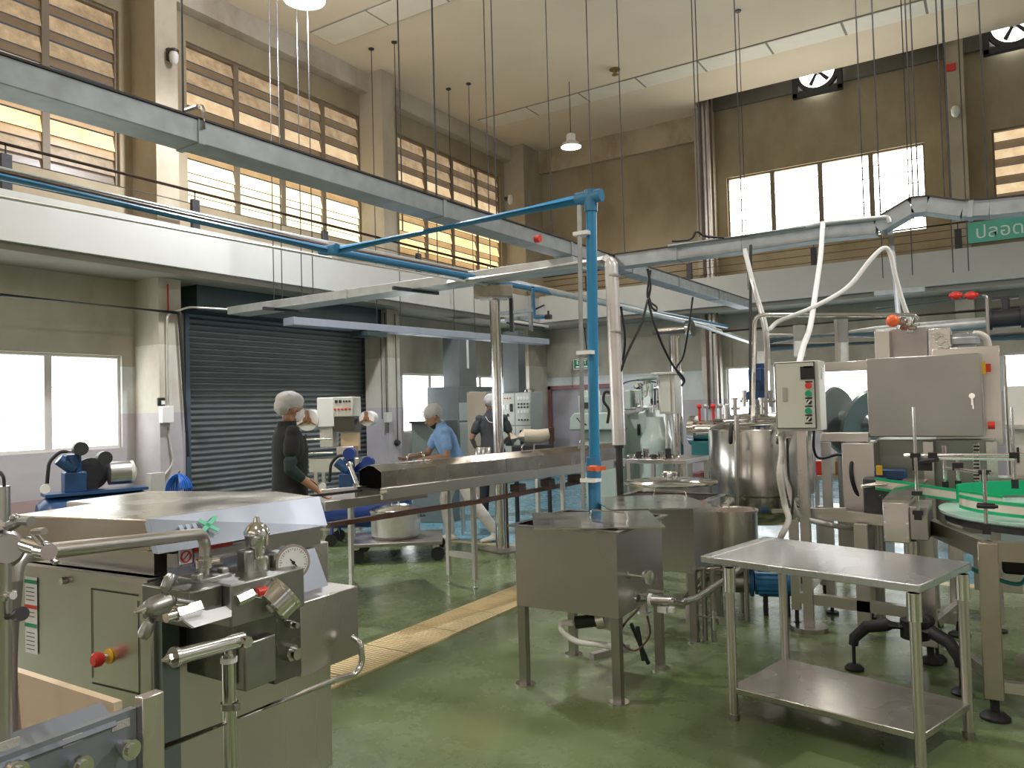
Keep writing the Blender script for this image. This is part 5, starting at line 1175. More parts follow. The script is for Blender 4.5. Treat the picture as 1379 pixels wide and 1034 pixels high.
GB(836, 525, 850, 552, ys2-.1, .2, GREENM, 'control_box', s2); GB(850, 524, 866, 548, ys2+.0, .3, GREENM, 'gear_box', s2)
GB(858, 571, 862, 586, ys2-.02, .02, BLACK, 'level_glass', s2, .002)
p = AY(880, 600, ys2-.2); MB().lathe((p.x, ys2-.1, 0), [(.24, 0), (.24, .9), (.22, 1.05), (.14, 1.22), (.12, 1.36)], n=20).build('side_dome', GREENM, s2)
MB().lathe(AY(872, 512, ys2), [(.10, 0), (.16, .02), (.16, .04), (.05, .05)], n=18).cyl(AY(872, 512, ys2), AY(872, 512, ys2)-V(0, 0, .1), .06).build('top_cap', GREENM, s2)
rng = random.Random(3)
for k_ in range(14):
    u, v = rng.uniform(848, 888), rng.uniform(518, 552); q = AY(u, v, ys2-.12); r_ = rng.uniform(.02, .05)
    d_ = rng.choice([V(1, 0, 0), V(0, -1, 0), V(0, 0, 1)])
    MB().cyl(q-d_*r_*2, q+d_*r_*2, r_*.7, n=10).cyl(q-d_*r_*.3, q+d_*r_*.3, r_, n=6).build('pipe_fitting', rng.choice([DARK, STEELD, GREENM, STEEL]), s2)
for k_ in range(3): MB().cyl(AY(878+k_*4, 520, ys2-.05), AY(878+k_*4, 545, ys2-.05), .012, n=8).build('spindle_rod', [STEEL, BLACK, STEEL][k_], s2)
MB().tube(spline([AY(833, 520, ys2), AY(845, 514, ys2), AY(862, 512, ys2), AY(885, 515, ys2)]), .01, n=6).build('black_cable', BC, s2)
solo(MB().tube(spline([AD(826, 530, 7.6), AD(815, 528, 7.6), AD(813, 540, 7.6), AD(820, 552, 7.6), AD(818, 570, 7.6)]), .014, n=8), 'black_cable', BC, 'tangled black cable between the blue drop pipe and the white clad drop', 'cable')
# white junction box on two thin legs
yj = 8.6
a, b = AY(886, 505, yj), AY(910, 557, yj)
j = thing('junction_box', 'white junction box with sloping lid held up on two thin white legs', 'box', ((a.x+b.x)/2, yj+.1, .95))
MB().box(a.x, yj, b.z, b.x, yj+.22, a.z).build('box_body', OFFW, j, bev=.006)
MB().cb(((a.x+b.x)/2-.02, yj+.1, a.z+.015), (b.x-a.x)+.10, .30, .03, 0).build('lid', CREAM, j, bev=.006)
MB().box(a.x+.02, yj-.012, b.z+.02, b.x-.05, yj, a.z-.03).build('door', CREAM, j, bev=.004)
for z in (a.z-.08, b.z+.08): MB().cyl((a.x-.005, yj-.02, z-.03), (a.x-.005, yj-.02, z+.03), .01).build('hinge', STEELD, j)
for u0, u1 in ((898, 898), (905, 909)): MB().cyl(AY(u0, 557, yj+.05), AY(u1, 614, yj+.05), .018, n=8).build('leg', WHITEP, j)
# far steel work tables behind the tanks
def ftable(label, u0, u1, v, y, dy, h=None):
    a, b = AY(u0, v, y), AY(u1, v, y); z = a.z
    t = thing('steel_table', label, 'table', ((a.x+b.x)/2, y+dy/2, 0))
    MB().box(a.x, y, z-.05, b.x, y+dy, z).build('tabletop', STEEL, t, bev=.004)
    MB().box(a.x+.03, y+.03, z-.40, b.x-.03, y+dy-.03, z-.37).build('shelf', STEELD, t)
    for x in (a.x+.03, b.x-.03):
        for yy in (y+.03, y+dy-.03): MB().box(x-.022, yy-.022, 0, x+.022, yy+.022, z-.05).build('leg', STEEL, t)
    return t, z
t1, z1 = ftable('steel table under the white junction box, loaded with small parts', 842, 924, 618, 8.3, .8)
for i in range(7):
    q = AY(848+i*10, 612, 8.35+.07*(i % 3)); 
    solo(MB().cyl((q.x, q.y+.05, z1), (q.x, q.y+.05, z1+.05+.03*(i % 3)), .035, n=10).cyl((q.x-.05, q.y+.05, z1+.03), (q.x+.05, q.y+.05, z1+.03), .012), 'pipe_fitting', DARK if i % 2 else CHROME, 'small metal fitting lying on the table under the junction box', 'fitting', 'loose fittings on the far table')
q = AY(846, 640, 8.2); 
dr_ = thing('dark_machine_base', 'dark machine base under the far steel table, behind the white clad drop', 'machine', (q.x+.4, 8.5, 0))
MB().box(q.x+.15, 8.4, 0.05, q.x+.75, 8.9, .55).build('base_body', mat('dark_brown_machine', (.07, .05, .04), .6, .2, var=.4, vscale=10), dr_, bev=.02); MB().cyl((q.x+.2, 8.36, .35), (q.x+.2, 8.40, .35), .12, n=20).build('hand_wheel', DARK, dr_)
t2, z2 = ftable('steel bench with teal machine behind the large round vessel', 925, 985, 617, 9.3, .8)
q = AY(945, 600, 9.5)
tm = thing('teal_machine', 'teal machine with a shiny drum on the bench behind the large round vessel', 'machine', (q.x, 9.7, z2))
MB().box(q.x-.14, 9.5, z2, q.x+.42, 9.9, z2+.20).build('teal_body', mat('teal_enamel', (.02, .16, .18), .35, var=.2), tm, bev=.015)
MB().cyl((q.x-.18, 9.7, z2+.33), (q.x+.42, 9.7, z2+.33), .13, n=24).cyl((q.x-.2, 9.7, z2+.33), (q.x-.12, 9.7, z2+.33), .19, n=24).build('drum', CHROME, tm)
MB().cb((q.x+.2, 9.49, z2+.12), .12, .02, .08).build('white_label', WHITE, tm)
for k_ in range(5): MB().cyl((q.x-.05+k_*.09, 9.6, z2+.45), (q.x-.05+k_*.09, 9.6, z2+.62), .018, n=8).ball((q.x-.05+k_*.09, 9.6, z2+.64), .035, n=10, m=6).build('valve_stem', [RED, STEEL, RED, STEEL, STEEL][k_], tm)
for k_ in range(2): solo(MB().box(q.x-.14+k_*.2, 9.5, z2-.37, q.x+.02+k_*.2, 9.85, z2-.2), 'red_crate', mat('faded_red_crate', (.35, .12, .12), .6, var=.3), ('left' if k_ == 0 else 'right')+' faded red crate on the bench shelf behind the large round vessel', 'crate', bev=.01)
# ================================================================ large round vessel
bc = AD(1026, 640, 6.75); BX, BY = bc.x, bc.y
bt = thing('mixing_vessel', 'large round stainless mixing vessel with a blue motor on top', 'vessel', (BX, BY, 0))
MB().lathe((BX, BY, 0), [(.02, .46), (.30, .50), (.40, .58), (.42, .62), (.42, .74), (.445, .76), (.445, 1.30), (.44, 1.31), (.30, 1.375), (.28, 1.38)], n=48).build('vessel_shell', mat('mirror_vessel_steel', (.60, .58, .55), .20, 1, var=.15, vscale=3, rvar=.06), bt)
MB().lathe((BX, BY, 1.38), [(.28, -.02), (.29, 0), (.29, .03), (.22, .05), (.02, .07)], n=36).build('manway_lid', CHROME, bt)
for k_ in range(3):
    an = k_*2.094+.4; q = V(BX+.34*math.cos(an), BY+.34*math.sin(an), 0)
    l = MB().cyl(q, q+V(0, 0, .62), .035, n=14).build('leg', STEEL, bt); MB().cyl(q, q+V(0, 0, .02), .06, n=14).build('foot', BLACK, l)
mt = V(BX+.02, BY-.06, 0)
mo = MB().cyl(mt+V(0, 0, 1.60), mt+V(0, 0, 1.83), .078, n=20).cyl(mt+V(0, 0, 1.83), mt+V(0, 0, 1.87), .068, n=20).build('blue_motor', BLUEN, bt, bev=.006)
MB().cyl(mt+V(0, 0, 1.56), mt+V(0, 0, 1.63), .12, n=20).build('motor_flange', BLUEN, bt); MB().cyl(mt+V(0, 0, 1.42), mt+V(0, 0, 1.57), .07, n=16).build('gearbox_neck', CAST, bt)
MB().box(mt.x-.06, mt.y-.11, 1.72, mt.x+.04, mt.y-.08, 1.82).build('terminal_box', BLUEN, mo)
for k_ in range(8): 
    u = 978+k_*12; q = AD(u, 568-(k_ % 3)*10, 6.45)
    MB().cyl(q, q+V(0, 0, .12), .018, n=10).cyl(q+V(-.03, 0, .05), q+V(.04, 0, .05), .012, n=8).cyl(q+V(0, 0, .12), q+V(0, 0, .14), .028, n=12).build('manifold_fitting', [CHROME, STEEL, CHROME, RED][k_ % 4] if k_ < 2 else [CHROME, STEELD][k_ % 2], bt)
MB().cyl(AD(960, 566, 6.45), AD(1060, 563, 6.35), .012, n=8).cyl(AD(975, 572, 6.4), AD(1050, 570, 6.3), .010, n=8).build('manifold_pipe', CHROME, bt)
for u in (985, 1048):
    a = AD(u, 572, 6.25); MB().tube([a, a+V(.02, -.08, -.02), a+V(.02, -.1, -.10), a+V(0, -.04, -.14)], .018, n=10, fil=.03).build('lifting_elbow', DARK if u < 1000 else CHROME, bt)
MB().cyl(AD(992, 560, 6.15), AD(992, 700, 6.15), .018, n=12).build('level_pipe', STEEL, bt)
MB().tube([AD(965, 690, 6.2), AD(985, 675, 6.35)], .04, n=14).tube([AD(1075, 678, 6.3), AD(1092, 690, 6.2)], .04, n=14).build('side_branch', CHROME, bt)
# dark round mat-like pan behind the drum
c = AD(965, 672, 6.1)
# pipe tower rising from the vessel up to the trunkings
def tw(pts, r, m, label, D=6.4, fil=.08, name='steel_pipe', cat='pipe', n=10):
    return pipe([AD(u, v, d) for (u, v, d) in pts], r, m, name, label, cat, fil=fil, n=n)
tw([(1014, 566, 6.35), (1016, 424, 6.35), (1110, 424, 6.2), (1232, 424, 6.0), (1236, 430, 6.0)], .016, CHROME, 'slim polished pipe rising from the vessel and running level to the right')
tw([(1010, 560, 6.6), (1011, 330, 6.9)], .013, DARK, 'thin dark pipe rising beside the end of the long trunking')
tw([(1026, 500, 6.9), (1026, 446, 6.9)], .05, GALVL, 'thick stub of pale pipe above the blue motor')
tw([(1035, 500, 6.5), (1033, 440, 6.5), (1016, 390, 6.6), (1003, 336, 6.8)], .020, WHITEP, 'white pipe leaning left from the blue motor up to the humped trunking', fil=.2)
tw([(1032, 560, 6.4), (1031, 450, 6.4), (1018, 400, 6.5), (1002, 340, 6.9)], .013, STEELD, 'thin steel tube leaning beside the white pipe over the blue motor', fil=.2)
tw([(1077, 480, 5.9), (1076, 438, 5.9)], .045, GALVL, 'short pale vertical pipe above the small control box')
tw([(1135, 492, 6.3), (1133, 430, 6.3)], .05, GALVL, 'pale vertical pipe between the small control box and the large panel')
tw([(1127, 492, 6.2), (1125, 430, 6.2)], .012, STEELD, 'thin steel pipe left of the pale vertical pipe')
pipe(spline([AD(1108, 302, 7.2), AD(1105, 345, 6.8), AD(1098, 395, 6.4), AD(1091, 440, 6.0), AD(1082, 466, 5.6), AD(1076, 490, 5.42)]), .022, WHITE, 'white_hose', 'thick white hose dropping onto the small control box', 'hose', fil=0)
pipe(spline([AD(1034, 446, 6.3), AD(1050, 432, 6.3), AD(1090, 416, 6.2), AD(1140, 388, 6.2), AD(1172, 350, 6.2), AD(1190, 334, 6.2), AD(1199, 342, 6.2), AD(1206, 372, 6.2), AD(1217, 410, 6.2), AD(1228, 438, 6.2)]), .018, WHITE, 'white_hose', 'white hose arching from the vessel over to the machine top', 'hose', fil=0)
tw([(1197, 294, 7.6), (1204, 360, 6.8), (1215, 478, 6.2)], .022, GALV, 'grey pipe standing on the machine top and leaning up to the trunking', fil=0)
pipe([AY(900, 332, 7.74), AY(1090, 305, 7.74), AY(1106, 301, 7.74), AY(1196, 292, 7.74), AY(1198, 300, 7.74)], .022, GALVL, 'conduit', 'pale conduit fixed along the face of the humped trunking', 'conduit', fil=.03)
MB_ = MB().tube([AD(1204, 362, 6.7), AD(1207, 372, 6.7)], .024, n=10)
# ================================================================ filling machine: frame, panels, housing
YP = 5.9
fm = thing('filling_machine', 'tall stainless filling machine with a big blank switch panel in front', 'machine', (-.3, 6.2, 0))
a, b = AY(1166, 483, YP), AY(1326, 588, YP)
pnl = MB().box(a.x, YP, b.z, b.x, YP+.26, a.z).build('large_panel_box', STEEL, fm, bev=.004)
MB().box(a.x+.004, YP-.018, b.z+.004, b.x-.004, YP-.002, a.z-.004).build('panel_door', mat('satin_panel_door', (.40, .39, .375), .34, 1, var=.1, vscale=3, rvar=.05), pnl, bev=.004)
q = AY(1309, 533, YP-.02); MB().cyl(q, q+V(0, -.02, 0), .018, n=16).cb(q+V(0, -.02, -.035), .012, .004, .05).cb(q+V(.004, -.02, -.07), .008, .003, .03).build('door_lock', CHROME, pnl)
q = V(b.x+.012, YP+.05, AY(1333, 495, YP).z)
sw = MB().cb(q, .022, .06, .08).build('yellow_switch_plate', YELLOW, pnl); MB().cb(q+V(.025, 0, 0), .03, .03, .055).build('red_rotary_switch', RED, sw)
q = V(b.x+.02, YP+.03, AY(1333, 573, YP).z); MB().cyl(q, q+V(.04, 0, 0), .025, n=14).build('red_stop_button', RED, pnl)
yb2 = 6.35
def fb(name, u0, v0, u1, v1, y, dy, m=STEEL, bev=.004, parent=fm):
    a, b = AY(u0, v0, y), AY(u1, v1, y)
    return MB().box(a.x, y, b.z, b.x, y+dy, a.z).build(name, m, parent, bev=bev)
fb('tall_housing', 1255, 470, 1352, 600, 6.25, .55)
fb('side_door', 1352, 478, 1362, 640, 6.3, .45, STEELD)
fb('top_box', 1250, 443, 1281, 478, 6.3, .3); fb('top_box', 1177, 446, 1199, 483, 6.3, .35); fb('top_plate', 1199, 443, 1250, 480, 6.45, .25, STEELD)
fb('cross_member', 1110, 488, 1168, 498, 6.1, .08)
fb('shelf_rail', 1105, 583, 1170, 595, 5.85, .10)
rc = AY(1292, 466, 6.45)
MB().lathe(rc, [(.10, -.03), (.10, .0), (.13, .01), (.13, .05), (.12, .06), (.12, .08), (.02, .09)], n=28).build('round_drive_cap', GALV, fm)
MB().tube([AY(1303, 452, 6.5), AY(1318, 450, 6.5), AY(1328, 456, 6.5), AY(1331, 476, 6.5)], .03, n=12, fil=.05).build('corrugated_hose', CREAMP, fm)
MB().ball(AY(1202, 432, 6.2), .045).cyl(AY(1202, 432, 6.2), AY(1202, 425, 6.2), .02).build('orange_ball', ORANGE, fm)
for k_ in range(6):
    q = AY(1210+k_*3.5, 436+((k_*7) % 11), 6.25); MB().cyl(q, q+V(.02, 0, .05), .012, n=8).cyl(q, q+V(.05, -.02, 0), .010, n=8).build('small_valve', CHROME if k_ % 2 else STEELD, fm)
for k_ in range(3):
    q = AY(1262+k_*6, 452+k_*7, 6.28); MB().cyl(q, q+V(0, -.05, 0), .02, n=10).cyl(q+V(-.04, -.04, 0), q+V(.04, -.04, 0), .008, n=8).build('wing_knob', CHROME, fm)
# body below the panel
fb('side_housing', 1133, 597, 1180, 692, 5.75, .5, STEEL)
fb('machine_body', 1180, 592, 1345, 720, 6.05, .6, mat('dull_green_grey_steel', (.34, .36, .33), .40, .8, var=.2, vscale=4))
fb('base_cabinet', 1128, 700, 1195, 790, 5.8, .5, STEELD)
fb('lower_plate', 1310, 740, 1379, 800, 6.2, .3, CREAM)
for u in (1112, 1165, 1250, 1335):
    a = AY(u, 595, 5.95); l = MB().box(a.x-.03, 5.92, .06, a.x+.03, 5.98, a.z).build('upright_post', STEEL, fm)
    MB().cyl((a.x, 5.95, 0), (a.x, 5.95, .06), .012).cyl((a.x, 5.95, 0), (a.x, 5.95, .015), .045, n=14).build('foot', BLACK, l)
fb('perforated_plate', 1309, 597, 1321, 652, 6.02, .02, CREAM)
m = MB()
for k_ in range(11):
    a, b = AY(1311, 600+k_*4.8, 6.015), AY(1319, 602+k_*4.8, 6.015); m.box(a.x, 6.012, b.z, b.x, 6.018, a.z)
m.build('slots', BLACK, fm)
# lower frame
fr = thing('machine_frame', 'low square-tube frame on black feet behind the work table', 'frame', (-.9, 5.9, 0))
MB().beam(AY(1073, 803, 5.5), AY(1288, 832, 5.5), .06, .07).build('front_beam', STEEL, fr)
MB().beam(AY(1073, 803, 5.5)+V(0, 0, 0), V(AY(1073, 803, 5.5).x, 6.4, AY(1073, 803, 5.5).z), .06, .07).build('side_beam', STEEL, fr)
MB().beam(AY(1085, 690, 5.6), AY(1190, 700, 5.6), .05, .07).beam(AY(1040, 688, 5.55), AY(1140, 686, 5.55), .025, .025).build('upper_beam', STEEL, fr)
for x, y in ((-1.23, 5.5), (-1.2, 6.32)):
    MB().box(x-.028, y-.028, .12, x+.028, y+.028, .72).build('upright', STEEL, fr); MB().cyl((x, y, 0), (x, y, .14), .014, n=10).cyl((x, y, 0), (x, y, .03), .05, .03, n=16).build('black_foot', BLACK, fr)
a = AY(1163, 800, 5.5); MB().box(a.x-.04, 5.47, .05, a.x+.04, 5.53, .72).build('upright', STEEL, fr)
# cable hoses sagging between small panel and machine
pipe(spline([AD(1052, 585, 5.3), AD(1053, 610, 5.2), AD(1050, 640, 5.1), AD(1057, 680, 5.1), AD(1062, 700, 5.0), AD(1052, 722, 4.95), AD(1047, 740, 5.1)]), .020, CREAMP, 'flexible_conduit', 'thick grey conduit falling from the small control box behind the work table', 'conduit', fil=0)
pipe(spline([AD(1063, 586, 5.35), AD(1058, 610, 5.3), AD(1060, 640, 5.25), AD(1067, 675, 5.2), AD(1078, 695, 5.2), AD(1110, 705, 5.2), AD(1155, 712, 5.3), AD(1172, 705, 5.3), AD(1180, 697, 5.4)]), .018, CREAMP, 'flexible_conduit', 'grey conduit sagging right from the small control box to the dark drive unit', 'conduit', fil=0)
pipe(spline([AD(1060, 590, 5.25), AD(1062, 640, 5.2), AD(1068, 660, 5.15), AD(1066, 700, 5.1)]), .008, BC, 'black_cable', 'thin black cable hanging with the grey conduits', 'cable', fil=0, n=6)
pipe(spline([AD(1096, 580, 5.5), AD(1096, 605, 5.5), AD(1104, 617, 5.5), AD(1130, 612, 5.4), AD(1148, 616, 5.4), AD(1162, 600, 5.4), AD(1168, 588, 5.5)]), .010, BC, 'black_cable', 'black cable looping from the small control box to the large panel', 'cable', fil=0, n=6)
pipe(spline([AD(1165, 590, 5.5), AD(1150, 615, 5.35), AD(1146, 635, 5.3), AD(1152, 660, 5.3), AD(1165, 678, 5.3), AD(1168, 690, 5.3)]), .014, BC, 'black_cable', 'thick black cable curving down to the dark drive unit', 'cable', fil=0, n=8)
pipe(spline([AD(1182, 592, 5.6), AD(1182, 615, 5.5), AD(1178, 632, 5.4)]), .016, CREAMP, 'flexible_conduit', 'short grey conduit under the left corner of the large panel', 'conduit', fil=0)
pipe(spline([AD(1180, 598, 5.5), AD(1160, 608, 5.4), AD(1142, 620, 5.4), AD(1136, 640, 5.4)]), .005, CREAMP, 'thin_wire', 'thin pale wire under the large panel', 'wire', fil=0, n=6)
# dark drive unit beside the conveyor head
a = AD(1180, 668, 5.2)
du = thing('drive_unit', 'dark blue drive unit with a yellow tag at the end of the green guide', 'drive unit', (a.x, a.y, .72))
MB().cb((a.x, a.y, .86), .14, .16, .30).build('dark_casing', DARK, du, bev=.012); MB().cb(AD(1192, 638, 5.25), .26, .10, .07).build('blue_cylinder', BLUEN, du, bev=.01)
MB().cb(AD(1184, 633, 5.15), .035, .03, .06).build('yellow_tag', YELLOW, du)
MB().cyl(AD(1160, 655, 5.1), AD(1180, 652, 5.1), .012, n=8).build('white_rod', WHITE, du)
MB().beam(AD(1185, 667, 5.0), AD(1193, 675, 5.0), .012, .012).build('bright_bracket', CHROME, du)
MB().cyl((a.x, a.y, 0), (a.x, a.y, .72), .03, n=12).build('post', STEELD, du)
# ================================================================ small control box
YS = 5.35
a, b = AY(1042, 488, YS), AY(1106, 580, YS)
sc_ = thing('control_box', 'cream control box with a dial window, red and green buttons and knobs', 'control box', ((a.x+b.x)/2, YS+.1, .2))
MB().box(a.x, YS, b.z, b.x, YS+.20, a.z).build('box_body', CREAM, sc_, bev=.006)
dw = MB().box(a.x+.012, YS-.014, b.z+.02, b.x-.03, YS-.001, a.z-.012).build('box_door', CREAM, sc_, bev=.003)
w1, h1 = b.x-a.x, a.z-b.z
def sq(u, v, w, h, m, nm, par, d=.008):
    q = AY(u, v, YS-.016); return MB().box(q.x-w/2, YS-.015-d, q.z-h/2, q.x+w/2, YS-.014, q.z+h/2).build(nm, m, par)
m = MB()
for (xa, xb, za, zb_) in ((a.x+.008, b.x-.026, b.z+.016, b.z+.020), (a.x+.008, b.x-.026, a.z-.012, a.z-.008), (a.x+.008, a.x+.012, b.z+.016, a.z-.008), (b.x-.030, b.x-.026, b.z+.016, a.z-.008)): m.box(xa, YS-.0145, za, xb, YS-.0005, zb_)
m.build('door_gap', DARK, sc_)
sq(1087, 502, .085, .085, BLACK, 'meter_window', dw); sq(1088, 494, .05, .012, BLACK, 'maker_tag', dw)
q = AY(1057, 531, YS-.016); lk = sq(1057, 531, .028, .09, STEELD, 'door_latch', dw)
for v, m_, nm in ((519, RED, 'red_button'), (530, GREENB, 'green_button'), (553, GREENB, 'green_button')):
    q = AY(1089, v, YS-.015); MB().cyl(q, q+V(0, -.02, 0), .020, n=18).build(nm, m_, dw)
for v in (541, 564):
    q = AY(1090, v, YS-.015); kb = MB().cyl(q, q+V(0, -.014, 0), .016, n=16).build('selector_knob', BLACK, dw); MB().cb(q+V(0, -.02, 0), .008, .012, .028, M=Euler((0, .7, 0)).to_matrix()).build('knob_pointer', WHITE, kb)
for v in (514, 536, 547, 559, 570): sq(1089, v, .045, .009, BLACK, 'small_label', dw, .002)
for v in (497, 503, 508):
    q = AY(1110, v, YS+.1); MB().cb((b.x+.004, YS+.10, q.z), .006, .05, .022).build('side_vent', WHITE, sc_)
MB().box((a.x+b.x)/2-.03, YS+.08, 0, (a.x+b.x)/2+.03, YS+.14, b.z).build('stand_post', STEEL, sc_); MB().cyl(((a.x+b.x)/2, YS+.11, 0), ((a.x+b.x)/2, YS+.11, .03), .12, n=20).build('stand_foot', STEELD, sc_)
# ================================================================ grey discs behind the small box
for i, (u, v, sz) in enumerate(((1130, 565, .30), (1163, 568, .30))):
    c = AY(u, v, 7.4); ax_ = V(.92, -.34, .10) if i == 0 else V(.84, -.45, -.30)
    t = thing('grey_disc', ('left' if i == 0 else 'right')+' leaning grey steel disc seen between the small box and the large panel', 'disc', (c.x, 7.4, .8))
    MB().lathe(c, [(.05, -.02), (sz*.95, -.01), (sz, 0), (sz*.95, .02), (.08, .04), (.03, .10)], axis=ax_, n=36).build('disc_plate', mat('grey_green_disc', (.22, .26, .26), .35, .6), t)
    MB().cyl(c-ax_.normalized()*.1, c+ax_.normalized()*.1, .05).cyl((c.x, c.y+.05, 0), (c.x, c.y+.05, c.z), .035).build('disc_stand', STEELD, t)
# ================================================================ turntable with green guides
TX, TY, TR, TZ = .30, 5.13, .63, .905
tt = thing('rotary_table', 'round turntable with green edged guides at the right edge', 'turntable', (TX, TY, 0))
MB().lathe((TX, TY, TZ), [(.03, -.02), (TR-.01, -.02), (TR, -.012), (TR, 0), (.03, 0)], n=72).build('turning_plate', GREEND, tt)
MB().lathe((TX, TY, TZ-.02), [(TR-.06, -.04), (TR-.03, -.04), (TR-.03, -.005), (TR-.06, -.005)], n=56, caps=False).build('support_ring', DARK, tt)
def arc(r, a0, a1, z0, z1, th, nseg=40):
    m = MB(); vs = []
    for k_ in range(nseg+1):
        t = math.radians(a0+(a1-a0)*k_/nseg); e = V(math.cos(t), math.sin(t), 0)
        for rr, z in ((r, z0), (r+th, z0), (r+th, z1), (r, z1)): vs.append(V(TX, TY, 0)+e*rr+V(0, 0, z))
    fs = [(4*i+j, 4*i+(j+1) % 4, 4*(i+1)+(j+1) % 4, 4*(i+1)+j) for i in range(nseg) for j in range(4)]
    fs += [(3, 2, 1, 0), (4*nseg, 4*nseg+1, 4*nseg+2, 4*nseg+3)]
    return m.add(vs, fs)
CRW = mat('cream_guide_strip', (.74, .66, .58), .4, var=.1)
g_ = arc(TR-.10, 198, 345, TZ+.035, TZ+.075, .012).build('guide_strip', CRW, tt)
arc(TR-.104, 198, 345, TZ+.075, TZ+.092, .018).build('guide_edge', GREENP, tt); arc(TR-.104, 198, 345, TZ+.018, TZ+.035, .018).build('guide_edge', GREENP, tt)
arc(TR-.06, -5, 160, TZ+.02, TZ+.11, .012).build('back_guide', GREENP, tt)
# straight guide leading in
ga, gb_ = AD(1179, 651, 4.75), AD(1350, 676, 4.55)
gs = thing('straight_guide', 'straight green edged guide rail leading onto the turntable', 'guide', ga)
d_ = gb_-ga
MB().beam(ga, gb_, .012, .045).build('cream_strip', CRW, gs); MB().beam(ga+V(0, 0, .030), gb_+V(0, 0, .030), .02, .014).build('green_edge', GREENP, gs); MB().beam(ga-V(0, 0, .030), gb_-V(0, 0, .030), .02, .014).build('green_edge', GREENP, gs)
MB().cyl(AD(1162, 654, 4.8), AD(1195, 652, 4.7), .008, n=8).build('adjusting_pin', CHROME, gs)
# turntable frame
for u, y in ((1333, 4.36), (1250, 5.1), (1290, 5.75)):
    q = AY(u, 800, y)
    l = MB().box(q.x-.042, y-.042, .10, q.x+.042, y+.042, .84).build('leg', mat('warm_square_tube', (.48, .43, .36), .34, 1, var=.2, vscale=5) if u == 1333 else STEEL, tt, bev=.004)
    MB().cyl((q.x, y, .02), (q.x, y, .11), .02, n=12).lathe((q.x, y, 0), [(.065, 0), (.065, .012), (.045, .03), (.02, .035)], n=20).build('black_foot', BLACK, l)
LEG0 = AY(1333, 800, 4.36); L1_ = AY(1250, 800, 5.1); L2_ = AY(1290, 800, 5.75)
MB().beam((LEG0.x, 4.36, .80), (L1_.x, 5.1, .80), .05, .09).beam((LEG0.x, 4.36, .80), (LEG0.x+1.0, 4.4, .80), .05, .09).build('top_beam', bpy.data.materials['warm_square_tube'], tt)
MB().beam((LEG0.x, 4.36, .20), (L1_.x, 5.1, .20), .04, .05).beam((LEG0.x, 4.36, .16), (LEG0.x+1.0, 4.4, .16), .04, .05).beam((L1_.x, 5.1, .2), (L2_.x, 5.75, .2), .04, .05).beam((LEG0.x+.1, 4.55, .24), (LEG0.x+1.0, 4.1, .2), .04, .05).build('low_beam', STEEL, tt)
MB().cb((TX, TY, .45), .20, .20, .84).build('centre_column', DARK, tt); MB().cb((.12, 5.25, .60), .30, .25, .12).build('drive_motor', BLACK, tt, bev=.02)
MB().tube(spline([V(-.2, 4.9, .62), V(-.1, 5.0, .55), V(.05, 5.0, .52), V(.1, 5.1, .6)]), .012, n=6).build('cable', mat('teal_cable', (.03, .25, .25), .5), tt)
# chromed rods and clamps round the table
def rodstand(u, v0, v1, y, label, r=.009):
    a, b = AY(u, v0, y), AY(u+ (v1-v0)*.03, v1, y); b.x = a.x; b.y = a.y
    t = thing('guide_post', label, 'post', b)
    MB().cyl(b, a, r, n=12).build('rod', CHROME, t); MB().cb(b+V(0, 0, .015), .035, .035, .05).build('base_clamp', BLACK, t)
    return t, a, b
r1, ra, rb_ = rodstand(1230, 548, 697, 4.70, 'tallest upright rod left of the turntable, reaching over the big panel')
for v in (613, 664, 690): q = AY(1233, v, 4.70); MB().cb((ra.x, q.y, q.z), .05, .03, .022).build('clamp', BLACK, r1)
r2, *_ = rodstand(1325, 632, 716, 4.43, 'short upright rod clamped to the front rim of the turntable')
q = AY(1328, 681, 4.41); MB().cb(q, .075, .02, .025).cyl(q+V(-.04, -.02, 0), q+V(.05, -.02, 0), .008).build('clamp', BLACK, r2)
r3, *_ = rodstand(1362, 548, 655, 5.2, 'tall upright rod behind the turntable at the right edge')
r4, *_ = rodstand(1271, 600, 657, 5.5, 'short thick upright rod behind the guide of the turntable', .014)
r5, *_ = rodstand(1289, 615, 656, 5.5, 'shorter upright rod right of the thick one behind the guide', .012)
hr1 = thing('cross_rod', 'long level chromed rod above the turntable with black clamps', 'rod', AY(1217, 613, 4.74))
MB().cyl(AY(1217, 613, 4.74), AY(1395, 612, 4.74), .009, n=12).build('rod', CHROME, hr1)
for u in (1232, 1256, 1366): MB().cb(AY(u, 613, 4.74), .045, .03, .03).build('clamp', BLACK, hr1)
hr2 = thing('cross_rod', 'slanting short chromed rod joined to the front upright of the turntable', 'rod', AY(1282, 630, 4.6))
MB().cyl(AY(1275, 630, 4.75), AY(1336, 638, 4.43), .009, n=12).build('rod', CHROME, hr2); MB().cb(AY(1326, 636, 4.46), .055, .025, .022).cb(AY(1290, 628, 4.7), .05, .04, .04).build('clamp', BLACK, hr2)
hr3 = thing('cross_rod', 'second level chromed rod just below and behind the long one', 'rod', AY(1275, 619, 5.0))
MB().cyl(AY(1250, 617, 5.0), AY(1366, 618, 5.0), .008, n=12).build('rod', CHROME, hr3)
MB().cb(AY(1242, 625, 5.0), .10, .05, .07).cyl(AY(1236, 622, 5.0), AY(1262, 618, 4.9), .015, n=8).build('clamp_block', BLACK, hr3)
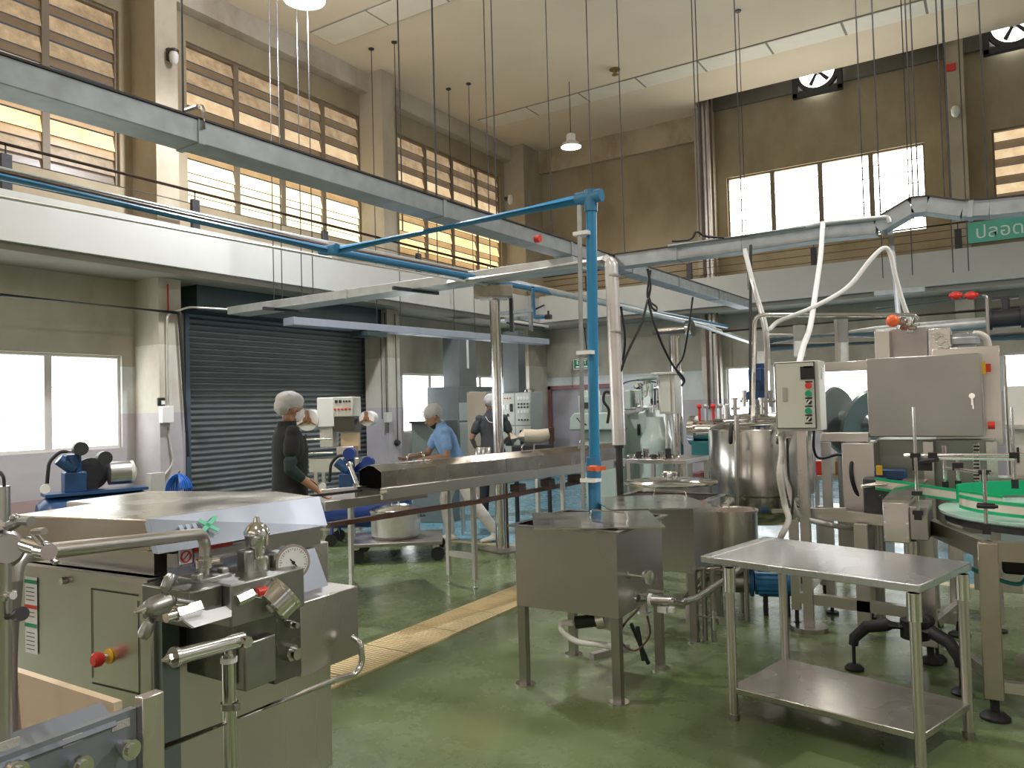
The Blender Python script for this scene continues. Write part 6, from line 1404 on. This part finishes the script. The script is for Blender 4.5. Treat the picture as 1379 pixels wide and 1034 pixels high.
# conveyor head beside the turntable
q0, q1 = AY(1188, 676, 4.75), AY(1226, 732, 4.75)
ch = thing('conveyor_stand', 'small stainless conveyor end box on a tripod stand left of the turntable', 'conveyor', ((q0.x+q1.x)/2, 4.85, 0))
MB().box(q0.x, 4.75, q1.z, q1.x, 5.15, q0.z).build('end_box', STEEL, ch, bev=.005)
MB().box(q1.x, 4.76, q1.z+.02, q1.x+.09, 5.10, q0.z-.02).build('side_plate', STEELD, ch, bev=.004)
MB().prism([(q0.x, 4.75, q0.z), (q1.x, 4.75, q0.z), (q1.x+.04, 5.5, q0.z+.05), (q0.x+.04, 5.5, q0.z+.05)], (0, 0, .012)).build('top_plate', CHROME, ch)
for z in (q0.z-.03, (q0.z+q1.z)/2, q1.z+.03):
    for x in (q0.x+.01, q1.x-.01): MB().cyl((x, 4.75, z), (x, 4.742, z), .006, n=8).build('screw', CHROME, ch)
sx_, sy_ = (q0.x+q1.x)/2+.06, 4.86
MB().cyl((sx_, sy_, .26), (sx_, sy_, q1.z), .038, n=20).build('stand_tube', STEEL, ch)
MB().cyl((sx_+.03, sy_-.0, .27), (sx_+.03, sy_, q1.z+.1), .012).build('thin_tube', STEELD, ch)
fb_ = MB().cyl((sx_, sy_, .20), (sx_, sy_, .30), .075, n=20).build('tripod_hub', BLACK, ch)
for k_, an in enumerate((195, 315, 75)):
    e = V(math.cos(math.radians(an)), math.sin(math.radians(an)), 0); s_ = V(sx_, sy_, 0)
    MB().tube([s_+e*.03+V(0, 0, .26), s_+e*.14+V(0, 0, .265), s_+e*.25+V(0, 0, .245), s_+e*.315+V(0, 0, .18), s_+e*.32+V(0, 0, .14)], [.038, .036, .034, .030, .026], n=12).build('tripod_arm', BLACK, ch)
    f_ = s_+e*.32; MB().cyl(f_+V(0, 0, .03), f_+V(0, 0, .15), .010, n=10).lathe(f_, [(.05, 0), (.052, .012), (.035, .03), (.012, .035)], n=20).build('swivel_foot', BLACK, ch)
# blue pump on the floor
pc = AD(1040, 792, 5.6)
pm = thing('centrifugal_pump', 'blue finned pump motor with a steel head under the work table', 'pump', (pc.x, pc.y, 0))
ax_ = V(.95, .3, 0).normalized(); pc.z = .23
m = MB().cyl(pc-ax_*.12, pc+ax_*.14, .095, n=24)
for k_ in range(18):
    an = 2*PI*k_/18; m.beam(pc-ax_*.08+V(0, math.cos(an)*.098, math.sin(an)*.098), pc+ax_*.12+V(0, math.cos(an)*.098, math.sin(an)*.098), .008, .016)
m.build('blue_motor', mat('pump_blue_enamel', (.02, .16, .36), .35, var=.2), pm)
MB().cyl(pc+ax_*.14, pc+ax_*.20, .10, .08, n=24).build('fan_cover', BLACK, pm)
MB().lathe(pc-ax_*.12, [(.05, 0), (.11, .01), (.11, .03), (.10, .04)], axis=-ax_, n=28).build('blue_flange', bpy.data.materials['pump_blue_enamel'], pm)
MB().lathe(pc-ax_*.16, [(.085, 0), (.085, .16), (.06, .18), (.03, .19)], axis=-ax_, n=28).build('steel_pump_head', STEELD, pm)
MB().tube([pc-ax_*.34, pc-ax_*.42, pc-ax_*.44+V(0, 0, .12)], .022, n=12, fil=.03).tube([pc-ax_*.25+V(0, 0, .08), pc-ax_*.25+V(0, 0, .22)], .018, n=12).build('pump_pipe', CHROME, pm)
for s in (-.05, .10): MB().cb(pc+ax_*s+V(0, 0, -.16), .03, .14, .14, .3).build('foot', BLACK, pm)
# castor of the rear tank trolley
q = AD(935, 822, 5.15)
cw = thing('castor', 'blue rimmed castor on a bracket beside the rear square tank', 'castor', (q.x, q.y, 0))
MB().cyl((q.x-.02, q.y, .06), (q.x+.02, q.y+.02, .06), .055, n=20).build('wheel', BLUEN, cw); MB().cb((q.x-.03, q.y-.01, .14), .05, .05, .12, .3).build('fork', CREAMP, cw); MB().cyl((q.x-.03, q.y, .2), (q.x-.03, q.y, .42), .02, n=10).build('stem', STEELD, cw)
q = AD(955, 830, 5.0)
ps = thing('pipe_stand', 'thin double tube stand with clamps between the tanks and the work table', 'stand', (q.x, q.y, 0))
for s in (-.03, .03): MB().cyl((q.x+s, q.y, 0), (q.x+s, q.y, .47), .018, n=12).build('stand_tube', STEELD, ps)
MB().cyl((q.x-.08, q.y-.02, .16), (q.x+.12, q.y-.02, .16), .008, n=8).cb((q.x+.1, q.y-.02, .15), .05, .04, .05).cyl((q.x+.04, q.y-.02, .08), (q.x+.04, q.y-.02, .2), .016).build('clamp', CHROME, ps)
# right edge background cabinet
a, b = AY(1352, 520, 9.0), AY(1379, 520, 9.0)
rc_ = thing('far_cabinet', 'pale grey cabinet at the right edge, in front of the white window', 'cabinet', (a.x+.5, 9.2, 0))
MB().box(a.x, 9.0, 0, a.x+1.2, 9.5, a.z).build('cabinet_body', OFFW, rc_, bev=.006)
MB().box(a.x-.0, 8.93, a.z-.42, a.x+1.2, 8.99, a.z-.38).build('rail', CHROME, rc_)
MB().box(a.x+.08, 8.985, a.z-.75, a.x+.1, 8.999, a.z-.6).build('handle', BLACK, rc_)
MB().box(a.x-.5, 8.7, .1, a.x+1.0, 8.98, .75).build('conveyor_bed', STEEL, rc_)
# rear conveyors seen under the machines
t3, z3 = ftable('steel bench far back between the vessel and the large panel', 1095, 1175, 640, 8.6, .7)
for i in range(4):
    q = AY(1105+i*14, 632, 8.8); solo(MB().box(q.x-.06, 8.75, z3, q.x+.06, 8.95, z3+.14+.05*(i % 2)), 'small_crate', [RED, OFFW, CARDB, GREYCAB][i], ['red', 'white', 'brown', 'grey'][i]+' small crate on the far bench between the vessel and the large panel', 'crate', bev=.008)
# ================================================================ people
SKIN = mat('light_brown_skin', (.42, .23, .14), .55, var=.15, vscale=8)
SKIN2 = mat('brown_skin', (.33, .18, .11), .55, var=.15, vscale=8)
HAIR = mat('black_hair', (.02, .017, .015), .6)
NET = mat('white_hair_net', (.82, .82, .84), .7, bump=.6, bscale=120, var=.12, vscale=60, alpha=.66)
MASKM = mat('white_face_mask', (.80, .80, .82), .7); MASKB = mat('black_face_mask', (.02, .02, .022), .7)
def cloth(name, c, **k): return mat(name, c, .85, var=.22, vscale=14, bump=.35, bscale=26, **k)
def remeshed(mb, name, m, parent, vox=.009, sm=4):
    ob = mb.build(name, m, parent, smooth=False)
    r = ob.modifiers.new('r', 'REMESH'); r.mode = 'VOXEL'; r.voxel_size = vox
    s = ob.modifiers.new('s', 'SMOOTH'); s.iterations = sm; s.factor = .5
    bpy.context.view_layer.update()
    me = bpy.data.meshes.new_from_object(ob.evaluated_get(bpy.context.evaluated_depsgraph_get()))
    ob.modifiers.clear(); ob.data = me; me.shade_smooth(); me.materials.clear(); me.materials.append(m)
    return ob
def limb(m, pts, rs, n=14):
    """tapered limb with rounded joints"""
    m.tube(pts, rs, n=n)
    for p, r in zip(pts, rs): m.ball(p, r*.99, n=12, m=8)
def hand(m, w, d, side, curl=.5, s=1.0):
    """palm with five bent fingers; w = wrist, d = direction of the fingers, side = thumb side"""
    d = d.normalized(); side = (side-d*side.dot(d)).normalized(); nrm = d.cross(side)
    m.ell([(w, .026*s, .018*s, side, nrm), (w+d*.035*s, .036*s, .016*s, side, nrm), (w+d*.075*s, .042*s, .015*s, side, nrm), (w+d*.095*s, .038*s, .012*s, side, nrm)], n=12)
    for k_, (o, L) in enumerate(((.030, .068), (.011, .078), (-.010, .072), (-.029, .056))):
        b = w+d*.088*s+side*o*s; e1 = (d*math.cos(curl*.5)+nrm*math.sin(curl*.5)); e2 = (d*math.cos(curl*1.4)+nrm*math.sin(curl*1.4)); e3 = (d*math.cos(curl*2.1)+nrm*math.sin(curl*2.1))
        m.tube([b-d*.01, b+e1*L*.42*s, b+e1*L*.42*s+e2*L*.33*s, b+e1*L*.42*s+e2*L*.33*s+e3*L*.27*s], [.0092*s, .0088*s, .0080*s, .0062*s], n=8)
    b = w+d*.030*s+side*.032*s; m.tube([b-side*.01, b+side*.022*s+d*.026*s+nrm*.008, b+side*.028*s+d*.055*s+nrm*.016], [.012*s, .0105*s, .008*s], n=8)
def person(name, label, loc, face, J, skin, shirt, trousers, shoes, sleeve, net=True, mask=None, gender=0, extra=None):
    """J: joints in metres; figure faces local +y, x to its right; face = heading (radians, 0 = +Y)"""
    R = Matrix.Rotation(face, 3, 'Z'); o = Vector(loc)
    W = lambda p: o+R@Vector(p)
    D = lambda p: R@Vector(p)
    t = thing(name, label, 'person', loc)
    pel, chest, neck, head = [Vector(J[k]) for k in ('pelvis', 'chest', 'neck', 'head')]
    up = (neck-pel).normalized(); sx, fy = V(1, 0, 0), V(0, 1, 0)
    if 'shx' in J: sx = Vector(J['shx']).normalized()
    fy = up.cross(sx).normalized()
    hf = Vector(J.get('look', (0, 1, 0))).normalized(); hs = hf.cross(V(0, 0, 1)).normalized(); hu = hs.cross(hf).normalized()
    body = MB()
    # torso core and neck
    body.ell([(W(pel-up*.10), .13, .09, D(sx), D(fy)), (W(pel), .155, .105, D(sx), D(fy)), (W(pel.lerp(chest, .5)), .135, .10, D(sx), D(fy)), (W(chest), .165, .115, D(sx), D(fy)), (W(neck-up*.05), .12, .08, D(sx), D(fy)), (W(neck), .06, .06, D(sx), D(fy))], n=20)
    limb(body, [W(neck-up*.06), W(neck.lerp(head, .45))], [.062, .056])
    # head: skull, jaw, nose, ears, eyes, mouth
    H_ = W(head); f, s, u = D(hf), D(hs), D(hu)
    Mh = Matrix((s, f, u)).transposed()
    body.ball(H_+u*.025-f*.01, .076, .094, .098, n=20, m=14, M=Mh)
    body.ell([(H_-u*.105+f*.045, .026, .024, s, f), (H_-u*.085+f*.030, .044, .050, s, f), (H_-u*.045+f*.018, .058, .070, s, f), (H_+f*.008, .066, .082, s, f)], n=18)
    body.tube([H_+f*.088+u*.018, H_+f*.104-u*.010, H_+f*.112-u*.026, H_+f*.092-u*.034], [.008, .010, .014, .010], n=8)
    for k_ in (-1, 1):
        body.ball(H_+s*.076*k_-f*.005-u*.008, .010, .020, .031, n=10, m=8, M=Mh)
        body.ball(H_+s*.030*k_+f*.082+u*.026, .020, .010, .007, n=8, m=6, M=Mh)
    body.ball(H_+f*.084-u*.058, .024, .014, .006, n=10, m=6, M=Mh); body.ball(H_+f*.082-u*.068, .022, .012, .007, n=10, m=6, M=Mh)
    clothS, clothT = MB(), MB()
    clothS.ell([(W(pel-up*.06), .172, .125, D(sx), D(fy)), (W(pel+up*.05), .165, .125, D(sx), D(fy)), (W(pel.lerp(chest, .55)), .158, .122, D(sx), D(fy)), (W(chest), .190, .132, D(sx), D(fy)), (W(chest.lerp(neck, .55)), .180, .115, D(sx), D(fy)), (W(neck-up*.035), .105, .080, D(sx), D(fy)), (W(neck+up*.005), .068, .066, D(sx), D(fy))], n=24)
    for k_, sd in ((1, 'r'), (-1, 'l')):
        sh_, el, wr = [Vector(J[q+sd]) for q in ('shoulder_', 'elbow_', 'wrist_')]; hd = Vector(J['hand_'+sd])
        limb(body, [W(sh_), W(sh_.lerp(el, .5)), W(el), W(el.lerp(wr, .4)), W(wr)], [.048, .044, .037, .037, .025])
        thumb = D(Vector(J.get('thumb_'+sd, (0, 1, 0))))
        hand(body, W(wr), D(hd-wr), thumb, J.get('curl', .45))
        e = sh_.lerp(el, sleeve); limb(clothS, [W(sh_-V(0, 0, .005)), W(sh_.lerp(el, sleeve*.5)), W(e)], [.060, .062, .063])
        hp_, kn, an = [Vector(J[q+sd]) for q in ('hip_', 'knee_', 'ankle_')]
        limb(body, [W(hp_), W(hp_.lerp(kn, .5)), W(kn), W(kn.lerp(an, .35)), W(an)], [.085, .070, .052, .050, .036])
        limb(clothT, [W(hp_), W(hp_.lerp(kn, .5)), W(kn), W(kn.lerp(an, .4)), W(an+(kn-an)*.08)], [.100, .090, .074, .070, .064])
        toe = Vector(J.get('toe_'+sd, an+V(0, .16, -.05)))
        dr = (toe-an); dr.z = 0; dr.normalize(); sd_ = V(dr.y, -dr.x, 0)
        base = V(an.x, an.y, toe.z); shoe = MB()
        shoe.ell([(W(base-dr*.075+V(0, 0, .03)), .030, .03, D(sd_), V(0, 0, 1)), (W(base-dr*.04+V(0, 0, .042)), .040, .042, D(sd_), V(0, 0, 1)), (W(base+dr*.06+V(0, 0, .034)), .045, .034, D(sd_), V(0, 0, 1)), (W(base+dr*.14+V(0, 0, .026)), .044, .025, D(sd_), V(0, 0, 1)), (W(base+dr*.19+V(0, 0, .018)), .028, .016, D(sd_), V(0, 0, 1))], n=14)
        limb(shoe, [W(base+V(0, 0, .05)), W(an+(kn-an)*J.get('boot', .12))], [.045, .050])
        remeshed(shoe, 'shoe', shoes, t, .009, 2)
        body.ell([(W(base-dr*.05+V(0, 0, .035)), .03, .03, D(sd_), V(0, 0, 1)), (W(base+dr*.12+V(0, 0, .025)), .035, .018, D(sd_), V(0, 0, 1))], n=12)
        limb(body, [W(an), W(base+V(0, 0, .04))], [.036, .032])
    clothT.ell([(W(pel-up*.14), .150, .115, D(sx), D(fy)), (W(pel-up*.02), .162, .118, D(sx), D(fy)), (W(pel+up*.06), .150, .110, D(sx), D(fy))], n=24)
    remeshed(body, 'body', skin, t, .0085, 3)
    remeshed(clothS, 'shirt', shirt, t, .011, 4)
    remeshed(clothT, 'trousers', trousers, t, .012, 4)
    MB().ball(H_+u*.035-f*.018, .080, .096, .096, n=20, m=12, M=Mh).build('hair', HAIR, t)
    # collar
    MB().ell([(W(neck-up*.03), .085, .080, D(sx), D(fy)), (W(neck+up*.025), .070, .070, D(sx), D(fy))], n=20).build('collar', shirt, t)
    for k_ in (-1, 1):
        MB().ball(H_+s*.031*k_+f*.085+u*.008, .012, .008, .008, n=10, m=8, M=Mh).build('eye', WHITE, t)
        MB().ball(H_+s*.031*k_+f*.0915+u*.008, .005, .004, .005, n=8, m=6, M=Mh).build('pupil', BLACK, t)
    MB().ell([(H_+f*.083-u*.062, .020, .008, s, f), (H_+f*.084-u*.060, .021, .009, s, f)], n=10).build('lips', mat('lip_skin', (.36, .14, .11), .5) if 'lip_skin' not in bpy.data.materials else bpy.data.materials['lip_skin'], t)
    if net:
        m = MB().ball(H_+u*.058-f*.022, .100, .118, .088, n=24, m=14, M=Mh).ball(H_+u*.018-f*.075, .084, .070, .078, n=20, m=12, M=Mh)
        nt_ = remeshed(m, 'hair_net', NET, t, .008, 3)
        tx_ = nt_.modifiers.new('w', 'DISPLACE'); te = bpy.data.textures.new('net_folds', 'CLOUDS'); te.noise_scale = .05; tx_.texture = te; tx_.strength = .012
    if mask:
        m = MB().ell([(H_-u*.098+f*.050, .035, .030, s, f), (H_-u*.070+f*.046, .056, .056, s, f), (H_-u*.030+f*.046, .064, .064, s, f), (H_+u*.004+f*.060, .040, .046, s, f)] if mask[1] == 0 else
                     [(H_-u*.135+f*.035, .040, .036, s, f), (H_-u*.108+f*.034, .052, .050, s, f), (H_-u*.082+f*.030, .056, .058, s, f)], n=20)
        m.build('face_mask', mask[0], t)
        if mask[1] == 0: 
            for k_ in (-1, 1): MB().tube([H_+s*.060*k_+f*.055-u*.02, H_+s*.078*k_+f*.01+u*.0, H_+s*.080*k_-f*.012-u*.01], .0025, n=6).build('mask_loop', mask[0], t)
    if extra: extra(t, W, D, H_, f, s, u)
    return t
def heading(dx, dy): return math.atan2(-dx, dy)
RIGHT = V(Xc.x, Yc.x, 0).normalized(); AWAY = V(-RIGHT.y, RIGHT.x, 0)
# man in black by the shutter
base = AD(386, 560, 6.3); hd = RIGHT*.86+AWAY*.5
J1 = dict(pelvis=(0, 0, .95), chest=(0, .01, 1.26), neck=(0, .0, 1.46), head=(0, .04, 1.585), look=(-.10, 1, -.12),
          shoulder_r=(.185, 0, 1.40), elbow_r=(.235, -.04, 1.11), wrist_r=(.215, .17, .93), hand_r=(.20, .25, .86), shoulder_l=(-.185, 0, 1.40), elbow_l=(-.235, -.02, 1.11), wrist_l=(-.19, .19, .99), hand_l=(-.15, .27, .94),
          hip_r=(.09, 0, .90), knee_r=(.10, .02, .49), ankle_r=(.10, -.01, .09), hip_l=(-.09, 0, .90), knee_l=(-.10, .03, .49), ankle_l=(-.11, .02, .09), toe_r=(.11, .15, 0), toe_l=(-.13, .18, 0), thumb_r=(-1, .3, .2), thumb_l=(1, .3, .2))
NAVY = cloth('near_black_shirt', (.012, .014, .017)); SLV = cloth('dark_green_arm_sleeve', (.015, .04, .04)); APR = cloth('black_apron', (.008, .009, .010))
def ex1(t, W, D, H_, f, s, u):
    for sd, e in (('r', 1), ('l', -1)):
        a, b, c = [Vector(J1[q+sd]) for q in ('shoulder_', 'elbow_', 'wrist_')]
        m = MB(); limb(m, [W(a.lerp(b, .50)), W(a.lerp(b, .8)), W(b), W(b.lerp(c, .42))], [.057, .055, .050, .042]); remeshed(m, 'arm_sleeve', SLV, t, .009, 3)
    m = MB(); m.ell([(W((0, .035, .50)), .20, .13, D((1, 0, 0)), D((0, 1, 0))), (W((0, .03, .90)), .178, .125, D((1, 0, 0)), D((0, 1, 0))), (W((0, .03, 1.05)), .172, .125, D((1, 0, 0)), D((0, 1, 0))), (W((0, .045, 1.25)), .13, .125, D((1, 0, 0)), D((0, 1, 0))), (W((0, .06, 1.36)), .10, .09, D((1, 0, 0)), D((0, 1, 0)))], n=26)
    m.build('apron', APR, t)
    for k_ in (-1, 1): MB().lathe(H_+s*.033*k_+f*.098+u*.010, [(.018, 0), (.020, .0), (.020, .002), (.018, .002)], axis=f, n=16, caps=False).tube([H_+s*.052*k_+f*.095+u*.012, H_+s*.078*k_+f*.0+u*.005], .0015, n=5).build('spectacles', CHROME, t)
person('person', 'man in a black shirt, apron and hair net, back half turned, before the shutter', (base.x, base.y, 0), heading(hd.x, hd.y), J1, SKIN, NAVY, cloth('black_trousers', (.012, .012, .014)), mat('white_rubber_boots', (.75, .75, .74), .4), .55, True, (MASKM, 0), extra=ex1)
# man in the light blue shirt bending over the conveyor
base = AD(607, 600, 9.0); hd = -RIGHT*.93-AWAY*.30
J2 = dict(pelvis=(0, -.05, .90), chest=(0, .06, 1.18), neck=(0, .13, 1.365), head=(0, .21, 1.465), look=(0.05, 1, -.62),
          shoulder_r=(.18, .10, 1.30), elbow_r=(.24, .22, 1.03), wrist_r=(.16, .46, 1.00), hand_r=(.12, .55, .98), shoulder_l=(-.18, .10, 1.30), elbow_l=(-.245, .10, 1.01), wrist_l=(-.17, .34, .99), hand_l=(-.13, .43, .97),
          hip_r=(.09, -.06, .86), knee_r=(.13, .05, .47), ankle_r=(.14, .0, .09), hip_l=(-.09, -.06, .86), knee_l=(-.15, -.20, .48), ankle_l=(-.18, -.46, .12), toe_r=(.15, .16, 0), toe_l=(-.20, -.30, 0), thumb_r=(-1, .2, .3), thumb_l=(1, .2, .3), boot=.55)
person('person', 'man in a light blue polo shirt and white trousers bending over the hooded conveyor', (base.x, base.y, 0), heading(hd.x, hd.y), J2, SKIN, cloth('light_blue_polo', (.25, .44, .80)), cloth('white_trousers', (.70, .70, .66)), mat('white_boots', (.80, .80, .78), .4), .62, True, (MASKB, 1))
# man with his back turned behind the steel post
base = AD(663, 600, 10.9); hd = AWAY*.98-RIGHT*.15
J3 = dict(pelvis=(0, 0, .97), chest=(0, .02, 1.29), neck=(0, .01, 1.49), head=(0, .05, 1.60), look=(.1, 1, -.35),
          shoulder_r=(.175, 0, 1.40), elbow_r=(.275, .03, 1.13), wrist_r=(.19, .25, 1.03), hand_r=(.13, .33, 1.02), shoulder_l=(-.175, 0, 1.40), elbow_l=(-.285, .0, 1.12), wrist_l=(-.22, .21, .99), hand_l=(-.16, .29, .97),
          hip_r=(.09, 0, .92), knee_r=(.10, .03, .50), ankle_r=(.10, .0, .09), hip_l=(-.09, 0, .92), knee_l=(-.12, .02, .50), ankle_l=(-.14, .0, .09), toe_r=(.12, .16, 0), toe_l=(-.17, .16, 0), thumb_r=(-1, .2, .3), thumb_l=(1, .2, .3))
def ex3(t, W, D, H_, f, s, u):
    MB().tube(spline([W((-.10, -.115, 1.43)), W((-.06, -.135, 1.36)), W((.0, -.14, 1.34)), W((.06, -.135, 1.36)), W((.10, -.115, 1.43))]), .005, n=6).build('white_neck_cord', WHITE, t)
person('person', 'man in a dark grey shirt seen from behind, partly hidden by the steel post', (base.x, base.y, 0), heading(hd.x, hd.y), J3, SKIN2, cloth('dark_grey_polo', (.055, .058, .065)), cloth('dark_navy_trousers', (.02, .025, .035)), mat('white_shoes', (.8, .8, .8), .4), .62, True, None, extra=ex3)
